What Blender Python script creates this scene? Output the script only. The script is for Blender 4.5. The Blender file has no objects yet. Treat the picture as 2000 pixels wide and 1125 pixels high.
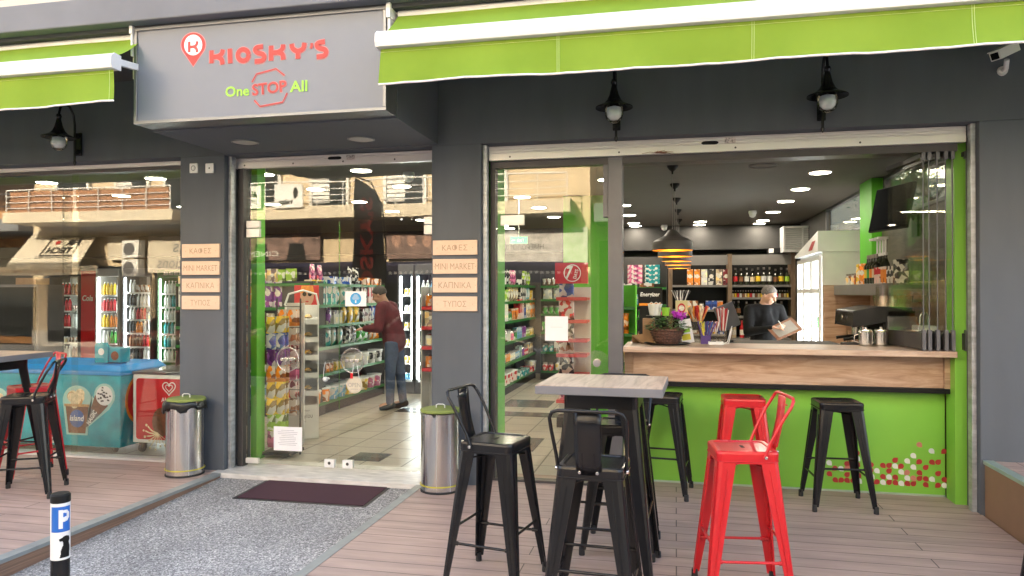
import bpy, bmesh, math, random
from mathutils import Vector, Matrix, noise
R = math.radians
rng = random.Random(7)
S = bpy.context.scene
COL = S.collection
# ---------------------------------------------------------------- camera
CAM_D, CAM_H, YAW, FPX = 5.77, 1.55, R(12.5), 1444.0
cd = bpy.data.cameras.new("camera")
cam = bpy.data.objects.new("camera", cd); COL.objects.link(cam)
cd.sensor_width = 36; cd.lens = 36 * FPX / 2000; cd.clip_start = 0.05; cd.clip_end = 600
cam.location = (0, -CAM_D, CAM_H)
cam.rotation_euler = (R(90.4), 0, YAW)
S.camera = cam
# ---------------------------------------------------------------- sky, sun, exposure
W = bpy.data.worlds.new("World"); S.world = W; W.use_nodes = True
SUN_EL, SUN_AZ = R(25), R(-14)
wn = W.node_tree.nodes; sky = wn.new('ShaderNodeTexSky')
sky.sky_type = 'NISHITA'; sky.sun_disc = False; sky.sun_elevation = SUN_EL; sky.sun_rotation = SUN_AZ
sky.dust_density = 3.0; sky.ozone_density = 0.6
hz_ = wn.new('ShaderNodeHueSaturation'); hz_.inputs['Saturation'].default_value = 0.8      # a milky, hazy sky
W.node_tree.links.new(sky.outputs[0], hz_.inputs['Color']); W.node_tree.links.new(hz_.outputs[0], wn['Background'].inputs[0])
wn['Background'].inputs[1].default_value = 0.15
sl = bpy.data.lights.new("sun", 'SUN'); sl.energy = 3.8; sl.angle = R(0.5); sl.color = (1, 0.93, 0.82)
sun = bpy.data.objects.new("sun", sl); COL.objects.link(sun)
sv = Vector((math.sin(SUN_AZ) * math.cos(SUN_EL), math.cos(SUN_AZ) * math.cos(SUN_EL), math.sin(SUN_EL)))
sun.rotation_euler = (-sv).to_track_quat('-Z', 'Y').to_euler()
S.view_settings.view_transform = 'Standard'; S.view_settings.look = 'None'
S.view_settings.exposure = 3.12; S.view_settings.gamma = 1
S.render.engine = 'CYCLES'
cy = S.cycles
cy.use_denoising = True; cy.max_bounces = 8; cy.diffuse_bounces = 3; cy.glossy_bounces = 3
cy.transparent_max_bounces = 24; cy.transmission_bounces = 4
cy.sample_clamp_indirect = 6; cy.caustics_reflective = False; cy.caustics_refractive = False
try: cy.denoiser = 'OPENIMAGEDENOISE'
except Exception: pass

# where a ray of the photograph meets a plane of the place (used only to read real positions off it)
def tY(u, Y): return (Y + CAM_D) / (math.cos(YAW) + (u - 1000) / FPX * math.sin(YAW))
def PX(u, Y): return tY(u, Y) * (-math.sin(YAW) + (u - 1000) / FPX * math.cos(YAW))
def PZ(u, v, Y): return CAM_H + (572 - v) / FPX * tY(u, Y)
def ceil_pt(u, v, z=2.75):
    t = (CAM_H - z) * FPX / (v - 572)
    return (t * (-math.sin(YAW) + (u - 1000) / FPX * math.cos(YAW)), t * (math.cos(YAW) + (u - 1000) / FPX * math.sin(YAW)) - CAM_D)

# ---------------------------------------------------------------- materials
MATS = {}
def _new(name):
    m = bpy.data.materials.new(name); m.use_nodes = True
    return m, m.node_tree, m.node_tree.nodes['Principled BSDF']
def N(nt, t, **kw):
    n = nt.nodes.new(t)
    for k, v in kw.items(): setattr(n, k, v)
    return n
def mat(name, col, rough=0.5, metal=0.0, var=0.12, scale=6.0, bump=0.0, bscale=60.0, emit=0.0, spec=0.5, coat=0.0, stretch=(1, 1, 1), alpha=1.0, rvar=0.0):
    if name in MATS: return MATS[name]
    m, nt, b = _new(name)
    c = tuple(col) + (1,)
    tc = N(nt, 'ShaderNodeTexCoord'); mp = N(nt, 'ShaderNodeMapping'); mp.inputs['Scale'].default_value = stretch
    nt.links.new(tc.outputs['Object'], mp.inputs[0])
    nz = N(nt, 'ShaderNodeTexNoise'); nz.inputs['Scale'].default_value = scale; nz.inputs['Detail'].default_value = 5
    nt.links.new(mp.outputs[0], nz.inputs['Vector'])
    if var:
        mx = N(nt, 'ShaderNodeMix', data_type='RGBA')
        mx.inputs['A'].default_value = tuple(max(0, x * (1 - var)) for x in col) + (1,)
        mx.inputs['B'].default_value = tuple(min(1, x * (1 + var)) for x in col) + (1,)
        rm = N(nt, 'ShaderNodeMapRange'); rm.inputs[1].default_value = 0.3; rm.inputs[2].default_value = 0.7
        nt.links.new(nz.outputs[0], rm.inputs[0]); nt.links.new(rm.outputs[0], mx.inputs['Factor'])
        nt.links.new(mx.outputs['Result'], b.inputs['Base Color'])
    else: b.inputs['Base Color'].default_value = c
    if rvar:
        rr = N(nt, 'ShaderNodeMapRange'); rr.inputs[1].default_value = 0.3; rr.inputs[2].default_value = 0.7
        rr.inputs[3].default_value = max(0.02, rough - rvar); rr.inputs[4].default_value = rough + rvar
        nt.links.new(nz.outputs[0], rr.inputs[0]); nt.links.new(rr.outputs[0], b.inputs['Roughness'])
    else: b.inputs['Roughness'].default_value = rough
    b.inputs['Metallic'].default_value = metal
    b.inputs['Specular IOR Level'].default_value = spec; b.inputs['Coat Weight'].default_value = coat
    b.inputs['Coat Roughness'].default_value = 0.08
    if bump:
        n2 = N(nt, 'ShaderNodeTexNoise'); n2.inputs['Scale'].default_value = bscale; n2.inputs['Detail'].default_value = 4
        nt.links.new(mp.outputs[0], n2.inputs['Vector'])
        bp = N(nt, 'ShaderNodeBump'); bp.inputs['Strength'].default_value = bump; bp.inputs['Distance'].default_value = 0.004
        nt.links.new(n2.outputs[0], bp.inputs['Height']); nt.links.new(bp.outputs[0], b.inputs['Normal'])
    if emit:
        b.inputs['Emission Color'].default_value = c; b.inputs['Emission Strength'].default_value = emit
    MATS[name] = m; return m
def lamp_mat(name, col, strength):
    m, nt, b = _new(name); nt.nodes.remove(b)
    e = N(nt, 'ShaderNodeEmission'); e.inputs[0].default_value = tuple(col) + (1,); e.inputs[1].default_value = strength
    nt.links.new(e.outputs[0], nt.nodes['Material Output'].inputs[0]); MATS[name] = m; return m
def glass_mat(name, tint=(0.93, 0.96, 0.94), base=0.08, gain=1.0, rough=0.0):
    m, nt, b = _new(name); nt.nodes.remove(b)
    tr = N(nt, 'ShaderNodeBsdfTransparent'); tr.inputs[0].default_value = tuple(tint) + (1,)
    gl = N(nt, 'ShaderNodeBsdfGlossy'); gl.inputs['Roughness'].default_value = rough; gl.inputs['Color'].default_value = (1, 0.91, 0.76, 1)
    fr = N(nt, 'ShaderNodeFresnel'); fr.inputs[0].default_value = 1.5
    geo = N(nt, 'ShaderNodeNewGeometry')      # a thin pane: the same reflectance from both of its sides
    bf = N(nt, 'ShaderNodeMath', operation='MULTIPLY'); bf.inputs[1].default_value = 0.0
    lw = N(nt, 'ShaderNodeLayerWeight'); lw.inputs[0].default_value = 0.18
    ma = N(nt, 'ShaderNodeMath', operation='MULTIPLY_ADD'); ma.inputs[1].default_value = gain; ma.inputs[2].default_value = base
    nt.links.new(lw.outputs[0], ma.inputs[0]); ma.use_clamp = True
    # waviness of float glass
    tc = N(nt, 'ShaderNodeTexCoord'); nz = N(nt, 'ShaderNodeTexNoise'); nz.inputs['Scale'].default_value = 1.3; nz.inputs['Detail'].default_value = 1
    nt.links.new(tc.outputs['Object'], nz.inputs['Vector'])
    bp = N(nt, 'ShaderNodeBump'); bp.inputs['Strength'].default_value = 0.05; bp.inputs['Distance'].default_value = 0.02
    nt.links.new(nz.outputs[0], bp.inputs['Height']); nt.links.new(bp.outputs[0], gl.inputs['Normal'])
    mx = N(nt, 'ShaderNodeMixShader')
    nt.links.new(ma.outputs[0], mx.inputs[0]); nt.links.new(tr.outputs[0], mx.inputs[1]); nt.links.new(gl.outputs[0], mx.inputs[2])
    nt.links.new(mx.outputs[0], nt.nodes['Material Output'].inputs[0]); MATS[name] = m; return m
def ramp(nt, stops, interp='LINEAR'):
    r = N(nt, 'ShaderNodeValToRGB'); r.color_ramp.interpolation = interp
    el = r.color_ramp.elements
    while len(el) > 1: el.remove(el[-1])
    el[0].position = stops[0][0]; el[0].color = tuple(stops[0][1]) + (1,)
    for p, c in stops[1:]:
        e = el.new(p); e.color = tuple(c) + (1,)
    return r
def wood_mat(name, dark, mid, light, axis=0, scale=3.0, rough=0.45):
    m, nt, b = _new(name)
    tc = N(nt, 'ShaderNodeTexCoord'); mp = N(nt, 'ShaderNodeMapping')
    sc = [9, 9, 9]; sc[axis] = 0.9
    mp.inputs['Scale'].default_value = sc
    nt.links.new(tc.outputs['Object'], mp.inputs[0])
    nz = N(nt, 'ShaderNodeTexNoise'); nz.inputs['Scale'].default_value = scale; nz.inputs['Detail'].default_value = 8
    nz.inputs['Distortion'].default_value = 1.2; nz.inputs['Roughness'].default_value = 0.6
    nt.links.new(mp.outputs[0], nz.inputs['Vector'])
    r = ramp(nt, [(0.28, dark), (0.45, mid), (0.6, light), (0.75, mid)])
    nt.links.new(nz.outputs[0], r.inputs[0]); nt.links.new(r.outputs[0], b.inputs['Base Color'])
    bp = N(nt, 'ShaderNodeBump'); bp.inputs['Strength'].default_value = 0.25; bp.inputs['Distance'].default_value = 0.002
    nt.links.new(nz.outputs[0], bp.inputs['Height']); nt.links.new(bp.outputs[0], b.inputs['Normal'])
    b.inputs['Roughness'].default_value = rough; MATS[name] = m; return m
def brick_mat(name, c1, c2, mortar, bw, bh, ms, offset=0.5, rough=0.5, var=0.25, nscale=4.0, coat=0.0, bumpy=0.5, bias=0.0, nstretch=(1, 1, 1), spec=0.5):
    m, nt, b = _new(name)
    tc = N(nt, 'ShaderNodeTexCoord')
    br = N(nt, 'ShaderNodeTexBrick', offset=offset)
    br.inputs['Color1'].default_value = tuple(c1) + (1,); br.inputs['Color2'].default_value = tuple(c2) + (1,); br.inputs['Mortar'].default_value = tuple(mortar) + (1,)
    br.inputs['Scale'].default_value = 1; br.inputs['Mortar Size'].default_value = ms; br.inputs['Mortar Smooth'].default_value = 0.1
    br.inputs['Brick Width'].default_value = bw; br.inputs['Row Height'].default_value = bh; br.inputs['Bias'].default_value = bias
    nt.links.new(tc.outputs['Object'], br.inputs['Vector'])
    mp = N(nt, 'ShaderNodeMapping'); mp.inputs['Scale'].default_value = nstretch
    nt.links.new(tc.outputs['Object'], mp.inputs[0])
    nz = N(nt, 'ShaderNodeTexNoise'); nz.inputs['Scale'].default_value = nscale; nz.inputs['Detail'].default_value = 7; nz.inputs['Roughness'].default_value = 0.65
    nt.links.new(mp.outputs[0], nz.inputs['Vector'])
    mr = N(nt, 'ShaderNodeMapRange'); mr.inputs[1].default_value = 0.25; mr.inputs[2].default_value = 0.75; mr.inputs[3].default_value = 1 - var; mr.inputs[4].default_value = 1 + var
    nt.links.new(nz.outputs[0], mr.inputs[0])
    mx = N(nt, 'ShaderNodeMix', data_type='RGBA', blend_type='MULTIPLY'); mx.inputs['Factor'].default_value = 1
    nt.links.new(br.outputs['Color'], mx.inputs['A']); nt.links.new(mr.outputs[0], mx.inputs['B'])
    nt.links.new(mx.outputs['Result'], b.inputs['Base Color'])
    b.inputs['Roughness'].default_value = rough; b.inputs['Coat Weight'].default_value = coat; b.inputs['Coat Roughness'].default_value = 0.15
    b.inputs['Specular IOR Level'].default_value = spec
    inv = N(nt, 'ShaderNodeMath', operation='MULTIPLY_ADD'); inv.inputs[1].default_value = -1; inv.inputs[2].default_value = 1
    nt.links.new(br.outputs['Fac'], inv.inputs[0])
    ad = N(nt, 'ShaderNodeMath', operation='MULTIPLY_ADD'); ad.inputs[1].default_value = 0.15
    nt.links.new(nz.outputs[0], ad.inputs[0]); nt.links.new(inv.outputs[0], ad.inputs[2])
    bp = N(nt, 'ShaderNodeBump'); bp.inputs['Strength'].default_value = bumpy; bp.inputs['Distance'].default_value = 0.004
    nt.links.new(ad.outputs[0], bp.inputs['Height']); nt.links.new(bp.outputs[0], b.inputs['Normal'])
    MATS[name] = m; return m
def pack_mat(name, scale=18.0, rough=0.35, mode=0):
    """printed packaging: the object's own colour with blocks of lighter, darker and white print"""
    m, nt, b = _new(name)
    oi = N(nt, 'ShaderNodeObjectInfo'); tc = N(nt, 'ShaderNodeTexCoord')
    vm = N(nt, 'ShaderNodeVectorMath', operation='ADD')
    cmb = N(nt, 'ShaderNodeCombineXYZ'); mu = N(nt, 'ShaderNodeMath', operation='MULTIPLY'); mu.inputs[1].default_value = 37.0
    # the print depends on the colour, so equal products look equal
    sep = N(nt, 'ShaderNodeSeparateColor'); nt.links.new(oi.outputs['Color'], sep.inputs[0])
    ad = N(nt, 'ShaderNodeMath', operation='MULTIPLY_ADD'); ad.inputs[1].default_value = 3.1
    nt.links.new(sep.outputs[0], ad.inputs[0]); nt.links.new(sep.outputs[2], ad.inputs[2])
    nt.links.new(ad.outputs[0], mu.inputs[0]); nt.links.new(mu.outputs[0], cmb.inputs[0]); nt.links.new(sep.outputs[1], cmb.inputs[1])
    nt.links.new(tc.outputs['Object'], vm.inputs[0]); nt.links.new(cmb.outputs[0], vm.inputs[1])
    vo = N(nt, 'ShaderNodeTexVoronoi'); vo.inputs['Scale'].default_value = scale
    if mode: vo.distance = 'CHEBYCHEV'
    nt.links.new(vm.outputs[0], vo.inputs['Vector'])
    s2 = N(nt, 'ShaderNodeSeparateColor'); nt.links.new(vo.outputs['Color'], s2.inputs[0])
    r1 = ramp(nt, [(0, (0, 0, 0)), (0.62, (1, 1, 1))], 'CONSTANT')     # white print
    nt.links.new(s2.outputs[0], r1.inputs[0])
    r2 = ramp(nt, [(0, (1, 1, 1)), (0.4, (0.35, 0.3, 0.4)), (0.6, (1.5, 1.3, 0.8)), (0.8, (0.8, 0.8, 0.8))], 'CONSTANT')
    nt.links.new(s2.outputs[1], r2.inputs[0])
    mm = N(nt, 'ShaderNodeMix', data_type='RGBA', blend_type='MULTIPLY'); mm.inputs['Factor'].default_value = 1
    nt.links.new(oi.outputs['Color'], mm.inputs['A']); nt.links.new(r2.outputs[0], mm.inputs['B'])
    mw = N(nt, 'ShaderNodeMix', data_type='RGBA'); mw.inputs['B'].default_value = (0.75, 0.72, 0.66, 1)
    nt.links.new(mm.outputs['Result'], mw.inputs['A'])
    f = N(nt, 'ShaderNodeMath', operation='MULTIPLY'); f.inputs[1].default_value = 0.75
    nt.links.new(r1.outputs[0], f.inputs[0]); nt.links.new(f.outputs[0], mw.inputs['Factor'])
    nt.links.new(mw.outputs['Result'], b.inputs['Base Color'])
    nz = N(nt, 'ShaderNodeTexNoise'); nz.inputs['Scale'].default_value = 22; nt.links.new(tc.outputs['Object'], nz.inputs['Vector'])
    bp = N(nt, 'ShaderNodeBump'); bp.inputs['Strength'].default_value = 0.5; bp.inputs['Distance'].default_value = 0.01
    nt.links.new(nz.outputs[0], bp.inputs['Height']); nt.links.new(bp.outputs[0], b.inputs['Normal'])
    b.inputs['Roughness'].default_value = rough; MATS[name] = m; return m
def ocol_mat(name, rough=0.15, k=1.0, trans=0.0):
    m, nt, b = _new(name); oi = N(nt, 'ShaderNodeObjectInfo')
    mm = N(nt, 'ShaderNodeMix', data_type='RGBA', blend_type='MULTIPLY'); mm.inputs['Factor'].default_value = 1; mm.inputs['B'].default_value = (k, k, k, 1)
    nt.links.new(oi.outputs['Color'], mm.inputs['A']); nt.links.new(mm.outputs['Result'], b.inputs['Base Color'])
    b.inputs['Roughness'].default_value = rough; MATS[name] = m; return m

M = dict(
 wall=mat('grey_render', (0.092, 0.104, 0.122), 0.74, var=0.13, scale=2.2, bump=0.15, bscale=240, stretch=(2.2, 2.2, .5), rvar=.08),
 dark=mat('dark_inner_wall', (0.035, 0.034, 0.033), 0.8, var=0.08),
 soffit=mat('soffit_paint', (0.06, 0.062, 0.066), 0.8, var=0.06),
 slab=mat('balcony_paint', (0.16, 0.17, 0.19), 0.7, var=0.1, scale=2, bump=0.1),
 green=mat('green_paint', (0.22, 0.53, 0.06), 0.42, var=0.04, scale=2),
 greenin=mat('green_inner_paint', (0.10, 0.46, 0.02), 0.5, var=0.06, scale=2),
 awn=None,
 white=mat('white_metal', (0.78, 0.78, 0.77), 0.35, var=0.03),
 whitep=mat('white_plastic', (0.72, 0.72, 0.70), 0.4, var=0.05),
 paper=mat('paper', (0.8, 0.8, 0.82), 0.6, var=0.03),
 alu=mat('aluminium_rail', (0.70, 0.68, 0.65), 0.35, metal=0.35, var=0.04, scale=5, stretch=(0.3, 6, 6), rvar=0.04),
 steel=mat('brushed_steel', (0.62, 0.61, 0.60), 0.24, metal=1.0, var=0.05, scale=10, stretch=(5, 5, 0.02), rvar=0.05),
 galv=mat('galvanised_steel', (0.5, 0.52, 0.54), 0.45, metal=0.7, var=0.25, scale=9, stretch=(1, 1, 3)),
 black=mat('black_metal', (0.012, 0.012, 0.013), 0.22, var=0.05, scale=9, rvar=0.02, coat=0.06, spec=0.3),
 blackm=mat('matt_black', (0.010, 0.010, 0.010), 0.55, var=0.15, spec=0.2),
 frame=mat('anthracite_frame', (0.06, 0.055, 0.055), 0.4, var=0.08, metal=0.3),
 framel=mat('frame_grey', (0.13, 0.13, 0.14), 0.4, var=0.08, metal=0.4),
 red=mat('red_gloss_metal', (0.56, 0.012, 0.018), 0.3, var=0.05, coat=0.15, rvar=0.03),
 plaque=mat('plaque_wood', (0.72, 0.52, 0.38), 0.5, var=0.06, scale=30, stretch=(1, 1, 6)),
 plaquet=mat('plaque_engraving', (0.40, 0.27, 0.18), 0.6, var=0.1),
 signf=mat('sign_face', (0.15, 0.175, 0.22), 0.32, var=0.03, scale=1.5),
 signfr=mat('sign_frame', (0.2, 0.21, 0.22), 0.35, metal=0.6, var=0.05),
 sred=mat('sign_red', (0.42, 0.018, 0.018), 0.4, var=0.03), shalo=mat('sign_halo', (0.50, 0.22, 0.25), 0.4, var=0.02),
 sgreen=mat('sign_green', (0.30, 0.62, 0.05), 0.4, var=0.03), swhite=mat('sign_white', (0.8, 0.8, 0.88), 0.4, var=0.02),
 marble=mat('marble_sill', (0.62, 0.60, 0.57), 0.35, var=0.22, scale=7, stretch=(1, 3, 3)),
 mattx=mat('doormat_carpet', (0.055, 0.018, 0.03), 0.95, var=0.35, scale=160, bump=0.9, bscale=300),
 rubber=mat('black_rubber', (0.015, 0.015, 0.016), 0.6, var=0.1),
 ceilp=mat('ceiling_paint', (0.10, 0.092, 0.082), 0.75, var=0.04),
 inwall=mat('inner_wall_paint', (0.06, 0.058, 0.056), 0.8, var=0.06),
 shgreen=mat('shelf_green', (0.02, 0.15, 0.025), 0.4, var=0.06),
 shgrey=mat('shelf_grey', (0.16, 0.15, 0.14), 0.5, var=0.08),
 shwhite=mat('shelf_white', (0.6, 0.6, 0.58), 0.5, var=0.04),
 shred=mat('shelf_red', (0.5, 0.02, 0.03), 0.4, var=0.05),
 cardboard=mat('cardboard', (0.42, 0.26, 0.14), 0.8, var=0.1, scale=8),
 skin=mat('skin', (0.52, 0.29, 0.20), 0.5, var=0.08, scale=12),
 hair=mat('grey_hair', (0.13, 0.115, 0.105), 0.8, var=0.4, scale=60, bump=0.6, bscale=200),
 cloth=mat('black_cloth', (0.010, 0.010, 0.011), 0.9, var=0.2, scale=10, bump=0.3, bscale=40, spec=0.12),
 maroon=mat('maroon_cloth', (0.10, 0.012, 0.02), 0.8, var=0.25, scale=10, bump=0.3, bscale=40),
 denim=mat('denim', (0.04, 0.065, 0.13), 0.85, var=0.25, scale=14, bump=0.3, bscale=90),
 bin_green=mat('olive_lid', (0.21, 0.26, 0.06), 0.6, var=0.1), yellow=mat('yellow_plastic', (0.7, 0.6, 0.05), 0.45, var=0.04),
 bag=mat('black_bin_bag', (0.01, 0.01, 0.01), 0.28, var=0.1, bump=0.6, bscale=30),
 turq=mat('turquoise_print', (0.0, 0.31, 0.40), 0.35, var=0.35, scale=5), blue=mat('blue_plastic', (0.0, 0.22, 0.6), 0.35, var=0.1),
 pblue=mat('parking_blue', (0.02, 0.13, 0.5), 0.4, var=0.04), leaf=mat('leaf_green', (0.05, 0.13, 0.03), 0.5, var=0.5, scale=40),
 petal=mat('purple_petal', (0.5, 0.04, 0.5), 0.5, var=0.2, scale=30), wicker=mat('brown_wicker', (0.10, 0.045, 0.03), 0.7, var=0.6, scale=70, bump=0.8, bscale=150),
 cream=mat('cream_render', (0.62, 0.50, 0.34), 0.85, var=0.08, scale=2, bump=0.2), creaml=mat('pale_render', (0.66, 0.58, 0.45), 0.85, var=0.06, scale=2),
 canvas=mat('beige_canvas', (0.62, 0.56, 0.46), 0.85, var=0.06, scale=3), ochre=mat('ochre_wall', (0.5, 0.27, 0.12), 0.85, var=0.12, scale=3),
 reed=mat('reed_screen', (0.34, 0.17, 0.09), 0.9, var=0.4, scale=20, stretch=(8, 8, 0.4)), darkgl=mat('dark_window_glass', (0.02, 0.025, 0.03), 0.08, var=0.1),
 navy=mat('navy_canvas', (0.02, 0.02, 0.06), 0.8, var=0.1), sepia=mat('dark_sepia_print', (0.16, 0.10, 0.085), 0.6, var=0.5, scale=5),
 acr=mat('grey_print', (0.5, 0.48, 0.46), 0.5, var=0.3, scale=6), petred=mat('sticker_red', (0.42, 0.03, 0.03), 0.5, var=0.05),
 petwhite=mat('sticker_white', (0.75, 0.78, 0.74), 0.5, var=0.03), petpink=mat('sticker_pink', (0.55, 0.2, 0.15), 0.5, var=0.05),
 gold=mat('gold_lining', (0.9, 0.5, 0.08), 0.3, metal=0.8, var=0.08), shade=mat('brown_lamp_shade', (0.085, 0.075, 0.07), 0.5, var=0.1),
 orange=mat('orange_print', (0.75, 0.25, 0.02), 0.4, var=0.2, scale=20), brown=mat('brown_print', (0.16, 0.06, 0.025), 0.5, var=0.3, scale=30),
 creamy=mat('cream_print', (0.75, 0.6, 0.38), 0.5, var=0.3, scale=40), print_blue=mat('blue_print', (0.03, 0.10, 0.35), 0.4, var=0.1),
 ricebeige=mat('beige_box', (0.55, 0.48, 0.25), 0.5, var=0.05), exitg=mat('exit_green', (0.02, 0.4, 0.12), 0.4, var=0.03, emit=0.4),
 dwood=wood_mat('dark_cladding', (0.03, 0.022, 0.016), (0.06, 0.045, 0.032), (0.09, 0.068, 0.048), 1),
 post=wood_mat('post_wood', (0.08, 0.05, 0.03), (0.14, 0.09, 0.055), (0.19, 0.13, 0.08), 2),
 wood=wood_mat('counter_wood', (0.22, 0.13, 0.08), (0.40, 0.26, 0.17), (0.52, 0.37, 0.26), 0, 2.6),
 woodt=wood_mat('counter_top_wood', (0.30, 0.20, 0.13), (0.47, 0.33, 0.24), (0.58, 0.44, 0.33), 0, 2.4),
 tablew=wood_mat('table_top_wood', (0.27, 0.185, 0.125), (0.43, 0.315, 0.22), (0.56, 0.43, 0.32), 1, 2.2),
 tedge=mat('table_edge_grey', (0.17, 0.17, 0.185), 0.5, var=0.05),
 deck=brick_mat('composite_decking', (0.46, 0.325, 0.27), (0.40, 0.285, 0.238), (0.10, 0.07, 0.06), 2.3, 0.146, 0.0035, 0.37, 0.55, 0.26, 1.6, nstretch=(1, 7, 1)),
 deckside=mat('decking_side', (0.23, 0.135, 0.09), 0.7, var=0.3, scale=5, stretch=(.6, .6, 30), bump=.5, bscale=8),
 tiles=brick_mat('floor_tiles', (0.46, 0.41, 0.34), (0.42, 0.375, 0.31), (0.07, 0.055, 0.045), 0.40, 0.40, 0.0075, 0.0, 0.28, 0.10, 3.0, coat=0.1, bumpy=0.25),
 pane=glass_mat('shop_glass', (0.95, 0.97, 0.95), base=0.047, gain=0.45), pane2=glass_mat('clear_glass', (0.98, 0.99, 0.98), base=0.012, gain=0.10),
 panew=glass_mat('window_glass', (0.9, 0.95, 0.95), 0.06, 0.7),
 clearp=glass_mat('clear_plastic', (0.97, 0.97, 0.97), 0.10, 0.5, 0.15),
 led=lamp_mat('led_disc', (1.0, 0.88, 0.70), 17.0), ledstrip=lamp_mat('led_strip', (0.93, 0.97, 1.0), 4.0), bulb=lamp_mat('pendant_bulb', (1.0, 0.62, 0.22), 12.0),
 litpanel=lamp_mat('lit_panel', (0.85, 0.93, 1.0), 1.6), screen=mat('dark_screen', (0.01, 0.011, 0.012), 0.6, var=0.05, spec=0.0),
 off=mat('opal_disc_off', (0.5, 0.48, 0.44), 0.5, var=0.02), frost=mat('frosted_globe', (0.75, 0.75, 0.78), 0.25, var=0.03, coat=0.5),
 pack=pack_mat('printed_pack', 26, 0.4), packb=pack_mat('printed_box', 20, 0.5, 1), packf=pack_mat('foil_bag', 22, 0.22),
 ob=ocol_mat('coloured_body', 0.12), obl=ocol_mat('coloured_label', 0.5, 1.0), cap=mat('bottle_cap', (0.25, 0.22, 0.2), 0.35, metal=0.4, var=0.2),
 labw=mat('cream_label', (0.68, 0.64, 0.55), 0.6, var=0.25, scale=60), bglass=mat('dark_bottle_glass', (0.02, 0.022, 0.012), 0.06, var=0.1),
)
def awning_mat():
    m, nt, b = _new('lime_awning_canvas')
    tc = N(nt, 'ShaderNodeTexCoord'); nz = N(nt, 'ShaderNodeTexNoise'); nz.inputs['Scale'].default_value = 2.2; nz.inputs['Detail'].default_value = 6
    nt.links.new(tc.outputs['Object'], nz.inputs['Vector'])
    r = ramp(nt, [(0.3, (0.26, 0.43, 0.035)), (0.7, (0.32, 0.50, 0.05))]); nt.links.new(nz.outputs[0], r.inputs[0])
    nt.links.new(r.outputs[0], b.inputs['Base Color']); b.inputs['Roughness'].default_value = 0.85
    wv = N(nt, 'ShaderNodeTexNoise'); wv.inputs['Scale'].default_value = 240; nt.links.new(tc.outputs['Object'], wv.inputs['Vector'])
    bp = N(nt, 'ShaderNodeBump'); bp.inputs['Strength'].default_value = 0.2; bp.inputs['Distance'].default_value = 0.002
    nt.links.new(wv.outputs[0], bp.inputs['Height']); nt.links.new(bp.outputs[0], b.inputs['Normal'])
    tl = N(nt, 'ShaderNodeBsdfTranslucent'); nt.links.new(r.outputs[0], tl.inputs[0])
    mx = N(nt, 'ShaderNodeMixShader'); mx.inputs[0].default_value = 0.35
    nt.links.new(b.outputs[0], mx.inputs[1]); nt.links.new(tl.outputs[0], mx.inputs[2]); nt.links.new(mx.outputs[0], nt.nodes['Material Output'].inputs[0])
    return m
M['awn'] = awning_mat()
def aggregate_mat():
    m, nt, b = _new('washed_aggregate')
    tc = N(nt, 'ShaderNodeTexCoord')
    vo = N(nt, 'ShaderNodeTexVoronoi'); vo.inputs['Scale'].default_value = 120; nt.links.new(tc.outputs['Object'], vo.inputs['Vector'])
    sp = N(nt, 'ShaderNodeSeparateColor'); nt.links.new(vo.outputs['Color'], sp.inputs[0])
    r = ramp(nt, [(0, (0.15, 0.145, 0.145)), (0.25, (0.27, 0.265, 0.265)), (0.6, (0.37, 0.36, 0.35)), (0.85, (0.5, 0.49, 0.47)), (0.95, (0.66, 0.65, 0.62))], 'CONSTANT')
    nt.links.new(sp.outputs[0], r.inputs[0])
    nz = N(nt, 'ShaderNodeTexNoise'); nz.inputs['Scale'].default_value = 1.5; nz.inputs['Detail'].default_value = 6; nt.links.new(tc.outputs['Object'], nz.inputs['Vector'])
    mr = N(nt, 'ShaderNodeMapRange'); mr.inputs[1].default_value = 0.3; mr.inputs[2].default_value = 0.7; mr.inputs[3].default_value = 0.75; mr.inputs[4].default_value = 1.2
    nt.links.new(nz.outputs[0], mr.inputs[0])
    mx = N(nt, 'ShaderNodeMix', data_type='RGBA', blend_type='MULTIPLY'); mx.inputs['Factor'].default_value = 1
    nt.links.new(r.outputs[0], mx.inputs['A']); nt.links.new(mr.outputs[0], mx.inputs['B']); nt.links.new(mx.outputs['Result'], b.inputs['Base Color'])
    b.inputs['Roughness'].default_value = 0.75
    bp = N(nt, 'ShaderNodeBump'); bp.inputs['Strength'].default_value = 0.5; bp.inputs['Distance'].default_value = 0.004
    nt.links.new(vo.outputs['Distance'], bp.inputs['Height']); nt.links.new(bp.outputs[0], b.inputs['Normal'])
    return m
M['agg'] = aggregate_mat()
M['asph'] = mat('asphalt', (0.055, 0.055, 0.057), 0.85, var=0.35, scale=60, bump=0.5, bscale=150)

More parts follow.
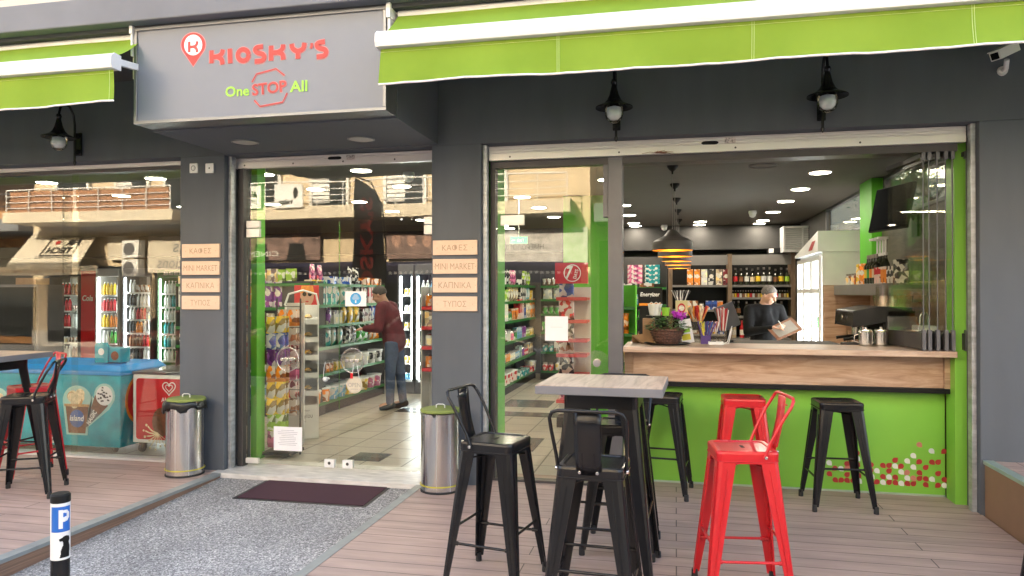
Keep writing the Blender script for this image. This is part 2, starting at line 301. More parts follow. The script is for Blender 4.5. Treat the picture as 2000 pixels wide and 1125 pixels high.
# ---------------------------------------------------------------- mesh builder
class MB:
    def __init__(s): s.v = []; s.f = []; s.m = []; s.s = []
    def add(s, vs, fs, m=0, sm=False):
        o = len(s.v); s.v += [tuple(v) for v in vs]
        for f in fs: s.f.append(tuple(i + o for i in f)); s.m.append(m); s.s.append(sm)
        return s
    def box(s, a, b, m=0):
        x0, y0, z0 = [min(p, q) for p, q in zip(a, b)]; x1, y1, z1 = [max(p, q) for p, q in zip(a, b)]
        return s.add([(x0, y0, z0), (x1, y0, z0), (x1, y1, z0), (x0, y1, z0), (x0, y0, z1), (x1, y0, z1), (x1, y1, z1), (x0, y1, z1)],
                     [(0, 3, 2, 1), (4, 5, 6, 7), (0, 1, 5, 4), (1, 2, 6, 5), (2, 3, 7, 6), (3, 0, 4, 7)], m)
    def obox(s, c, size, rot, m=0):
        r = rot.to_3x3() if hasattr(rot, 'to_3x3') else rot; c = Vector(c); h = Vector(size) / 2
        vs = [c + r @ Vector((x * h.x, y * h.y, z * h.z)) for x, y, z in ((-1, -1, -1), (1, -1, -1), (1, 1, -1), (-1, 1, -1), (-1, -1, 1), (1, -1, 1), (1, 1, 1), (-1, 1, 1))]
        return s.add(vs, [(0, 3, 2, 1), (4, 5, 6, 7), (0, 1, 5, 4), (1, 2, 6, 5), (2, 3, 7, 6), (3, 0, 4, 7)], m)
    def tube(s, pts, r, n=8, m=0, caps=True, closed=False):
        pts = [Vector(p) for p in pts]; k = len(pts); rs = r if isinstance(r, (list, tuple)) else [r] * k
        vs = []; nrm = None
        for i, p in enumerate(pts):
            if closed: d = pts[(i + 1) % k] - pts[i - 1]
            else: d = (pts[min(i + 1, k - 1)] - pts[max(i - 1, 0)])
            d = d.normalized() if d.length > 1e-9 else Vector((0, 0, 1))
            if nrm is None:
                nrm = d.cross(Vector((0, 0, 1)) if abs(d.z) < 0.9 else Vector((1, 0, 0))).normalized()
            else:
                nrm = (nrm - d * nrm.dot(d)); nrm = nrm.normalized() if nrm.length > 1e-6 else d.orthogonal().normalized()
            bn = d.cross(nrm)
            for j in range(n):
                a = 2 * math.pi * j / n; vs.append(p + (nrm * math.cos(a) + bn * math.sin(a)) * rs[i])
        fs = []
        for i in range(k if closed else k - 1):
            a = i * n; b = ((i + 1) % k) * n
            for j in range(n): fs.append((a + j, a + (j + 1) % n, b + (j + 1) % n, b + j))
        s.add(vs, fs, m, True)
        if caps and not closed:
            s.add(vs[:n], [tuple(range(n - 1, -1, -1))], m); s.add(vs[-n:], [tuple(range(n))], m)
        return s
    def lathe(s, prof, n=16, c=(0, 0, 0), m=0, ms=None, axis=2, sm=True):
        c = Vector(c)
        def P(r, z, a):
            x, y = r * math.cos(a), r * math.sin(a)
            return c + (Vector((x, y, z)) if axis == 2 else Vector((x, z, y)) if axis == 1 else Vector((z, x, y)))
        for i in range(len(prof) - 1):
            (r0, z0), (r1, z1) = prof[i], prof[i + 1]; mm = ms[i] if ms else m
            vs = []; fs = []
            if r0 < 1e-6 and r1 < 1e-6: continue
            if r0 < 1e-6:
                vs = [P(0, z0, 0)] + [P(r1, z1, 2 * math.pi * j / n) for j in range(n)]
                fs = [(0, 1 + (j + 1) % n, 1 + j) for j in range(n)]
            elif r1 < 1e-6:
                vs = [P(0, z1, 0)] + [P(r0, z0, 2 * math.pi * j / n) for j in range(n)]
                fs = [(0, 1 + j, 1 + (j + 1) % n) for j in range(n)]
            else:
                vs = [P(r0, z0, 2 * math.pi * j / n) for j in range(n)] + [P(r1, z1, 2 * math.pi * j / n) for j in range(n)]
                fs = [(j, (j + 1) % n, n + (j + 1) % n, n + j) for j in range(n)]
            flat = abs(z1 - z0) < 1e-6
            s.add(vs, fs, mm, sm and not flat)
        return s
    def loft(s, rings, m=0, sm=False, cap0=True, cap1=True):
        n = len(rings[0]); vs = [p for r in rings for p in r]; fs = []
        for i in range(len(rings) - 1):
            for j in range(n): fs.append((i * n + j, i * n + (j + 1) % n, (i + 1) * n + (j + 1) % n, (i + 1) * n + j))
        s.add(vs, fs, m, sm)
        if cap0: s.add(rings[0], [tuple(range(n - 1, -1, -1))], m)
        if cap1: s.add(rings[-1], [tuple(range(n))], m)
        return s
    def prism(s, poly, o, r, u, t, m=0):
        """2D outline in the plane o + x r + y u, thickness t along r x u"""
        o, r, u = Vector(o), Vector(r), Vector(u); n = r.cross(u).normalized() * t
        a = [o + r * x + u * y for x, y in poly]; k = len(a)
        if t == 0: return s.add(a, [tuple(range(k))], m)
        return s.add([p for p in a] + [p + n for p in a], [tuple(range(k - 1, -1, -1)), tuple(range(k, 2 * k))] + [(i, (i + 1) % k, k + (i + 1) % k, k + i) for i in range(k)], m)
    def disc(s, c, rad, r, u, n=24, m=0, ry=None):
        ry = ry or rad
        return s.prism([(rad * math.cos(2 * math.pi * i / n), ry * math.sin(2 * math.pi * i / n)) for i in range(n)], c, r, u, 0, m)
    def ring(s, c, r0, r1, r, u, n=28, m=0):
        c, r, u = Vector(c), Vector(r), Vector(u); vs = []
        for i in range(n):
            a = 2 * math.pi * i / n; d = r * math.cos(a) + u * math.sin(a); vs += [c + d * r0, c + d * r1]
        return s.add(vs, [(2 * i, 2 * i + 1, 2 * ((i + 1) % n) + 1, 2 * ((i + 1) % n)) for i in range(n)], m)
    def ribbon(s, pts, w, o, r, u, m=0, smooth=0):
        p = [Vector(q).to_3d() if len(q) == 2 else Vector(q) for q in [(a[0], a[1], 0) for a in pts]]
        if smooth and len(p) > 2:
            q = []
            for i in range(len(p) - 1):
                p0, p1, p2, p3 = p[max(i - 1, 0)], p[i], p[i + 1], p[min(i + 2, len(p) - 1)]
                for k in range(smooth):
                    t = k / smooth
                    q.append(0.5 * ((2 * p1) + (p2 - p0) * t + (2 * p0 - 5 * p1 + 4 * p2 - p3) * t * t + (3 * p1 - p0 - 3 * p2 + p3) * t ** 3))
            q.append(p[-1]); p = q
        o, r, u = Vector(o), Vector(r), Vector(u); vs = []
        for i in range(len(p)):
            d = (p[min(i + 1, len(p) - 1)] - p[max(i - 1, 0)]).normalized(); nn = Vector((-d.y, d.x, 0)) * w / 2
            for q in (p[i] + nn, p[i] - nn): vs.append(o + r * q.x + u * q.y)
        return s.add(vs, [(2 * i, 2 * i + 1, 2 * i + 3, 2 * i + 2) for i in range(len(p) - 1)], m)
    def text(s, t, c, r, u, w, h=None, m=0, bold=0.0, spacing=1.0):
        vs, fs, bb = text_geo(t, bold, spacing); bw, bh = bb[2] - bb[0], bb[3] - bb[1]
        sx = w / bw; sy = (h / bh) if h else sx; c, r, u = Vector(c), Vector(r), Vector(u)
        cx, cyy = (bb[0] + bb[2]) / 2, (bb[1] + bb[3]) / 2
        return s.add([c + r * ((x - cx) * sx) + u * ((y - cyy) * sy) for x, y in vs], fs, m)
    def mesh(s, name, mats):
        me = bpy.data.meshes.new(name); me.from_pydata(s.v, [], s.f)
        for k in (mats if isinstance(mats, (list, tuple)) else [mats]): me.materials.append(k)
        me.polygons.foreach_set('material_index', s.m); me.polygons.foreach_set('use_smooth', s.s)
        me.update(); return me
    def build(s, name, mats, parent=None, loc=(0, 0, 0), rz=0, bevel=0, label=None):
        o = bpy.data.objects.new(name, s.mesh(name, mats)); COL.objects.link(o)
        o.location = loc; o.rotation_euler = (0, 0, rz)
        if parent: o.parent = parent
        if bevel:
            b = o.modifiers.new('bevel', 'BEVEL'); b.width = bevel; b.segments = 2; b.limit_method = 'ANGLE'; b.angle_limit = R(40)
        if label: o['label'] = label
        return o
_T = {}
def text_geo(t, bold=0.0, spacing=1.0):
    k = (t, bold, spacing)
    if k in _T: return _T[k]
    c = bpy.data.curves.new('t', 'FONT'); c.body = t; c.offset = bold; c.space_character = spacing; c.resolution_u = 3
    o = bpy.data.objects.new('t', c); COL.objects.link(o)
    dg = bpy.context.evaluated_depsgraph_get(); me = bpy.data.meshes.new_from_object(o.evaluated_get(dg))
    vs = [(v.co.x, v.co.y) for v in me.vertices]; fs = [tuple(p.vertices) for p in me.polygons]
    bpy.data.objects.remove(o); bpy.data.curves.remove(c); bpy.data.meshes.remove(me)
    xs = [v[0] for v in vs] or [0, 1]; ys = [v[1] for v in vs] or [0, 1]
    _T[k] = (vs, fs, (min(xs), min(ys), max(xs), max(ys))); return _T[k]
def tag(o, label=None, cat=None, group=None, kind=None):
    if label: o['label'] = label
    if cat: o['category'] = cat
    if group: o['group'] = group
    if kind: o['kind'] = kind
    return o
def E(name, label, cat, loc=(0, 0, 0), rz=0, group=None):
    o = bpy.data.objects.new(name, None); COL.objects.link(o); o.location = loc; o.rotation_euler = (0, 0, rz); o.empty_display_size = 0.1
    return tag(o, label, cat, group)
def kids(o): return [c for c in bpy.data.objects if c.parent == o]
def dup(o, loc=None, rz=None, label=None, group=None, parent=None, tree=None):
    c = o.copy(); COL.objects.link(c)
    if parent: c.parent = parent
    if loc is not None: c.location = loc
    if rz is not None: c.rotation_euler = (0, 0, rz)
    if label: c['label'] = label
    if group: c['group'] = group
    for ch in (list(o.children)): dup(ch, parent=c)
    return c
XR, ZU = Vector((1, 0, 0)), Vector((0, 0, 1))      # a surface that faces the street: right and up
def struct(name, mb, m, **k): return tag(mb.build(name, m, **k), kind='structure')
def rrect(hx, hy, r, z, n=3):
    p = []
    for cx, cy_, a0 in ((hx - r, hy - r, 0), (-hx + r, hy - r, 90), (-hx + r, -hy + r, 180), (hx - r, -hy + r, 270)):
        for i in range(n + 1):
            a = R(a0 + 90 * i / n); p.append(Vector((cx + r * math.cos(a), cy_ + r * math.sin(a), z)))
    return p
# ================================================================ the setting
GZ = -0.27
struct('road', MB().box((-200, -300, GZ - 0.5), (200, 200, GZ)), M['asph'])
# washed-aggregate entrance path that falls gently from the door sill to the street
pv = MB(); pv.add([(-3.9, -0.10, -0.035), (-1.95, -0.10, -0.035), (-1.95, -3.2, -0.15), (-3.9, -3.2, -0.15)], [(0, 3, 2, 1)])
pv.add([(-40, -3.2, -0.15), (40, -3.2, -0.15), (40, -7.2, -0.15), (-40, -7.2, -0.15)], [(0, 3, 2, 1)])
struct('path', pv, M['agg'])
struct('kerb', MB().box((-40, -7.35, GZ), (40, -7.2, -0.14)), M['marble'], bevel=0.01)
struct('pavement', MB().box((-60, -14.1, GZ), (40, -11.6, GZ + 0.12)), M['marble'])
dk = MB(); dk.box((-12, -4.6, -0.02), (-3.90, 0.27, 0))
struct('deck', dk, M['deck'])
struct('deck', MB().box((-1.985, -4.6, -0.02), (2.09, 0.46, 0)), M['deck'])
dt = MB().box((-3.90, -4.6, -0.02), (-3.82, -0.002, 0.003), 0).box((-12, -4.66, -0.02), (-3.82, -4.6, 0.003), 0).box((-3.84, -4.6, -0.2), (-3.826, -0.002, -0.02), 1).box((-12, -4.64, -0.25), (-3.84, -4.62, -0.02), 1)
dt.box((-2.05, -4.6, -0.02), (-1.985, -0.002, 0.003), 0).box((-2.045, -4.6, -0.2), (-2.03, -0.002, -0.02), 1).box((-2.05, -4.66, -0.02), (2.09, -4.6, 0.003), 0).box((-2.04, -4.64, -0.25), (2.09, -4.62, -0.02), 1)
M['dtrim'] = mat('deck_trim', (0.27, 0.29, 0.285), 0.5, metal=0.2, var=0.12, scale=10)
struct('deck_edge', dt, [M['dtrim'], M['deckside']])
rd = MB().box((2.16, -4.6, 0.35), (7, -0.004, 0.377), 1).box((2.094, -4.6, 0.357), (2.16, -0.004, 0.382), 0).box((2.105, -4.6, -0.25), (2.13, -0.004, 0.357), 2)
struct('raised_deck', rd, [mat('pale_green_trim', (0.33, 0.42, 0.36), 0.4, metal=0.3, var=0.12), M['deck'], mat('plain_brown_board', (0.25, 0.14, 0.085), 0.6, var=0.06)])
struct('floor', MB().box((-16, 0.26, -0.1), (2.1, 8.6, -0.002)), M['tiles'])
fb = MB()          # darker tiles laid in bands
for x, y, w, d in ((-3.6, 3.35, 3.1, 0.33), (-1.7, 1.35, 0.33, 0.66), (-2.35, 4.1, 0.66, 0.66), (-3.0, 0.62, 0.33, 0.33)): fb.box((x, y, -0.002), (x + w, y + d, 0.002))
struct('floor_band', fb, mat('dark_tile', (0.09, 0.085, 0.085), 0.25, var=0.1, coat=0.3))

# ================================================================ the shop building
SHOP = E('shop_building', 'dark grey shop front with three glazed openings under a balcony slab', 'building', (0, 0, 0))
def part(name, mb, m, bevel=0, label=None, parent=None): return mb.build(name, m, parent or SHOP, bevel=bevel, label=label)
C1, C2, C3 = (-4.30, -3.86), (-1.954, -1.537), (2.08, 7.0)
for (a, b) in (C1, C2): part('column', MB().box((a, 0, -0.26), (b, 0.42, 2.76)), M['wall'], bevel=0.006)
part('column', MB().box((C3[0], 0, -0.26), (C3[1], 0.5, 2.76)), M['wall'], bevel=0.006)
part('fascia_wall', MB().box((-16, 0.0, 2.76), (7.0, 0.42, 3.498)), M['wall'])
part('balcony_slab', MB().box((-16, -1.2, 3.5), (7.0, 0.42, 3.70)), M['slab'], bevel=0.01)
part('balcony_kerb', MB().box((-16, -1.13, 3.70), (7.0, -1.0, 3.78)), M['canvas'])
br_ = MB()
for i in range(120): br_.tube([(-15.8 + i * 0.19, -1.07, 3.78), (-15.8 + i * 0.19, -1.07, 4.55)], 0.011, 6)
br_.tube([(-16, -1.07, 4.56), (7, -1.07, 4.56)], 0.02, 8); br_.tube([(-16, -1.07, 3.86), (7, -1.07, 3.86)], 0.011, 6)
part('balcony_railing', br_, M['white'])
part('upper_shade_wall', MB().box((-34, 0.0, 3.705), (16.0, 0.3, 8.8)).box((-34, 0.3, 7.6), (2.4, 9.0, 7.9)), M['cream'])  # unseen upper storey, height and width set to shade the street and facades opposite
ub = MB()
for x in (-14, -10.5, -7, -3.2, 0.4, 4): ub.box((x, -0.02, 3.75), (x + 1.6, 0.02, 5.9))
part('balcony_door', ub, M['darkgl'])
part('back_wall', MB().box((-16, 8.3, -0.1), (2.4, 8.55, 7.3)), M['inwall'])
part('ceiling', MB().box((-16, 0.42, 2.75), (2.1, 8.3, 3.49)), M['ceilp'])
part('end_wall', MB().box((-16.2, 0.4, -0.1), (-16, 8.55, 7.3)), M['inwall'])
# right side wall with its clerestory windows
sw = MB(); x0, x1 = 2.101, 2.17
sw.box((x0, 0.5, -0.1), (x1, 8.3, 2.30)); sw.box((x0, 0.5, 2.78), (x1, 8.3, 7.3))
for a, b in ((0.5, 0.56), (2.5, 3.3), (5.55, 8.3)): sw.box((x0, a, 2.30), (x1, b, 2.78))
part('side_wall', sw, M['inwall'])
for a, b in ((0.56, 2.5), (3.3, 5.55)):
    w = part('clerestory_window', MB().box((2.125, a, 2.30), (2.132, b, 2.749)), M['panew'])
    fr = MB()
    for p, q in (((2.102, a, 2.30), (2.15, b, 2.33)), ((2.098, a, 2.72), (2.15, b, 2.748)), ((2.098, a, 2.33), (2.15, a + .03, 2.72)), ((2.098, b - .03, 2.33), (2.15, b, 2.72))): fr.box(p, q)
    part('frame', fr, M['framel'], parent=w)
part('green_pier', MB().box((1.99, 2.55, 1.645), (2.10, 3.05, 2.749)), M['greenin'])
part('wall_cladding', MB().box((2.085, 0.505, 1.66), (2.10, 2.54, 2.28)), M['dwood'])
part('wood_splashback', MB().box((2.08, 0.505, 1.002), (2.10, 2.99, 1.655)), M['wood'])
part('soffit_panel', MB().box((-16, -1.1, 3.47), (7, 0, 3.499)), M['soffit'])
# green returns beside the glass
part('green_return', MB().box((-3.859, 0.422, 0), (-3.80, 0.56, 2.749)), M['greenin'])
part('green_return', MB().box((-1.535, 0.27, 0), (-1.512, 0.75, 2.749)), M['greenin'])
part('green_return', MB().box((2.0, 0.24, 0), (2.078, 0.42, 2.749)), M['green'])
part('green_pillar', MB().box((-1.36, 3.3, 0), (-0.80, 3.75, 2.749)), M['greenin'])
# ceiling bulkhead along the back
part('bulkhead', MB().box((-16, 7.75, 2.32), (2.1, 8.3, 2.749)), M['dark'])

# steel shutter guides and shutter boxes
def shutter(xa, xb, y, za, zb, hole=None):
    t = MB(); t.box((xa, y, za), (xb, y + 0.05, za + 0.045)); t.box((xa, y + 0.006, za + 0.045), (xb, y + 0.05, zb))
    for k in range(3): t.tube([(xa, y + 0.007, za + 0.062 + k * 0.02), (xb, y + 0.007, za + 0.062 + k * 0.02)], 0.006, 6)
    sh = part('shutter_rail', t, M['alu'])
    if hole:
        h = MB(); h.prism([(0.03 * math.cos(R(a)) * (1) + (0.035 if abs(a) <= 90 else -0.035), 0.014 * math.sin(R(a))) for a in list(range(-90, 91, 30)) + list(range(91, 270, 30))], (hole, y - 0.001, (za + zb) / 2 + 0.012), XR, ZU, -0.004)
        part('shutter_grip', h, M['blackm'], parent=sh)
        st = MB().box((hole + 0.11, y - 0.002, zb - 0.055), (hole + 0.19, y + 0.004, zb - 0.012), 0)
        part('sticker', st, mat('small_print_label', (0.5, 0.45, 0.42), 0.5, var=0.6, scale=90), parent=sh)
    sc = MB()
    for i in range(4):
        sx = xa + (xb - xa) * (i + 0.2) / 4; sc.disc((sx, y - 0.001, za + 0.025), 0.008, XR, ZU, 10)
    part('rail_screw', sc, M['frame'], parent=sh)
    return sh
shutter(-3.852, -1.956, 0.15, 2.665, 2.755, hole=PX(653, .15))
shutter(-1.50, 2.04, 0.12, 2.64, 2.755, hole=PX(1387, .12))
part('window_head_strip', MB().box((-9.5, 0.16, 2.722), (-4.302, 0.19, 2.757)), M['alu'])
part('window_head', MB().box((-16, 0.19, 2.69), (-4.302, 0.30, 2.758)), M['frame'])
for x, w in ((-3.858, 0.028), (-1.535, 0.03), (2.048, 0.03)): part('shutter_guide', MB().box((x, 0.06, -0.03), (x + w, 0.13, 2.757)), M['galv'])
# marble door sill
part('door_sill', MB().box((-3.92, -0.10, -0.06), (-1.956, 0.45, 0.004)).box((-4.0, -0.10, -0.14), (-1.956, -0.09, -0.06)), M['marble'], bevel=0.004)
part('window_sill', MB().box((-9.5, 0.16, 0), (-4.302, 0.30, 0.018)), M['alu'])

# ---------------------------------------------------------------- left window
GY = 0.22
lw = part('window', MB().box((PX(140, GY), GY, 0.018), (-4.302, GY + 0.01, 2.69)), M['pane'])
lw2 = part('window', MB().box((PX(118, GY), GY + 0.03, 0.018), (PX(140, GY) + 0.04, GY + 0.04, 2.69)), M['pane'])
lw3 = part('window', MB().box((-9.4, GY, 0.018), (PX(118, GY) + .02, GY + 0.01, 2.69)), M['pane'])
# ---------------------------------------------------------------- glass door
DY = 0.20
seam = PX(662, DY); dl, dr = PX(480, DY), -1.958
part('transom_window', MB().box((dl, DY, 2.19), (dr, DY + 0.01, 2.665)), M['pane'])
for i, (a, b) in enumerate(((dl + 0.01, seam - 0.003), (seam + 0.003, dr))):
    d = part('door', MB().box((a, DY, 0.03), (b, DY + 0.01, 2.18)), M['pane'])
    hx = a if i == 0 else b - 0.13
    hg = MB().box((hx, DY - 0.012, 2.05), (hx + 0.13, DY + 0.022, 2.13), 0).box((hx, DY - 0.012, 2.135), (hx + 0.13, DY + 0.022, 2.20), 0)
    part('hinge', hg, M['alu'], parent=d, bevel=0.004)
    lk = MB(); lx = (seam - 0.13) if i == 0 else (seam + 0.04)
    lk.box((lx, DY - 0.013, 0.03), (lx + 0.095, DY + 0.023, 0.10), 0).disc((lx + 0.047, DY - 0.014, 0.068), 0.014, XR, ZU, 14, 1)
    part('lock', lk, [M['white'], M['frame']], parent=d, bevel=0.003)
    ck = MB().box((hx, DY - 0.013, 0.03), (hx + 0.12, DY + 0.023, 0.075), 0)
    part('pivot', ck, M['alu'], parent=d, bevel=0.003)
    hc = PX(568 if i == 0 else 694, DY); hz = PZ(568, 700, DY)
    hd = MB(); hd.lathe([(0.0, -0.055), (0.105, -0.055), (0.108, -0.05), (0.105, -0.045), (0.0, -0.045)], 32, (hc, DY, hz), axis=1)
    hh = part('handle', hd, M['clearp'], parent=d)
    kn = MB()
    for s_ in (-0.045, 0.0, 0.045):
        kn.lathe([(0.0, -0.075), (0.014, -0.075), (0.016, -0.06), (0.012, -0.05), (0.012, 0.0)], 12, (hc + s_, DY, hz), axis=1)
    kn.tube([(hc + 0.105 * math.cos(2 * math.pi * k / 28), DY - 0.05, hz + 0.105 * math.sin(2 * math.pi * k / 28)) for k in range(28)], 0.004, 6, closed=True)
    part('handle_knob', kn, M['steel'], parent=d)
jm = MB().box((-3.83, 0.16, 0.004), (dl, 0.24, 2.665)); part('door_jamb', jm, M['frame'])
# ---------------------------------------------------------------- middle fixed pane and its frame
mx0, mx1 = PX(972, GY), PX(1193, GY)
part('window', MB().box((-1.46, GY, 0.02), (-0.53, GY + 0.01, 2.58)), M['pane'])
fm = MB()
fm.box((-1.503, 0.18, 0), (-1.462, 0.27, 2.64)); fm.box((-1.462, 0.18, 2.585), (-0.53, 0.27, 2.64)); fm.box((-1.462, 0.18, 0), (-0.53, 0.27, 0.02))
part('window_frame', fm, M['frame'])
part('mullion', MB().box((-0.53, 0.17, 0), (-0.415, 0.30, 2.64)).box((-0.57, 0.185, 2.16), (-0.53, 0.26, 2.585)), M['framel'], bevel=0.004)
part('opening_head', MB().box((-0.415, 0.17, 2.585), (2.0, 0.34, 2.639)), M['frame'])
t = MB().lathe([(0.0, -0.05), (0.10, -0.05), (0.10, -0.042), (0.0, -0.042)], 28, (PX(1167, GY), GY, PZ(1167, 707, GY)), axis=1)
hh = part('window_handle', t, M['clearp'])
part('handle_knob', MB().lathe([(0.0, -0.07), (0.03, -0.07), (0.033, -0.05), (0.02, 0.0)], 16, (PX(1167, GY), GY, PZ(1167, 707, GY)), axis=1), M['steel'], parent=hh)
part('lock_plate', MB().box((PX(978, GY), GY - 0.012, PZ(980, 440, GY)), (PX(1024, GY), GY + 0.02, PZ(980, 420, GY))), M['alu'], bevel=0.003)

# ---------------------------------------------------------------- serving counter in the right opening
CT = E('serving_counter', 'wooden serving counter on a lime green base with teardrop stickers', 'counter', (0.8, 0.45, 0))
def cp(name, mb, m, bevel=0, label=None):
    o = mb.build(name, m, CT, bevel=bevel, label=label); o.location = (-0.8, -0.45, 0); return o
cp('base_panel', MB().box((-0.414, 0.45, 0.012), (1.999, 0.50, 0.80)), M['green'])
cp('skirting', MB().box((-0.414, 0.435, 0.0), (1.999, 0.50, 0.012)), mat('pale_skirting', (0.42, 0.5, 0.42), 0.5, var=0.1))
cp('front_board', MB().box((-0.34, 0.36, 0.835), (1.96, 0.40, 1.078)), M['wood'])
cp('side_board', MB().box((-0.414, 0.38, 0.80), (-0.342, 0.48, 1.078)), M['wood'])
cp('side_board', MB().box((1.962, 0.33, 0.835), (1.999, 0.48, 1.078)), M['wood'])
cp('black_strip', MB().box((-0.34, 0.33, 0.797), (1.999, 0.45, 0.833)), M['blackm'], bevel=0.003)
cp('counter_top', MB().box((-0.414, 0.18, 1.08), (1.999, 0.78, 1.125)), M['woodt'], bevel=0.004)
PET = """835,647,r 865,648,r 893,649,r 923,651,r 953,653,w 1041,657,r 1070,659,w 1100,660,r 1131,661,r 1160,664,w 1190,665,r 1220,667,r 1281,671,r 1342,674,r 1373,675,w 1404,677,r 1434,679,r 1460,680,r 806,617,r 893,622,r 950,625,r 1015,630,w 1070,631,r 1100,633,w 1131,634,r 1190,638,w 1220,639,p 1250,641,r 1281,642,r 1312,644,w 1373,646,r 1404,648,r 1460,651,w 834,590,r 863,592,w 893,590,p 920,596,w 1010,600,r 1040,602,w 1100,604,r 1160,608,w 1190,611,p 1250,612,r 1342,617,r 1404,620,p 1434,622,r 805,563,w 893,568,r 945,571,r 1012,573,r 1070,576,r 1100,577,r 1130,579,w 1160,580,r 1220,584,w 1281,587,r 1404,593,w 1460,595,r 945,542,w 1130,551,r 1190,554,w 1250,558,r 1312,560,r 1342,561,r 1404,564,r 943,515,r 1220,528,w 1434,538,w 1310,505,w 1373,507,r 1250,474,p 1460,485,p"""
pm = MB()
for k, s_ in enumerate(PET.split()):
    x, y, c = s_.split(','); u, v = 1300 + float(x) / 2.529, 680 + float(y) / 2.529
    X0, Z0 = PX(u, 0.448), PZ(u, v, 0.448); rr = 0.0205
    corner = [(1, -1), (-1, -1), (1, -1), (1, 1)][k % 4] if c != 'w' else (1, -1)
    a0 = math.atan2(corner[1], corner[0]); pts = [(rr * math.cos(a0 + R(45 + i * 27)), rr * math.sin(a0 + R(45 + i * 27))) for i in range(11)] + [(corner[0] * rr, corner[1] * rr)]
    pm.prism(pts, (X0, 0.4485, Z0), XR, ZU, 0, {'r': 0, 'w': 1, 'p': 2}[c])
cp('teardrop_stickers', pm, [M['petred'], M['petwhite'], M['petpink']])
# back counter, upright panel and shelf along the right wall
BC = E('back_counter', 'wooden back counter along the right wall with an upright end panel', 'counter', (1.6, 2, 0))
def bp_(name, mb, m): o = mb.build(name, m, BC); o.location = (-1.6, -2, 0); return o
bp_('cabinet', MB().box((1.42, 0.95, 0.0), (2.099, 3.0, 0.955)), M['wood']); bp_('work_top', MB().box((1.38, 0.93, 0.957), (2.099, 3.0, 1.0)), M['woodt'])
bp_('end_panel', MB().box((1.60, 3.0, 0.0), (2.099, 3.05, 1.64)), M['wood'])
ws = E('wall_shelf', 'thick grey wall shelf above the coffee machine', 'shelf', (1.9, 1.8, 1.56))
MB().box((-0.20, -0.80, -0.03), (0.178, 1.15, 0.075)).build('board', M['shgrey'], ws, bevel=0.003)
MB().box((0.1, -0.6, -0.09), (0.178, -0.56, -0.032)).build('bracket', M['frame'], ws)

# ---------------------------------------------------------------- folding glass panels stacked at the right
fx = [1.10, 1.30, 1.42, 1.53, 1.63, 1.86]
for i, u in enumerate((1768, 1795, 1822, 1838, 1851, 1878)):
    ya = 0.20; yb = 0.86
    xa = PX(u if i else 1806, ya + 0.1)
    xb = xa - (0.05 if i else 0.12)
    t = E('folding_glass_panel', ['frontmost' , 'second', 'third', 'fourth', 'fifth', 'rightmost'][i] + ' folded glass panel, counted from the left of the stack on the counter', 'glass panel', (xa, ya, 1.13), group='folded glass panels at the end of the counter')
    L = math.hypot(xb - xa, 0.6); ang = math.atan2(0.6, xb - xa)
    for nm, mb_, mm in (('pane', MB().box((0, -0.005, 0.125), (L, 0.005, 1.42)), M['pane2']), ('bottom_rail', MB().box((0, -0.016, 0.006), (L, 0.016, 0.125)), M['frame']), ('top_rail', MB().box((0, -0.016, 1.42), (L, 0.016, 1.453)), M['frame'])):
        mb_.build(nm, mm, t, rz=ang)
    MB().tube([(0, 0, 0.12), (0, 0, 1.42)], 0.0045, 6).box((-0.012, -0.02, 0.0), (0.012, 0.02, 0.15)).box((-0.012, -0.02, 1.40), (0.012, 0.02, 1.455)).build('edge_profile', M['framel'], t)

# ---------------------------------------------------------------- sign box
SY = -1.10
SG = E('shop_sign', 'grey box sign over the entrance with red and green lettering', 'sign', (-2.88, SY, 2.78))
def sgp(name, mb, m, bevel=0): o = mb.build(name, m, SG, bevel=bevel); o.location = (2.88, -SY, -2.78); return o
sx0, sx1, sz0, sz1 = -3.86, -1.90, 2.78, 3.485
sgp('face_panel', MB().box((sx0 + .025, SY, sz0 + .025), (sx1 - .025, SY + 0.03, sz1 - .025)), M['signf'])
f = MB()
f.box((sx0, SY - 0.012, sz0), (sx1, SY + 0.04, sz0 + .024)); f.box((sx0, SY - 0.012, sz1 - .024), (sx1, SY + 0.04, sz1)); f.box((sx0, SY - 0.012, sz0 + .024), (sx0 + .024, SY + 0.04, sz1 - .024)); f.box((sx1 - .024, SY - 0.012, sz0 + .024), (sx1, SY + 0.04, sz1 - .024))
sgp('frame', f, M['signfr'], 0.003)
sgp('housing', MB().box((sx0 + .005, SY + 0.041, sz0 + .002), (sx1 - .005, SY + .19, sz1 - .002)), M['signfr'])
sgp('canopy_box', MB().box((sx0, SY + 0.191, sz0 - 0.012), (sx1, -0.001, sz1 - 0.02)), M['wall'])
def sgpt(x, y):
    s = (x - 115) / 1650; top = 165 - 125 * s; bot = 830 - 60 * s; return (s * (sx1 - sx0), (1 - (y - top) / (bot - top)) * (sz1 - sz0))
SO = Vector((sx0, SY - 0.001, sz0)); K_ = (sx1 - sx0) / 1650
kk = [0]
def sstroke(mb, pts, w, m, smooth=4, dy=0.0):
    kk[0] += 1; mb.ribbon([sgpt(*p) for p in pts], w * K_, SO + Vector((0, -dy - kk[0] * 0.00004, 0)), XR, ZU, m, smooth)
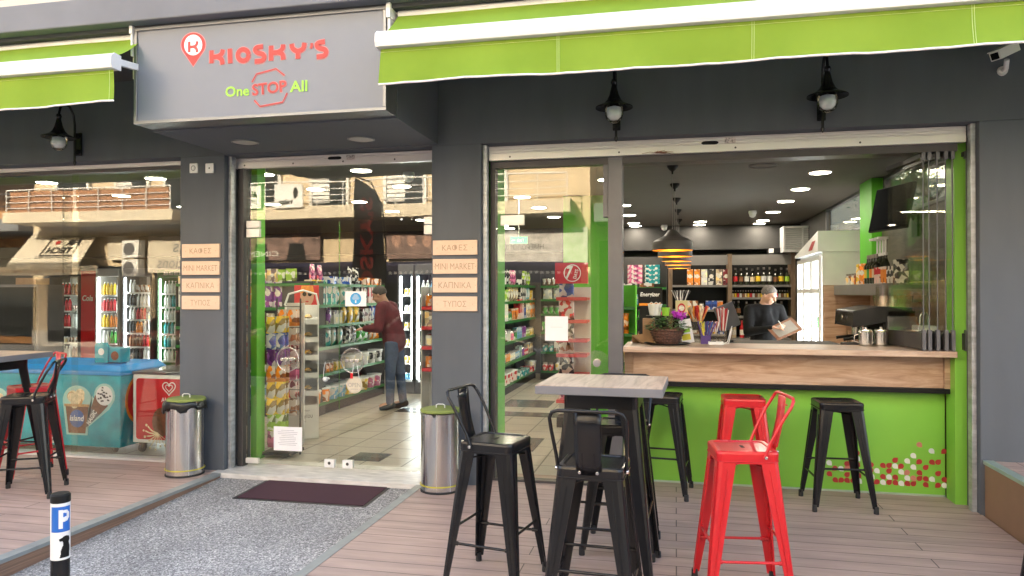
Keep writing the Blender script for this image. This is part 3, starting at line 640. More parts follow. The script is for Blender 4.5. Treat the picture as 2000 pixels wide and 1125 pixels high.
LET = [[(648, 325), (648, 415)], [(724, 320), (716, 350), (690, 368), (655, 372)], [(690, 370), (715, 388), (722, 425)], [(770, 315), (774, 418)],
       [(990, 306), (950, 311), (938, 328), (955, 347), (985, 357), (999, 378), (985, 402), (935, 408)], [(1043, 300), (1042, 405)],
       [(1120, 293), (1115, 325), (1085, 347), (1048, 350)], [(1085, 346), (1115, 360), (1122, 400)], [(1175, 290), (1182, 322), (1213, 342), (1248, 325), (1257, 284)],
       [(1215, 342), (1215, 396)], [(1302, 288), (1303, 308), (1296, 326)], [(1386, 280), (1345, 288), (1335, 306), (1352, 324), (1383, 334), (1394, 354), (1380, 378), (1334, 385)]]
for nm, wd, mi, dy in (('lettering_outline', 38, 'shalo', 0.0), ('lettering', 27, 'sred', 0.003)):
    mb = MB()
    for q in LET: sstroke(mb, q, wd if not (q[0] == (1302, 288)) else wd * .6, 0, 4 if len(q) > 2 else 0, dy)
    q = [(860 + 36 * math.cos(R(a)), 362 + 40 * math.sin(R(a))) for a in range(0, 361, 20)]; sstroke(mb, q, wd, 0, 0, dy)
    hexa = [[(918, 552), (947, 496), (1075, 462), (1130, 510)], [(934, 678), (972, 722), (1118, 696), (1147, 632)]]
    for q in hexa: sstroke(mb, q, 15 if wd > 30 else 8, 0, 0, dy)
    sgp(nm, mb, M[mi])
# pin badge
def pinpoly(r_, tip): 
    p = [(523 + r_ * math.cos(R(a)), 283 - r_ * math.sin(R(a)) * 1.02) for a in range(-38, 219, 12)]
    return [sgpt(*q) for q in p] + [sgpt(523, tip)]
lg = MB(); lg.prism(pinpoly(88, 440), SO, XR, ZU, 0, 0); lg.prism(pinpoly(82, 432), SO + Vector((0, -.001, 0)), XR, ZU, 0, 1)
lg.prism([sgpt(523 + 62 * math.cos(R(a)), 285 + 72 * math.sin(R(a))) for a in range(0, 360, 15)], SO + Vector((0, -.002, 0)), XR, ZU, 0, 2)
for q in ([(497, 262), (497, 336)], [(551, 260), (547, 284), (528, 297), (500, 299)], [(528, 298), (545, 310), (552, 336)]): sstroke(lg, q, 17, 1, 4 if len(q) > 2 else 0, 0.003)
sgp('pin_logo', lg, [M['shalo'], M['sred'], M['swhite']])
ra = R(3.2); tr = Vector((math.cos(ra), 0, math.sin(ra))); tu = Vector((-math.sin(ra), 0, math.cos(ra)))
def stext(mb, t_, x, y, wpx, hpx, m, bold, r_=XR, u_=ZU, dy=0.004):
    a = sgpt(x, y); mb.text(t_, SO + Vector((a[0], -dy, a[1])), r_, u_, wpx * K_, hpx * (sz1 - sz0) / 690, m, bold)
tg = MB(); stext(tg, 'One', 822, 612, 158, 72, 0, 0.022); stext(tg, 'All', 1220, 586, 112, 76, 0, 0.022)
sgp('green_words', tg, M['sgreen'])
tg = MB(); stext(tg, 'STOP', 1031, 594, 232, 86, 0, 0.045, tr, tu, 0.002); sgp('stop_word_outline', tg, M['shalo'])
tg = MB(); stext(tg, 'STOP', 1031, 594, 222, 78, 0, 0.02, tr, tu, 0.004); sgp('stop_word', tg, M['sred'])
for u, v, w_ in ((478, 276, 'left'), (705, 270, 'right')):
    t_ = (CAM_H - 2.768) * FPX / (v - 572); x = t_ * (-math.sin(YAW) + (u - 1000) / FPX * math.cos(YAW)); y = t_ * (math.cos(YAW) + (u - 1000) / FPX * math.sin(YAW)) - CAM_D
    o = E('soffit_light', 'unlit round downlight under the sign box, the %s of the two' % w_, 'ceiling light', (x, y, 2.768), group='downlights under the sign box')
    MB().lathe([(0.0, -0.006), (0.098, -0.006), (0.098, -0.0005)], 28).build('diffuser', M['off'], o); MB().lathe([(0.099, -0.010), (0.108, -0.008), (0.108, -0.0005)], 28).build('trim_ring', M['signfr'], o)

# ---------------------------------------------------------------- awnings
def awning(xa, xb, label, end):
    yb, yr = -1.35, -1.02; zb = 3.165; z1 = zb - 0.055; z0 = 2.885
    o = E('awning', label, 'awning', ((xa + xb) / 2, yb, zb)); off = Vector((-(xa + xb) / 2, -yb, -zb))
    def p(nm, mb, m): q = mb.build(nm, m, o); q.location = off; return q
    nx = int((xb - xa) / 0.08); vs = []; fs = []; K = 8
    for j in range(K + 1):
        t = j / K
        for i in range(nx + 1):
            x = xa + (xb - xa) * i / nx
            sag = -0.02 * math.sin(math.pi * t) + 0.006 * math.sin(x * 5.1) * math.sin(math.pi * t)
            vs.append((x, yr + (yb + 0.03 - yr) * t, 3.46 + (zb + 0.05 - 3.46) * t + sag))
    for j in range(K):
        for i in range(nx): a = j * (nx + 1) + i; fs.append((a, a + nx + 1, a + nx + 2, a + 1))
    p('canopy', MB().add(vs, fs, 0, True), M['awn'])
    prof = [(yb - 0.035, zb - 0.05), (yb - 0.045, zb - 0.02), (yb - 0.04, zb + 0.03), (yb - 0.01, zb + 0.055), (yb + 0.05, zb + 0.05), (yb + 0.05, zb - 0.05)]
    mb = MB(); mb.loft([[Vector((x, y, z)) for y, z in prof] for x in (xa - .01, xb + .01)], 0, False)
    p('front_bar', mb, M['white'])
    for x in (xa - .016, xb + .016): p('end_cap', MB().loft([[Vector((x + d, yb + (y - yb) * 1.05, zb + (z - zb) * 1.05)) for y, z in prof] for d in (-.006, .006)]), M['whitep'])
    vs = []; fs = []; K = 6
    def wav(x, t): return t * t * (0.016 * math.sin(x * 2.3 + 1) + 0.011 * math.sin(x * 6.7) + 0.005 * math.sin(x * 17 + 2) + .004 * math.sin(x * 31))
    for j in range(K + 1):
        t = j / K
        for i in range(nx + 1):
            x = xa + (xb - xa) * i / nx
            fl = (0.02 * t if (end == 'r' and i == nx) or (end == 'l' and i == 0) else 0) * (1 if i else -1)
            vs.append((x + fl, yb + 0.005 + wav(x, t), z1 + (z0 - z1) * t + 0.004 * math.sin(x * 3.1) * t))
    for j in range(K):
        for i in range(nx): a = j * (nx + 1) + i; fs.append((a, a + nx + 1, a + nx + 2, a + 1))
    vo = p('valance', MB().add(vs, fs, 0, True), M['awn'])
    mb = MB(); mb.tube([(vs[K * (nx + 1) + i][0], vs[K * (nx + 1) + i][1], vs[K * (nx + 1) + i][2]) for i in range(0, nx + 1)], 0.007, 6)
    q = mb.build('white_piping', M['white'], vo)
    sm = MB()
    seams = [PX(u, yb) for u in (1090, 1472, 1903)] if end == 'l' else [xb - 1.17 * k - 0.02 for k in range(1, 5)]
    for sx in seams:
        for d in (-0.006, 0.006):
            pts = [(sx + d, yb + 0.003 + wav(sx, t / 6) - 0.003, z1 + (z0 - z1) * t / 6 + 0.004 * math.sin(sx * 3.1) * t / 6) for t in range(7)]
            sm.tube(pts, 0.0013, 4)
    if end == 'r': sm.tube([(xb - 0.03 + .015 * t / 6, yb + wav(xb, t / 6), z1 + (z0 - z1) * t / 6) for t in range(7)], 0.0015, 4)
    sm.tube([(xa + (xb - xa) * i / 40, yb + 0.001, z1 - 0.022) for i in range(41)], 0.001, 4)
    sm.build('seam_stitching', mat('stitching', (0.7, 0.85, 0.35), 0.6, var=0.02), vo)
    mb = MB(); mb.tube([(xa, yr, 3.44), (xb, yr, 3.44)], 0.035, 12); p('roller', mb, M['white'])
    return o, p
o, p = awning(-9.5, -3.83, 'lime green awning with a white front bar left of the sign', 'r')
mb = MB(); mb.obox((-3.845, -1.2, 3.19), (0.03, 0.32, 0.045), Matrix.Rotation(0.1, 3, 'X')); p('folding_arm', mb, M['whitep'])
mb = MB(); mb.box((-3.885, -1.09, 3.12), (-3.862, -1.0, 3.28)).box((-3.885, -1.13, 3.44), (-3.862, -1.0, 3.497)).box((-3.88, -1.12, 3.28), (-3.866, -1.02, 3.44)); p('bracket', mb, M['white'])
o, p = awning(-1.84, 6.5, 'long lime green awning with a white front bar right of the sign', 'l')
mb = MB(); mb.box((-1.893, -1.13, 3.40), (-1.865, -1.0, 3.497)).box((-1.89, -1.11, 3.15), (-1.872, -1.03, 3.40)); p('bracket', mb, M['white'])

# ---------------------------------------------------------------- gooseneck wall lamps
def wall_lamp(x, label):
    o = E('wall_lamp', label, 'wall lamp', (x, 0, 2.9), group='black gooseneck lamps on the dark fascia wall')
    k = -0.24
    MB().box((-0.03, -0.022, -0.09), (0.03, -0.001, 0.12)).lathe([(0, -0.05), (0.022, -0.045), (0.028, -0.022)], 12, (0, 0, 0.09), axis=1).lathe([(0, -0.05), (0.022, -0.045), (0.028, -0.022)], 12, (0, 0, -0.06), axis=1).build('wall_plate', M['black'], o, bevel=0.006)
    arm = MB(); arm.tube([(0, -0.06, -0.16), (0, -0.06, 0.18), (0, -0.075, 0.27), (0, -0.12, 0.335), (0, -0.17, 0.345), (0, -0.22, 0.31), (0, k, 0.24), (0, k, 0.2)], 0.010, 10)
    arm.lathe([(0, -0.19), (0.012, -0.175), (0.014, -0.155), (0.01, -0.15)], 10, (0, -0.06, 0)); arm.tube([(0, -0.02, 0.09), (0, -0.06, 0.09)], 0.008, 8); arm.tube([(0, -0.02, -0.06), (0, -0.06, -0.06)], 0.008, 8)
    arm.build('gooseneck_arm', M['black'], o)
    sh = MB(); sh.lathe([(0.018, 0.24), (0.024, 0.22), (0.018, 0.20), (0.022, 0.18), (0.034, 0.13), (0.052, 0.09), (0.075, 0.065), (0.115, 0.045), (0.138, 0.035), (0.138, 0.028), (0.11, 0.036), (0.07, 0.05), (0.03, 0.09), (0.0, 0.10)], 28, (0, k, 0))
    sh.build('shade', M['black'], o)
    gl = MB(); gl.lathe([(0.0, -0.085), (0.03, -0.08), (0.058, -0.055), (0.07, -0.015), (0.068, 0.02), (0.06, 0.045)], 22, (0, k, 0)); gl.build('glass_globe', M['panew'], o)
    gl = MB(); gl.lathe([(0.0, -0.065), (0.03, -0.058), (0.052, -0.035), (0.056, -0.005), (0.05, 0.03), (0.0, 0.05)], 20, (0, k, 0)); gl.build('bulb', M['frost'], o)
wall_lamp(-5.35, 'black gooseneck wall lamp left of the sign, above the left window')
wall_lamp(-0.447, 'black gooseneck wall lamp above the middle glass pane')
wall_lamp(1.04, 'black gooseneck wall lamp above the serving counter')
# security camera
o = E('security_camera', 'white security camera on the wall at the top right', 'camera', (PX(1950, 0), 0, 3.10))
MB().lathe([(0.0, -0.02), (0.03, -0.02), (0.034, 0)], 14, (0.03, 0, 0), axis=1).tube([(0.03, -0.02, 0), (0.03, -0.06, 0.0), (0.02, -0.10, 0.05)], 0.017, 10).build('mount', M['whitep'], o)
q = Matrix.Rotation(R(-58), 3, 'Z') @ Matrix.Rotation(R(24), 3, 'X')
MB().obox((-0.02, -0.17, 0.085), (0.075, 0.20, 0.06), q).obox((-0.02, -0.17, 0.122), (0.09, 0.24, 0.008), q).build('body', M['whitep'], o, bevel=0.012)
MB().obox(Vector((-0.02, -0.17, 0.085)) + q @ Vector((0, -0.101, 0)), (0.055, 0.006, 0.045), q).build('lens', M['screen'], o, bevel=0.01)
# sockets
for u, l in ((379, 'left'), (410, 'right')):
    o = E('wall_socket', 'small white electrical box high on the left column, the %s one' % l, 'socket', (PX(u, 0), 0, PZ(u, 328, 0)))
    MB().box((-0.041, -0.014, -0.043), (0.041, -0.0005, 0.043)).build('cover_plate', M['white'], o, bevel=0.005)
    if l == 'left': MB().ring((0, -0.0155, 0), 0.018, 0.023, XR, ZU, 18, 0).ribbon([(0.005, 0.012), (0.012, 0.0), (0.004, -0.013)], 0.004, (0, -0.0157, 0), XR, ZU).build('cover_mark', M['framel'], o)
    else: MB().disc((0, -0.0155, 0), 0.007, XR, ZU, 12).build('cover_mark', M['blackm'], o)
# plaques
WORDS = ('ΚΑΦΕΣ', 'MINI MARKET', 'ΚΑΠΝΙΚΑ', 'ΤΥΠΟΣ')
WID = (0.215, 0.335, 0.275, 0.195)
for ci, xc in ((0, -4.08), (1, PX(889.5, 0))):
    for k, wd in enumerate(WORDS):
        z = 1.985 - 0.0625 - k * 0.152 - (0.0 if ci == 0 else 0.003)
        o = E('wall_plaque', 'pale wooden plaque reading %s, %s on the %s column' % (wd, ('topmost', 'second from the top', 'third from the top', 'lowest')[k], ('left', 'middle')[ci]), 'sign', (xc, 0, z), group='wooden word plaques on the columns')
        MB().box((-0.187, -0.02, -0.06), (0.187, -0.001, 0.06)).build('board', M['plaque'], o, bevel=0.003)
        t = MB().text(wd.replace('Κ', 'K'), (0, -0.0206, 0), XR, ZU, WID[k], 0.05, 0, 0.0)
        for s_ in (-1, 1): t.disc((s_ * 0.150 if k != 1 and k != 2 else s_ * 0.174, -0.0206, -0.002), 0.0035, XR, ZU, 8)
        t.build('lettering', M['plaquet'], o)
o = E('string_tangle', 'brown tangle of string snagged on the shutter rail above the right opening', 'string', (PX(1290, .12), .10, PZ(1290, 297, .12)))
t = MB(); r9 = random.Random(4); t.tube([(r9.gauss(0, .035), r9.gauss(0, .006), r9.gauss(0, .008)) for k in range(22)], .0022, 5); t.tube([(-.14, 0, -.008), (-.08, .004, .004), (-.02, 0, -.004), (.05, 0, .004), (.10, 0, -.004)], .002, 5)
t.build('string', mat('brown_string', (.22, .10, .06), .8), o)
# ================================================================ stools
def loft_leg(mb, sx, sy, topx, botx, ztop, zbot, wt, wb, th=0.004, ct=0.020, cb=0.010, m=0):
    rings = []
    for k in range(5):
        t = k / 4; ex = topx + (botx - topx) * t; z = ztop + (zbot - ztop) * t; w = wt + (wb - wt) * t; c = ct + (cb - ct) * t
        P = [(w, 0), (c * 1.2, 0), (c * .35, c * .35), (0, c * 1.2), (0, w), (th * 2.2, w), (th * 2.2, c + th), (c + th, th * 2.2), (w, th * 2.2)]
        ring = [Vector((sx * (ex - a), sy * (ex - b), z)) for a, b in P]
        if sx * sy > 0: ring.reverse()
        rings.append(ring)
    mb.loft(rings, m)
def make_stool(label, color, back):
    o = E('bar_stool', label, 'bar stool'); m = M[color]
    st = MB(); H = 0.765
    st.loft([rrect(h, h, r, z, 4) for h, r, z in ((0.150, 0.035, H - .062), (0.153, 0.036, H - .014), (0.150, 0.036, H - .004), (0.143, 0.034, H), (0.128, 0.03, H), (0.122, 0.028, H - .005))], 0, False, False, True)
    st.loft([rrect(h, h, r, z, 4) for h, r, z in ((0.147, 0.034, H - .062), (0.147, 0.034, H - .02))], 0, False, False, True)
    st.tube([p + Vector((0, 0, 0)) for p in rrect(0.1535, 0.1535, 0.036, H - .05, 4)], 0.0025, 5, closed=True)
    st.prism([(x, y) for x, y in ((-.028, -.010), (.028, -.010), (.034, 0), (.028, .010), (-.028, .010), (-.034, 0))], (0, 0, H - .0045), (1, 0, 0), (0, 1, 0), 0, 1)
    st.build('seat', [m, M['blackm']], o)
    for sx in (-1, 1):
        for sy in (-1, 1):
            l = MB(); loft_leg(l, sx, sy, 0.149, 0.217, H - .055, 0.035, 0.088, 0.036)
            lo = l.build('leg', m, o)
            # pressed ridge down the middle of each flange and the rubber foot
            r = MB()
            for ax in (0, 1):
                pts = []
                for t in (0.05, 0.5, 0.92):
                    e = 0.149 + 0.068 * t + 0.001; w = (0.088 - 0.052 * t) * 0.6; z = H - .055 + (0.035 - H + .055) * t
                    pts.append((sx * (e - (w if ax else 0)), sy * (e - (0 if ax else w)), z))
                r.tube(pts, [0.003, 0.0035, 0.002], 5)
            r.build('pressed_ridge', m, lo)
            f = MB(); f.lathe([(0, 0), (0.017, 0), (0.018, 0.006), (0.0165, 0.05), (0, 0.05)], 10, (sx * .206, sy * .206, 0)); f.build('foot', M['rubber'], lo)
    for z, ax in ((0.30, 0), (0.23, 1)):
        for s_ in (-1, 1):
            e = 0.149 + 0.068 * ((H - .055 - z) / (H - .09)) - 0.012
            a, b = ((-e, s_ * e, z), (e, s_ * e, z)) if ax == 0 else ((s_ * e, -e, z), (s_ * e, e, z))
            MB().tube([a, b], 0.0075, 8).tube([Vector(a).lerp(Vector(b), 0.04), Vector(a).lerp(Vector(b), 0.13)], 0.0115, 8).tube([Vector(a).lerp(Vector(b), 0.87), Vector(a).lerp(Vector(b), 0.96)], 0.0115, 8).build('footrest', m, o)
    x = MB(); x.tube([(-.145, -.145, H - .10), (0, 0, H - .075), (.145, .145, H - .10)], 0.005, 6); x.tube([(-.145, .145, H - .10), (0, 0, H - .085), (.145, -.145, H - .10)], 0.005, 6)
    x.build('cross_brace', m, o)
    if back:
        b = MB(); half = [(-.159, -.075, H - .03), (-.162, -.10, H + .04), (-.172, -.165, H + .17), (-.172, -.20, H + .225), (-.158, -.214, H + .253), (-.13, -.220, H + .262)]
        path = [Vector(p) for p in half] + [Vector((-p[0], p[1], p[2])) for p in reversed(half)]
        b.tube(path, 0.0085, 9); b.build('back_frame', m, o)
        pn = MB(); rows = []
        for t in [i / 5 for i in range(6)]:
            y = -.156 - .058 * t - 0.012 * math.sin(math.pi * t); z = H - .035 + .292 * t; hw = .058 + .006 * t
            rows.append([Vector((hw * c, y + 0.010 * (c * c) , z)) for c in (-1, -.6, 0, .6, 1)])
        vs = [p for r_ in rows for p in r_]; fs = [(i * 5 + j, i * 5 + j + 1, (i + 1) * 5 + j + 1, (i + 1) * 5 + j) for i in range(5) for j in range(4)]
        pn.add(vs, fs, 0, True); q = pn.build('back_panel', m, o); so = q.modifiers.new('s', 'SOLIDIFY'); so.thickness = 0.003
        MB().tube([(-.036, -.217, H + .215), (.036, -.217, H + .215)], 0.004, 6).tube([(-.030, -.17, H + .0), (-.026, -.185, H + .07)], 0.003, 5).tube([(.030, -.17, H + .0), (.026, -.185, H + .07)], 0.003, 5).build('embossed_rib', m, q)
        for bx, by, bz in ((-.04, -.166, H - .02), (.04, -.166, H - .02)):
            MB().lathe([(0, -.008), (.007, -.006), (.009, 0)], 10, (bx, by, bz), axis=1).build('bolt', M['steel'], q)
        for bx in (-1, 1): MB().lathe([(0, bx * .012), (.008, bx * .010), (.010, 0)], 10, (bx * .160, -.08, H - .026), axis=0).build('bolt', M['steel'], o)
    return o
G_S = 'metal bar stools on the decking'
blk = make_stool('black metal bar stool with a low backrest, left of the front table by the bin', 'black', True)
def put(o, x, y, rz, label=None, group=G_S):
    o.location = (x, y, 0.0); o.rotation_euler = (0, 0, R(rz)); o['group'] = group
    if label: o['label'] = label
    return o
def cpy(o, x, y, rz, label): return dup(o, (x, y, 0), R(rz), label, G_S)
put(blk, -0.955, -1.86, -101)
cpy(blk, -0.375, -2.29, -3, 'black metal bar stool with its backrest towards the viewer, nearest at the front table')
cpy(blk, -0.33, -1.20, 177, 'black metal bar stool with a backrest pushed in behind the front table')
cpy(blk, -4.90, -0.98, 118, 'black metal bar stool with a backrest at the table on the left deck')
cpy(blk, 1.60, -2.42, 0, 'black metal bar stool mostly cut off by the right edge of the picture')
flat = make_stool('black backless bar stool in front of the green counter, right of the red ones', 'black', False)
put(flat, 1.15, 0.045, 4)
cpy(flat, -0.11, 0.12, -6, 'black backless bar stool at the counter, half behind the front table')
rf = make_stool('red backless bar stool standing at the green counter', 'red', False)
put(rf, 0.495, 0.10, 1)
rb = make_stool('red metal bar stool with a backrest, standing alone in the foreground', 'red', True)
put(rb, 0.33, -1.79, 98)
cpy(rb, -5.36, -0.50, 150, 'red metal bar stool with a backrest behind the black one on the left deck')

# ================================================================ high tables
def make_table(label):
    o = E('high_table', label, 'table')
    MB().box((-.335, -.30, 1.012), (.335, .30, 1.056), 0).build('edge_band', M['tedge'], o, bevel=0.003)
    MB().box((-.332, -.297, 1.0565), (.332, .297, 1.0595), 0).build('table_top', M['tablew'], o)
    ft = MB(); ft.loft([rrect(.20, .20, .03, z, 3) for z in (0.93, 1.010)]); ft.build('top_frame', M['black'], o)
    for sx in (-1, 1):
        for sy in (-1, 1):
            l = MB(); loft_leg(l, sx, sy, 0.198, 0.288, 0.945, 0.02, 0.10, 0.042, m=0, ct=.024)
            lo = l.build('leg', M['black'], o)
            MB().lathe([(0, 0), (0.018, 0), (0.019, 0.006), (0.017, 0.035), (0, 0.035)], 10, (sx * .275, sy * .275, 0)).build('foot', M['rubber'], lo)
    for z, s_ in ((0.30, 1), (0.30, -1)):
        e = .198 + .09 * .69 - .014
        MB().tube([(-e, s_ * e, z), (e, s_ * e, z)], .008, 8).build('cross_bar', M['black'], o); MB().tube([(s_ * e, -e, z + .05), (s_ * e, e, z + .05)], .008, 8).build('cross_bar', M['black'], o)
    return o
tb = make_table('square wooden high table with a grey edge and black legs, in front'); tb.location = (-0.39, -1.60, 0); tb.rotation_euler = (0, 0, R(-2)); tb['group'] = 'square high tables'
dup(tb, (-5.46, -0.82, 0), R(4), 'square wooden high table cut by the left edge of the picture', 'square high tables')

# ================================================================ bins
def make_bin(label, x, y, bagged):
    o = E('pedal_bin', label, 'bin', (x, y, 0), group='stainless steel bins beside the columns')
    b = MB(); b.lathe([(0, .006), (.15, .006), (.152, .012), (.152, .60), (.155, .604), (.155, .612), (.148, .612)], 40); b.build('body', M['steel'], o)
    MB().lathe([(0, 0), (.158, 0), (.158, .012), (.153, .016)], 36).build('base_ring', M['rubber'], o)
    MB().tube([(.159 * math.cos(2 * math.pi * k / 36), .159 * math.sin(2 * math.pi * k / 36), .055) for k in range(36)], .004, 6, closed=True).build('hoop', M['yellow'], o)
    l = MB(); l.lathe([(.150, .618), (.158, .620), (.160, .632), (.150, .643), (0, .648)], 36); lo = l.build('lid', M['bin_green'], o)
    MB().tube([(-.035, 0, .645), (-.035, 0, .668), (-.02, 0, .675), (.02, 0, .675), (.035, 0, .668), (.035, 0, .645)], .004, 6).build('handle', M['white'], lo)
    if bagged:
        g_ = MB(); rings = []; n = 40
        for r0, z0, am in ((.150, .635, 0), (.166, .632, .004), (.172, .612, .007), (.171, .585, .010), (.170, .565, .016)):
            rings.append([Vector(((r0 + am * math.sin(j * 1.9)) * math.cos(2 * math.pi * j / n), (r0 + am * math.cos(j * 2.3)) * math.sin(2 * math.pi * j / n), z0 + am * 1.3 * math.sin(j * .9) - (.03 * am / .016 if 17 < j < 26 else 0))) for j in range(n)])
        g_.loft(rings, 0, True, False, False)
        q = g_.build('bin_bag', M['bag'], o); sd = q.modifiers.new('s', 'SOLIDIFY'); sd.thickness = .002
        lo.location = (0.012, 0, .012)
    else: MB().prism([(-.02, 0), (.02, 0), (0, -.022)], (.0 , -.161, .612), XR, ZU, .002).build('bag_tip', M['bag'], o)
make_bin('stainless steel bin with a black bag over its rim, by the left column', -4.115, -0.175, True)
make_bin('stainless steel bin with a closed olive lid, by the middle column', -1.815, -0.19, False)

# ================================================================ doormat
MT = MB(); MT.loft([rrect(.56, .30, .01, z, 1) for z in (0, .007)], 0)
o = E('doormat', 'dark purple doormat lying on the path before the glass door', 'doormat', (-2.83, -0.30, -0.048)); o.rotation_euler = (R(2.1), 0, 0)
mo = MT.build('mat_border', M['rubber'], o); MB().box((-.53, -.27, .0072), (.53, .27, .011)).build('carpet', M['mattx'], o)

# ================================================================ bollard
o = E('bollard', 'black and white parking bollard with a blue P sticker', 'bollard', (PX(120, -3.07), -3.07, -0.152))
MB().lathe([(0, 0), (.037, 0), (.037, .56)], 24).build('post', M['black'], o)
MB().lathe([(.0372, .56), (.0377, .562), (.0377, .80), (.0372, .802)], 24).build('white_sleeve', M['white'], o)
MB().lathe([(.0377, .802), (.039, .804), (.039, .832), (.034, .84), (0, .842)], 24).build('cap', M['blackm'], o)
def wrap(poly, rad, a_c, z_c, mats, name, sub=0.006):
    """a flat outline cut finely and wrapped on the post"""
    mb = MB(); xs = [p[0] for p in poly]; zs = [p[1] for p in poly]
    def inside(x, z):
        c = False; k = len(poly)
        for i in range(k):
            x1, z1 = poly[i]; x2, z2 = poly[i - 1]
            if (z1 > z) != (z2 > z) and x < (x2 - x1) * (z - z1) / (z2 - z1) + x1: c = not c
        return c
    nx = int((max(xs) - min(xs)) / sub) + 1; nz_ = int((max(zs) - min(zs)) / sub) + 1
    for i in range(nx):
        for j in range(nz_):
            x = min(xs) + (i + .5) * sub; z = min(zs) + (j + .5) * sub
            if not inside(x, z): continue
            q = [(x - sub / 2, z - sub / 2), (x + sub / 2, z - sub / 2), (x + sub / 2, z + sub / 2), (x - sub / 2, z + sub / 2)]
            mb.add([(rad * math.cos(a_c + px / rad), rad * math.sin(a_c + px / rad), z_c + pz) for px, pz in q], [(0, 1, 2, 3)], 0, True)
    return mb.build(name, mats, o)
ac = math.atan2(-(CAM_D - 3.07), -PX(120, -3.07)) + R(8)   # the stickers face the path
wrap([(-.045, -.055), (.04, -.055), (.04, .055), (-.045, .055)], .0381, ac, .735, M['pblue'], 'blue_square', .006)
Pp = [(-.022, -.04), (-.006, -.04), (-.006, -.012), (.012, -.010), (.022, .004), (.022, .024), (.012, .038), (-.022, .04)]
wrap(Pp, .0385, ac + .25, .735, M['white'], 'letter_p', .002)
wrap([(-.005, .008), (.008, .010), (.010, .024), (-.005, .026)], .0389, ac + .25, .735, M['pblue'], 'letter_p_gap', .002)
dogp = [(-.02, -.045), (.022, -.045), (.024, .0), (.018, .018), (.024, .03), (.018, .045), (.0, .048), (-.012, .04), (-.022, .036), (-.020, .026), (-.008, .024), (-.006, .01), (-.014, -.01), (-.016, -.03)]
wrap(dogp, .0385, ac + .3, .615, M['blackm'], 'dog_silhouette', .0022)
# loose black strap at its foot
o = E('cable_loop', 'black plastic strap looped at the foot of the bollard', 'strap', (PX(95, -3.1), -3.12, -0.152))
MB().tube([(.04, .02, .02), (.02, 0, .10), (.045, 0, .17), (.03, 0, .19), (-.02, 0, .13), (-.035, 0, .04), (-.06, 0, .005), (-.10, -.02, .006)], .005, 6).build('strap', M['rubber'], o)

# ================================================================ freezers behind the left window
FY = 0.36
def frz(name, label, x0, x1, zt, mats): return E(name, label, 'freezer', ((x0 + x1) / 2, FY, 0.018))
fx0, fx1 = PX(-140, FY), PX(236, FY)
o = E('chest_freezer', 'turquoise chest freezer with ice cream pictures behind the left window', 'freezer', (fx1, FY, 0.0)); w = fx1 - fx0
MB().box((-w, 0, .06), (0, .62, .755)).build('body', M['turq'], o, bevel=.012)
l = MB(); l.loft([[Vector(p) for p in ((-w - .01, -.012, z0), (.012, -.012, z0), (.012, .64, z0), (-w - .01, .64, z0))] if True else None for z0 in (.757, .80)] + [[Vector(p) for p in ((-w + .04, .05, .845), (-.05, .05, .845), (-.05, .60, .86), (-w + .04, .60, .86))]])
l.build('lid', M['blue'], o, bevel=.008)
for cx in (-.12, -w + .2):
    for cy_ in (.08, .5): MB().lathe([(0, -.012), (.028, -.012), (.03, 0), (.028, .012), (0, .012)], 14, (cx, cy_, .03), axis=0).box((cx - .015, cy_ - .012, .03), (cx + .015, cy_ + .012, .06)).build('castor', M['framel'], o)
def fp(u, v): return (PX(u, FY) - fx1, PZ(u, v, FY))
def pic_cup(parent, u0, u1, vt, vb, text):
    xa, zt = fp(u0, vt); xb, zb = fp(u1, vb); cx = (xa + xb) / 2; w_ = (xb - xa) / 2; h = zt - zb
    A = Vector((cx, -.002, zb)); mb = MB()
    glow = [(w_ * 1.18 * math.cos(R(a)) , h * .74 + h * .34 * math.sin(R(a))) for a in range(-10, 191, 15)] + [(-w_ * .85, -h * .04), (w_ * .85, -h * .04)]
    mb.prism(glow, A, XR, ZU, 0, 3)
    mb.prism([(-w_ * .68, 0), (w_ * .68, 0), (w_ * .95, h * .62), (-w_ * .95, h * .62)], A + Vector((0, -.001, 0)), XR, ZU, 0, 0)
    for k in range(15):
        rr = rng.random() * .75; a = rng.random() * 6.28
        mb.disc(A + Vector((w_ * rr * math.cos(a), -.002 - k * .0002, h * .78 + h * .2 * rr * math.sin(a))), w_ * (.3 + .12 * rng.random()), XR, ZU, 14, 1 if k % 4 else 4)
    mb.prism([(-w_, h * .60), (w_, h * .60), (w_ * 1.02, h * .66), (-w_ * 1.02, h * .66)], A + Vector((0, -.006, 0)), XR, ZU, 0, 4)
    mb.disc(A + Vector((0, -.002, h * .33)), w_ * .6, XR, ZU, 24, 5, h * .2)
    mb.text(text, A + Vector((0, -.0035, h * .34)), XR, (0.12, 0, 1), w_ * 1.1, h * .13, 2, .02)
    q = mb.build('ice_cream_cup_picture', [M['brown'], M['creamy'], M['white'], mat('pale_glow', (.35, .62, .58), .4, var=.05), mat('caramel', (.5, .28, .1), .4, var=.3, scale=60), M['print_blue']], parent)
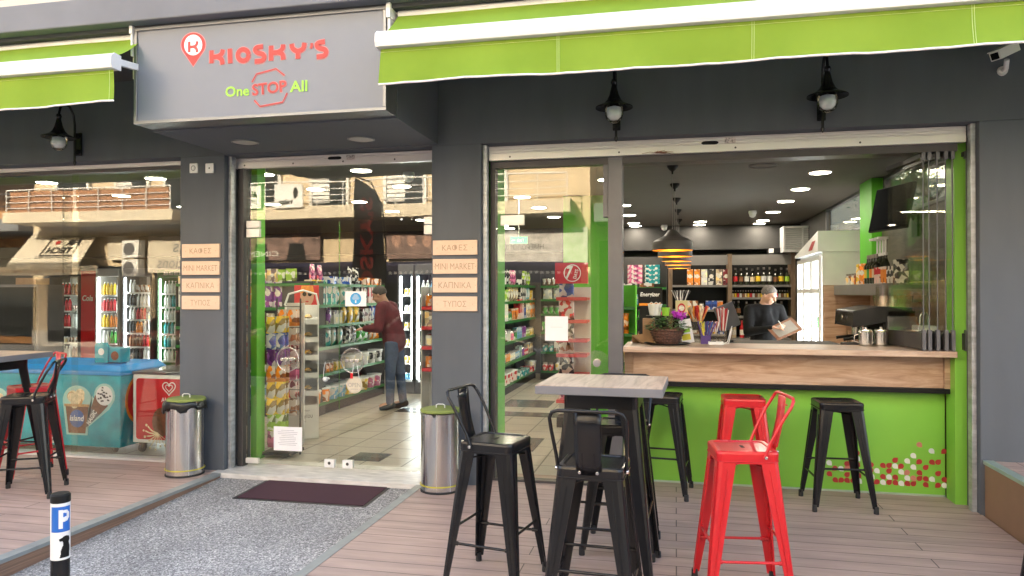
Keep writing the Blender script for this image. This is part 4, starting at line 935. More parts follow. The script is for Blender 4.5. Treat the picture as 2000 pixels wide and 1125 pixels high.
def pic_cone(parent, u0, v0, u1, v1, r_):
    """a wrapped cone from its tip (u0, v0) to its scoop (u1, v1)"""
    a = Vector(fp(u0, v0)); b = Vector(fp(u1, v1)); d = (b - a); n_ = Vector((-d.y, d.x)).normalized() * r_
    mb = MB(); O = Vector((0, -.002, 0))
    g = [a + (-d.normalized() * .02), a + d * .8 + n_ * 1.25] + [b + Vector((math.cos(R(t)), math.sin(R(t)))) * r_ * 1.25 for t in range(200, -60, -20)] + [a + d * .8 - n_ * 1.25]
    mb.prism([tuple(p) for p in g], O, XR, ZU, 0, 3)
    mb.prism([tuple(p) for p in (a, a + d * .62 + n_ * .72, a + d * .62 - n_ * .72)][::-1], O + Vector((0, -.001, 0)), XR, ZU, 0, 0)
    mb.prism([tuple(p) for p in (a + d * .52 + n_ * .6, a + d * .86 + n_ * .95, a + d * .86 - n_ * .95, a + d * .52 - n_ * .6)][::-1], O + Vector((0, -.0015, 0)), XR, ZU, 0, 1)
    mb.disc(O + Vector((b.x, -.002, b.y)), r_, XR, ZU, 26, 2)
    for k in range(26):
        t = rng.random() * 6.28; q = rng.random() * .85 * r_
        c = O + Vector((b.x + q * math.cos(t), -.0028 - k * .00005, b.y + q * math.sin(t))); s_ = r_ * .12
        mb.prism([(-s_, -s_ * .5), (s_, -s_ * .7), (s_ * .8, s_ * .5), (-s_ * .7, s_ * .8)], c, XR, ZU, 0, 4)
    dn = d.normalized(); mb.text('MAGIC', O + Vector(((a + d * .34).x, -.003, (a + d * .34).y)), Vector((dn.x, 0, dn.y)), Vector((-dn.y, 0, dn.x)), d.length * .4, r_ * .5, 2, .02)
    mb.build('ice_cream_cone_picture', [mat('cone_wrap', (.12, .12, .13), .35, var=.3, scale=50), M['brown'], M['white'], mat('pale_glow', (.35, .62, .58), .4, var=.05), M['blackm']], parent)
pic_cup(o, 128, 176, 758, 846, 'island'); pic_cone(o, 168, 836, 205, 772, .095)
pic_cup(o, -20, 16, 762, 842, 'frappe'); pic_cone(o, 118, 830, 82, 786, .07)
t = MB(); x, z = fp(104, 857); t.box((x - .11, -.003, z - .035), (x + .09, -.0005, z + .04), 0); t.text('PENTANE', (x - .01, -.0036, z), XR, ZU, .14, .032, 1, .02); t.build('note_label', [M['paper'], M['blackm']], o)
t = MB(); t.text('BOSS', (fp(92, 818)[0], -.006, fp(92, 818)[1]), XR, (0.1, 0, 1), .13, .05, 0, .03); t.build('cone_lettering', M['white'], o)
# round badge on the right-hand end
t = MB(); yy = Vector((0, 1, 0)); t.disc((.002, .33, .50), .27, yy, ZU, 30, 0); t.disc((.003, .33, .50), .24, yy, ZU, 30, 1); t.disc((.004, .33, .44), .17, yy, ZU, 30, 2); t.disc((.005, .30, .36), .08, yy, ZU, 24, 3)
t.build('fruit_badge', [M['orange'], M['red'], M['creamy'], M['white']], o)
# ---- red and white freezer
gx0, gx1 = PX(260, FY + .1), PX(352, FY + .1) + .35
o = E('chest_freezer', 'red and white chest freezer with a white heart logo by the left column', 'freezer', (gx0, FY + .1, 0.0)); w = gx1 - gx0
MB().box((0, 0, .10), (w, .6, .762)).build('body', M['white'], o, bevel=.012)
MB().box((-.005, -.008, .764), (w + .005, .61, .79)).build('lid_frame', M['framel'], o, bevel=.006); MB().box((.03, .03, .79), (w - .03, .58, .805)).build('glass_lid', M['clearp'], o)
rp = MB(); rp.prism([(p.x + w * .5 + .015, p.y + .43) for p in rrect(w * .5 - .025, .295, .03, 0, 3)], (0, -.002, 0), XR, ZU, 0, 0); rp.build('red_print', mat('freezer_red', (.55, .012, .02), .35, var=.08), o)
hx, hz = PX(331, FY + .1) - gx0, PZ(331, 757, FY + .1)
ht = MB()
def heart(sc, w_):
    h = []
    for k in range(0, 25):
        t_ = math.pi * (-1 + 2 * k / 24); h.append((sc * 16 * math.sin(t_) ** 3, sc * (13 * math.cos(t_) - 5 * math.cos(2 * t_) - 2 * math.cos(3 * t_) - math.cos(4 * t_))))
    ht.ribbon([(p[0], p[1]) for p in h], w_, (hx, -.0030 - w_ * .01, hz), XR, ZU, 0)
heart(.0044, .010); heart(.0024, .008)
ht.text('ALGIDA', (hx + .015, -.0035, hz - .115), XR, ZU, .20, .045, 0, .03)
ht.build('heart_logo', M['white'], o)
sp = MB(); cx, cz = PX(305, FY + .1) - gx0, PZ(305, 823, FY + .1)
sp.prism([(.09 * math.cos(R(a)) * (1.2 if a > 90 and a < 270 else 1), .14 * math.sin(R(a))) for a in range(0, 360, 20)], (cx + .07, -.0030, cz), XR, ZU, 0, 0)
for k in range(9):
    a = R(150 + 22 * k); q = Vector((math.cos(a), math.sin(a))) * (.10 + .05 * rng.random())
    sp.ribbon([(0, 0), (q.x * .6, q.y * .5 - .01), (q.x, q.y)], .014 - .001 * k, (cx + .03, -.0034 - k * .00005, cz - .11), XR, ZU, 1, 3)
    sp.disc((cx + .03 + q.x * 1.15, -.0034, cz - .11 + q.y * 1.15), .008 + .006 * rng.random(), XR, ZU, 10, 1)
sp.build('chocolate_splash_picture', [M['brown'], M['creamy']], o)
for cx in (.07, w - .07):
    MB().lathe([(0, -.014), (.042, -.014), (.045, 0), (.042, .014), (0, .014)], 18, (cx, .05, .045), axis=0).box((cx - .02, .03, .05), (cx + .02, .08, .10)).build('castor', M['framel'], o)
# ---- turquoise topper standing on the blue lid
o = E('ice_cream_topper', 'small turquoise display box standing on the blue freezer lid', 'display box', (PX(203, .5), .55, .858))
w_ = .17
MB().box((-.13, 0, 0), (.15, .14, .15)).build('box', M['turq'], o, bevel=.015)
q = MB(); q.prism([(-.10 , 0), (.05, 0), (.05, .17), (.03, .20), (-.08, .20), (-.10, .17)], (-.03, -.02, 0), XR, ZU, -.02, 0); q.build('front_card', M['turq'], o)
q = MB(); q.disc((-.055, -.0215, .11), .035, XR, ZU, 18, 0); q.disc((.085, -.001, .07), .045, XR, ZU, 18, 1); q.build('printed_badge', [M['white'], M['brown']], o)

# ================================================================ paper notices and hanging sign on the door
def notice(name, label, u, v, w_, h_, y, mats, deco):
    o = E(name, label, 'notice', (PX(u, y), y, PZ(u, v, y)))
    MB().box((-w_ / 2, -.0025, -h_ / 2), (w_ / 2, -.0005, h_ / 2)).build('sheet', mats[0], o)
    mb = MB(); deco(mb); mb.build('print', mats[1:], o)
def lines(mb, w_, rows, h_):
    for k in range(rows):
        t = w_ * (.75 if k % 3 else .55) * (0.8 + .2 * rng.random())
        n_ = int(t / .011)
        for i in range(n_):
            a = -t / 2 + i * t / n_; mb.prism([(a, 0), (a + t / n_ * .75, 0), (a + t / n_ * .75, .0045), (a, .0045)], (0, -.0027, h_ * (.36 - .72 * k / rows)), XR, ZU, 0, 0)
notice('paper_notice', 'white paper notice with printed lines low on the glass door', 563, 856, .275, .212, DY, [M['paper'], mat('grey_ink', (.35, .35, .4), .6, var=.02)], lambda mb: lines(mb, .26, 9, .2))
notice('blue_circle_notice', 'white card with a blue round symbol on the glass door', 695, 583, .195, .130, DY, [M['paper'], mat('symbol_blue', (.03, .32, .66), .5, var=.03), M['white']],
       lambda mb: (mb.disc((0, -.0027, 0), .052, XR, ZU, 28, 0), [mb.box((-.034 + .006 * abs(k), -.0032, .005 + k * .009), (.034 - .006 * abs(k), -.0029, .008 + k * .009), 1) for k in (-1, 0, 1, 2, 3)], mb.box((-.006, -.0032, -.036), (.006, -.0029, -.012), 1)))
notice('blank_notice', 'plain white sheet taped to the middle glass pane', 1087, 641, .19, .20, GY, [M['paper'], M['shwhite']], lambda mb: mb.box((-.05, -.003, .01), (.05, -.0027, .013)))
o = E('open_sign', 'round cream OPEN sign hanging from the right door handle', 'sign', (PX(700, DY), DY - .075, PZ(700, 749, DY)))
MB().lathe([(0, -.006), (.070, -.006), (.073, -.002), (.070, .002), (0, .002)], 30, axis=1).build('disc', mat('cream_disc', (.62, .55, .42), .6, var=.08, scale=20), o)
t = MB().text('OPEN', (0, -.0065, .0), XR, (-.05, 0, 1), .112, .036, 0, .0).ring((0, -.0065, 0), .062, .064, XR, ZU, 30); t.text('welcome', (0, -.0065, -.035), XR, ZU, .07, .012); t.build('lettering', mat('faded_ink', (.3, .27, .24), .6, var=.1), o)
MB().tube([(-.03, -.002, .065), (-.012, .015, .17), (.0, .03, .178), (.014, .015, .17), (.045, -.002, .055)], .0025, 5).build('string', M['white'], o)
MB().box((-.035, -.012, .055), (-.012, -.006, .10)).build('red_ribbon', M['red'], o)
o = E('door_charm', 'small white bead ornament hanging from the left door handle', 'ornament', (PX(643, DY), DY - .07, PZ(643, 738, DY)))
MB().tube([(-.02, 0, 0), (-.012, .0, .10), (0, .0, .15)], .002, 5).build('string', M['white'], o)
MB().lathe([(0, -.022), (.018, -.016), (.024, 0), (.018, .016), (0, .022)], 14).lathe([(0, -.012), (.012, 0), (0, .012)], 10, (.03, 0, .006)).build('bead', M['whitep'], o)
# ================================================================ inside the shop
# ---- round ceiling downlights
LD = [(1588, 333), (1564, 362), (1542, 388), (1524, 409), (1511, 427), (1500, 441), (1220, 400), (1228, 420), (1238, 435), (1250, 447), (1365, 431), (1365, 444), (1168, 352), (1015, 385), (1050, 405), (1085, 421), (980, 441), (1040, 462), (521, 338), (713, 333), (617, 367), (792, 366), (698, 392), (762, 412), (815, 430), (590, 399), (75, 352), (287, 345), (212, 379), (322, 400), (130, 381)]
XS = [1.4, 0.4, -0.70, -1.87, -3.0, -4.05, -5.3, -6.65]; YS = [0.95, 2.05, 3.25, 4.4, 5.7, 7.0, 7.55]
spots_ = {}
for u, v in LD:
    x, y = ceil_pt(u, v); y = min(y, 7.6)
    xx = min(XS, key=lambda a: abs(a - x)); yy = min(YS, key=lambda a: abs(a - y)); spots_[(xx, yy)] = 1
L0 = None
WX = {1.4: 'over the back counter', .4: 'above the till', -.7: 'left of the pendant lamps', -1.87: 'above the green pillar aisle', -3.0: 'above the middle aisle', -4.05: 'above the door', -5.3: 'above the left freezers', -6.65: 'far left'}
WO = ['first', 'second', 'third', 'fourth', 'fifth', 'sixth', 'seventh']
for (x, y) in sorted(spots_):
    lb = 'round lit ceiling downlight %s, %s of its row from the glass' % (WX[x], WO[YS.index(y)])
    if L0 is None:
        L0 = E('ceiling_downlight', lb, 'ceiling light', (x, y, 2.75), group='round lit downlights in the shop ceiling')
        MB().disc((0, 0, -.006), .098, (1, 0, 0), (0, -1, 0), 28).build('diffuser', M['led'], L0)
        MB().lathe([(.099, -.009), (.108, -.007), (.110, -.0005)], 28).build('trim_ring', M['white'], L0)
    else: dup(L0, (x, y, 2.75), 0, lb)
for u, v, w_ in ((1490, 322, 'near the opening'), (1438, 434, 'deep in the shop')):
    x, y = ceil_pt(u, v)
    o = E('ceiling_speaker', 'unlit round ceiling grille %s' % w_, 'speaker', (x, min(y, 7.5), 2.75)); MB().lathe([(0, -.006), (.11, -.006), (.125, -.0005)], 26).build('grille', M['ceilp'], o); MB().lathe([(.127, -.007), (.133, -.0005)], 26).build('rim', M['framel'], o)
for u, v, w_ in ((798, 336, 'above the glass door'), (1470, 411, 'over the back counter'), (1299, 448, 'behind the pendant lamps')):
    x, y = ceil_pt(u, v); y = min(y, 7.5)
    o = E('dome_camera', 'white dome security camera on the ceiling %s' % w_, 'camera', (x, y, 2.75)); MB().lathe([(.055, -.0005), (.058, -.03), (.05, -.05)], 20).build('housing', M['white'], o); MB().lathe([(.05, -.05), (.043, -.08), (.02, -.097), (0, -.1)], 20).build('dome', M['whitep'], o)
# ---- pendants
P0 = None
for i, (u, v) in enumerate(((1309, 322), (1318, 358), (1325, 386), (1331, 408), (1333, 427))):
    x, y = ceil_pt(u, v); x = -.03 + .02 * i
    lb = 'dark pendant lamp with a glowing gold inside, %s from the counter' % WO[i]
    if P0 is None:
        P0 = E('pendant_lamp', lb, 'pendant lamp', (x, y, 2.75), group='pendant lamps hung in a row')
        MB().lathe([(0, -.0005), (.052, -.002), (.05, -.02), (.03, -.045), (.01, -.06), (.007, -.085), (0, -.085)], 20).build('canopy', M['blackm'], P0)
        MB().tube([(0, 0, -.08), (0, 0, -.60)], .0035, 6).build('cord', mat('grey_cord', (.25, .22, .2), .6, var=.05), P0)
        MB().lathe([(0, -.605), (.035, -.607), (.045, -.62), (.09, -.668), (.165, -.705), (.18, -.72), (.185, -.745), (.186, -.80)], 36).build('shade', M['shade'], P0)
        MB().lathe([(.184, -.80), (.182, -.745), (.165, -.715), (.09, -.68), (.03, -.63), (0, -.625)], 36).build('gold_lining', M['gold'], P0)
        MB().lathe([(0, -.655), (.03, -.665), (.042, -.70), (.03, -.735), (0, -.745)], 18).build('bulb', M['bulb'], P0)
    else: dup(P0, (x, y, 2.75), 0, lb)
# ---- AC grille, exit sign
x = PX(1568, 7.0); o = E('air_conditioner', 'white louvred air conditioning cassette high on the right', 'air conditioner', (x, 7.0, PZ(1568, 491, 7.0)))
mb = MB(); w, h = .30, .42; mb.box((-w, 0, 0), (w, .4, h)); mb.build('casing', mat('duct_grey', (.35, .36, .37), .5, var=.05), o)
mb = MB(); [mb.obox((0, -.015, .03 + k * .036), (2 * w - .06, .004, .032), Matrix.Rotation(.6, 3, 'X')) for k in range(11)]; mb.box((-w, -.03, 0), (-w + .03, 0, h)).box((w - .03, -.03, 0), (w, 0, h)).box((-w + .03, -.03, h - .03), (w - .03, 0, h)).box((-w + .03, -.03, 0), (w - .03, 0, .02)).box((-.012, -.031, .02), (.012, -.002, h - .03)); mb.build('louvre_grille', M['white'], o)
o = E('exit_sign', 'green lit exit sign hanging from the ceiling behind the middle pane', 'sign', (PX(1013, 3.4), 3.4, PZ(1013, 475, 3.4)))
MB().box((-.11, 0, 0), (.11, .02, .085)).build('panel', M['exitg'], o); MB().text('EXIT', (.03, -.001, .042), XR, ZU, .09, .035, 0, .02).ribbon([(-.09, .042), (-.05, .042)], .012, (0, -.001, 0), XR, ZU).build('lettering', M['white'], o); MB().tube([(0, .01, .085), (0, .01, .62)], .004, 5).build('hanger', M['white'], o)

# ---------------------------------------------------------------- products
PAL = {'red': (.55, .02, .03), 'yellow': (.75, .5, .03), 'green': (.04, .3, .05), 'blue': (.03, .10, .45), 'orange': (.7, .22, .02), 'purple': (.2, .04, .3), 'white': (.65, .65, .62), 'brown': (.2, .08, .03), 'teal': (.03, .3, .32), 'pink': (.65, .15, .3), 'cream': (.65, .52, .32), 'black': (.03, .03, .035), 'lime': (.3, .5, .04), 'pale blue': (.15, .38, .6)}
_PM = {}
def pmesh(kind):
    """front of every product faces -Y, its base at z = 0"""
    if kind in _PM: return _PM[kind]
    mb = MB(); mats = [M['pack']]
    if kind == 'snack_bag':
        w, h, d = .075, .20, .03; rings = []
        for z, k in ((0, .05), (.012, .12), (.03, .7), (.10, 1), (.165, .75), (.188, .12), (.2, .05)):
            rings.append([Vector((w * (1 - .06 * k) * math.cos(a) * (1 if abs(math.cos(a)) < .7 else 1), -d * k * math.sin(a) , z + .004 * math.sin(5 * a))) for a in [2 * math.pi * i / 12 for i in range(12)]][::-1])
        mb.loft(rings, 0, True); mats = [M['packf']]
    elif kind == 'sweet_bag':
        rings = []
        for z, k in ((0, .05), (.01, .3), (.05, 1), (.10, .7), (.135, .1), (.15, .05)): rings.append([Vector((.05 * math.cos(a), -.024 * k * math.sin(a), z)) for a in [2 * math.pi * i / 10 for i in range(10)]][::-1])
        mb.loft(rings, 0, True); mats = [M['packf']]
    elif kind == 'carton': mb.box((-.045, -.03, 0), (.045, .03, .15)); mats = [M['packb']]
    elif kind == 'tall_box': mb.box((-.05, -.045, 0), (.05, .045, .27)); mb.disc((0, -.046, .15), .035, XR, ZU, 16, 1); mats = [M['packb'], M['labw']]
    elif kind == 'flat_box': mb.box((-.10, -.06, 0), (.10, .06, .06)); mats = [M['packb']]
    elif kind == 'soft_pack':
        mb.loft([rrect(.13, .07, .03, z, 3) for z in (0, .008, .07, .082)], 0, True); mats = [M['packf']]
    elif kind == 'can': mb.lathe([(0, 0), (.028, 0), (.033, .008), (.033, .105), (.027, .118), (0, .118)], 14, ms=[1, 1, 0, 1, 1]); mats = [M['packb'], M['steel']]
    elif kind == 'jar': mb.lathe([(0, 0), (.036, 0), (.04, .01), (.04, .085), (.034, .095), (.036, .097), (.036, .115), (0, .115)], 14, ms=[0, 0, 0, 0, 1, 1, 1]); mats = [M['pack'], M['cap']]
    elif kind == 'tub': mb.lathe([(0, 0), (.075, 0), (.088, .13), (.092, .13), (.092, .145), (0, .148)], 20, ms=[0, 0, 1, 1, 1]); mats = [M['packb'], M['white']]
    elif kind == 'drink_bottle':
        mb.lathe([(0, 0), (.028, 0), (.032, .01), (.032, .07), (.032, .15), (.026, .18), (.013, .21), (.013, .225)], 12, ms=[0, 0, 0, 2, 0, 0, 0]); mb.lathe([(.015, .222), (.015, .24), (0, .24)], 10, m=1); mats = [M['ob'], M['white'], M['obl']]
    elif kind == 'liquor_bottle':
        mb.lathe([(0, 0), (.036, 0), (.039, .01), (.039, .06), (.039, .145), (.038, .18), (.016, .215), (.0145, .255)], 14, ms=[0, 0, 0, 1, 0, 0, 0]); mb.lathe([(.017, .252), (.017, .29), (0, .29)], 10, m=2); mats = [M['bglass'], M['obl'], M['cap']]
    elif kind == 'wine_bottle':
        mb.lathe([(0, 0), (.036, 0), (.037, .05), (.037, .14), (.036, .18), (.02, .21), (.0135, .23), (.0135, .27)], 14, ms=[0, 0, 1, 0, 0, 0, 0]); mb.lathe([(.015, .255), (.015, .30), (0, .30)], 10, m=2); mats = [M['ob'], M['labw'], M['obl']]
    elif kind == 'miniature_bottle':
        mb.lathe([(0, 0), (.017, 0), (.018, .02), (.018, .065), (.007, .088), (.007, .1)], 10, ms=[0, 1, 1, 0, 0]); mb.lathe([(.009, .098), (.009, .118), (0, .118)], 8, m=2); mats = [M['bglass'], M['obl'], M['cap']]
    elif kind == 'cup_stack':
        for k in range(6): mb.lathe([(.03, k * .022), (.042, k * .022 + .09), (.044, k * .022 + .092)], 16)
        mb.lathe([(0, 0), (.03, 0)], 16); mats = [M['clearp']]
    elif kind == 'bun': mb.lathe([(0, 0), (.045, .005), (.055, .025), (.035, .05), (0, .058)], 14); mats = [M['packf']]
    _PM[kind] = mb.mesh(kind, mats); return _PM[kind]
PW = dict(snack_bag=.155, sweet_bag=.105, carton=.094, tall_box=.105, flat_box=.205, soft_pack=.265, can=.07, jar=.084, tub=.19, drink_bottle=.068, liquor_bottle=.084, wine_bottle=.08, miniature_bottle=.04, cup_stack=.092, bun=.115)
WORD = dict(snack_bag='snack bag', sweet_bag='sweet bag', carton='carton', tall_box='tall gift box', flat_box='flat box', soft_pack='soft pack', can='can', jar='jar', tub='plastic tub', drink_bottle='drink bottle', liquor_bottle='liquor bottle', wine_bottle='bottle', miniature_bottle='miniature bottle', cup_stack='stack of cups', bun='bun')
def item(kind, cname, loc, rz, label, group=None, sc=1.0):
    o = bpy.data.objects.new(kind, pmesh(kind)); COL.objects.link(o); o.location = loc; o.rotation_euler = (0, 0, rz); o.scale = (sc,) * 3
    o.color = tuple(PAL[cname] if isinstance(cname, str) else cname) + (1,)
    return tag(o, label, WORD[kind].split()[-1] if kind not in ('cup_stack',) else 'cup stack', group)
def fill(where, level, p0, dx, length, kinds, rz, cols=None, depth=1, fac=(2, 3), sc=1.0, skip=0.0, hang=False):
    """facings along a shelf: p0 start, dx unit direction, products face rz"""
    s = 0.0; used = set(); p0 = Vector(p0); dx = Vector(dx); back = Vector((math.sin(-rz) , math.cos(rz), 0)); cl = cols or list(PAL)
    tries = 0
    while s < length - .04 and tries < 200:
        tries += 1
        kd = rng.choice(kinds); c = rng.choice(cl)
        if (kd, c) in used:
            free = [(a, b) for a in kinds for b in cl if (a, b) not in used]
            if not free: used.clear(); break
            kd, c = rng.choice(free)
        used.add((kd, c)); n = rng.randint(*fac); w = PW[kd] * sc
        n = min(n, int((length - s) / w + .2))
        if n <= 0: break
        lab = '%s %s on the %s of the %s' % (c, WORD[kd], level, where)
        gl = '%s %ss on the %s of the %s' % (c, WORD[kd], level, where)
        for k in range(n):
            for q in range(depth):
                item(kd, c, p0 + dx * (s + w / 2) + back * (q * w), rz + rng.uniform(-.22, .22), lab, gl if n * depth > 1 else None, sc * rng.uniform(.93, 1.0))
            s += w
        s += rng.uniform(.002, .03) + skip * rng.random()
def shelving(name, label, cat, loc, rz, L, levels, depth, top, sm, bm, em=None, sides=True, base=.12):
    """unit local: x 0..L, front at y = 0, back at y = depth"""
    o = E(name, label, cat, loc, rz)
    MB().box((0, depth - .02, .0), (L, depth, top)).build('back_panel', bm, o)
    for z in levels:
        q = MB().box((.012, 0, z - .03), (L - .012, depth - .021, z)).build('shelf', sm, o)
        MB().box((.012, -.006, z - .035), (L - .012, -.0005, z + .004)).build('price_rail', em or sm, q)
    if sides:
        for x in (0, L - .01): MB().box((x, 0, 0), (x + .01, depth - .021, top)).build('side_panel', bm, o)
    if base: MB().box((.012, .03, 0), (L - .012, depth - .022, base)).build('plinth', M['blackm'], o)
    return o
LV = ['lowest shelf', 'second shelf', 'third shelf', 'fourth shelf', 'top shelf', 'uppermost shelf']
SN = ['snack_bag', 'carton', 'sweet_bag', 'jar']
def stocked(label, where, loc, rz, L, levels, depth, top, kinds, sm, bm, em=None, cols=None, fac=(2, 3), sc=1.25, sides=True, name='shelving_unit', dp=1, skip=0.0):
    o = shelving(name, label, 'shelving', loc, rz, L, levels, depth, top, sm, bm, em, sides)
    ca, sa = math.cos(rz), math.sin(rz); dx = Vector((ca, sa, 0)); bk = Vector((-sa, ca, 0))
    for i, z in enumerate(levels):
        kd = kinds[i] if isinstance(kinds[0], (list, tuple)) else kinds
        fill(where, LV[min(i, 5)] if i < len(levels) - 1 else 'top shelf', Vector(loc) + dx * .025 + bk * .075 + Vector((0, 0, z + .0008)), dx, L - .05, kd, rz, cols, dp, fac, sc, skip)
    return o
G_, D_ = M['shgreen'], M['inwall']
# long green aisle units seen through the door
stocked('green shelving unit across the shop, left of the door aisle', 'left cross aisle', (-6.3, 2.6, 0), 0, 1.9, (.2, .55, .88, 1.12, 1.37, 1.67), .4, 1.70, [['tub', 'flat_box'], ['flat_box', 'soft_pack'], SN, SN, ['snack_bag', 'carton', 'tall_box'], ['soft_pack', 'snack_bag', 'carton']], G_, D_)
stocked('green shelving unit running deep on the left side of the door aisle', 'left aisle', (-4.38, 2.62, 0), R(90), 2.3, (.16, .52, .86, 1.14, 1.40, 1.67), .42, 1.70, [['tub'], ['tub', 'jar'], ['snack_bag'], ['snack_bag', 'carton'], ['snack_bag', 'tall_box'], ['soft_pack', 'snack_bag']], G_, D_, em=M['shgreen'])
stocked('green shelving unit running deep behind the middle pane', 'middle aisle', (-2.5, 4.2, 0), R(90), 3.3, (.16, .48, .80, 1.12, 1.42, 1.68), .42, 1.70, [['soft_pack', 'tub'], ['jar', 'carton', 'can'], ['jar', 'can', 'carton'], ['carton', 'jar', 'tall_box'], ['carton', 'tall_box', 'snack_bag'], ['soft_pack', 'carton', 'snack_bag']], G_, D_, em=M['shgreen'], fac=(2, 4))
stocked('green shelving unit against the back wall behind the middle pane', 'back wall run', (-2.38, 7.3, 0), 0, 1.35, (.16, .5, .85, 1.18, 1.44, 1.68), .4, 1.9, ['jar', 'carton', 'snack_bag', 'can'], G_, D_)
# snack rack with red price rails and a header board
o = stocked('narrow snack rack with red rails and a red header board by the green pillar', 'red snack rack', (-1.36, 2.66, 0), 0, .38, (.32, .62, .85, 1.02, 1.24, 1.50), .3, 1.62, ['snack_bag'], M['shred'], M['shwhite'], M['shred'], fac=(1, 1), sides=False, name='snack_rack')
MB().box((0, .0, 1.66), (.38, .02, 1.90), 0).disc((.2, -.002, 1.78), .10, XR, ZU, 26, 1).disc((.2, -.003, 1.78), .09, XR, ZU, 26, 0).text('7', (.165, -.004, 1.79), XR, (.15, 0, 1), .07, .15, 1, .04).text('DAYS', (.24, -.0045, 1.77), Vector((.25, 0, .95)), Vector((-.95, 0, .25)), .11, .04, 1, .02).build('header_board', [M['shred'], M['white']], o)
stocked('tall narrow rack of brown snack bags right of the green pillar', 'pillar rack', (-.78, 3.4, 0), 0, .30, (.35, .7, 1.05, 1.38), .25, 1.65, ['snack_bag', 'carton'], M['shgreen'], M['greenin'], cols=['orange', 'brown', 'red', 'yellow', 'cream'], fac=(1, 2), name='snack_rack')
stocked('white snack rack with red rails at the right edge of the glass door', 'white snack rack', (PX(822, 2.0), 2.0, 0), 0, .40, (.72, .96, 1.18, 1.40), .28, 1.62, ['carton', 'snack_bag', 'can'], M['shred'], M['shwhite'], M['shred'], fac=(1, 2), cols=['white', 'orange', 'red', 'cream'], name='snack_rack')
# hanging sweet racks just inside the door on the left
o = E('sweets_rack', 'wire rack of hanging sweet bags just inside the glass door', 'rack', (-3.72, .62, 0))
mb = MB()
for x in (-.06, .19): mb.tube([(x, .12, 0), (x, .12, 1.5)], .008, 6)
for k in range(7): mb.tube([(-.06, .12, .22 + k * .2), (.19, .12, .22 + k * .2)], .004, 5)
mb.box((-.08, -.1, .03), (.20, .18, .06)); mb.build('wire_frame', M['frame'], o)
for r_ in range(8):
    c = ['pink', 'lime', 'yellow', 'yellow', 'orange', 'purple', 'blue', 'yellow'][r_]; z = .08 + r_ * .155
    for k in range(2):
        for q in range(2): item('sweet_bag', c, (-3.765 + k * .095, .62 + q * .07, z + .008 * k), rng.uniform(-.3, .3), '%s sweet bag in the %s row of the wire rack inside the door' % (c, ['lowest', 'second', 'third', 'fourth', 'fifth', 'sixth', 'seventh', 'top'][r_]), '%s sweet bags, row %d of the wire rack' % (c, r_ + 1), 1.05)
for r_ in range(6):
    c = ['brown', 'red', 'pink', 'red', 'brown', 'orange'][r_]; z = .32 + r_ * .18
    for k in range(2):
        for q in range(2): item('sweet_bag', c, (-3.86 + k * .095, 1.0 + q * .07, z), rng.uniform(-.3, .3), '%s sweet bag in the %s row behind the wire rack' % (c, ['lowest', 'second', 'third', 'fourth', 'fifth', 'top'][r_]), '%s sweet bags, row %d behind the wire rack' % (c, r_ + 1), 1.1)
o = E('sweets_stand', 'slim card stand of red and brown sweet bags behind the wire rack', 'rack', (-3.82, 1.1, 0)); MB().box((-.09, .06, 0), (.10, .08, 1.45)).build('back_card', M['shwhite'], o)
# white bakery stand
bx0, by = PX(560, 1.35), 1.35; bw = 0.33
o = E('bakery_stand', 'white bakery stand with round-cornered openings and wrapped buns', 'display stand', (bx0, by, 0), R(27))
mb = MB(); mb.box((-.02, .28, 0), (bw, .30, 1.42)); mb.box((bw - .015, 0, 0), (bw, .28, 1.42)); mb.box((-.02, 0, 0), (-.005, .28, 1.42)); mb.box((-.005, 0, 0), (bw - .015, .015, .36)); mb.tube([(-.02, .01, 1.42), (.02, .01, 1.54), (bw * .5, .01, 1.58), (bw - .03, .01, 1.54), (bw - .005, .01, 1.42)], .012, 8); mb.build('body', M['whitep'], o, bevel=.008)
MB().text('Σεργίου', (bw * .55, -.001, .24), XR, (0.1, 0, 1), .17, .06, 0, .0).text('εργαστήριο', (bw * .55, -.001, .30), XR, ZU, .11, .022).box((.07, -.0015, .185), (.2, -.0005, .188)).build('lettering', M['frame'], o)
for k in range(5):
    z = .50 + k * .19
    q = MB(); q.add([(-.004, .27, z + .03), (bw - .016, .27, z + .03), (bw - .016, -.02, z - .01), (-.004, -.02, z - .01)], [(0, 3, 2, 1)]); q.box((-.02, -.035, z - .04), (bw, -.02, z + .015)); q.build('tray', M['whitep'], o)
    for j in range(3): item('bun', (.55, .4, .2), (bx0 + (.05 + j * .085) * .891 - .06 * .454, by + (.05 + j * .085) * .454 + .06 * .891, z + .015), j, 'wrapped bun on the %s tray of the white bakery stand' % ['lowest', 'second', 'third', 'fourth', 'top'][k], 'wrapped buns on the %s tray' % WO[k], .85)
# portrait ad board on the stand top
o = E('portrait_poster', 'small poster of a face with sunglasses above the bakery stand', 'poster', (PX(600, 1.9), 1.9, 1.40)); MB().box((-.16, 0, 0), (.14, .01, .24)).build('board', M['red'], o)
MB().disc((0, -.002, .12), .085, XR, ZU, 26, 0, .115).disc((-.032, -.003, .14), .026, XR, ZU, 14, 1).disc((.034, -.003, .14), .026, XR, ZU, 14, 1).disc((0, -.003, .055), .022, XR, ZU, 12, 2, .008).prism([(-.09, .15), (.09, .15), (.07, .235), (-.07, .235)], (0, -.0025, 0), XR, ZU, 0, 3).build('printed_face', [M['skin'], M['blackm'], M['sred'], M['orange']], o)
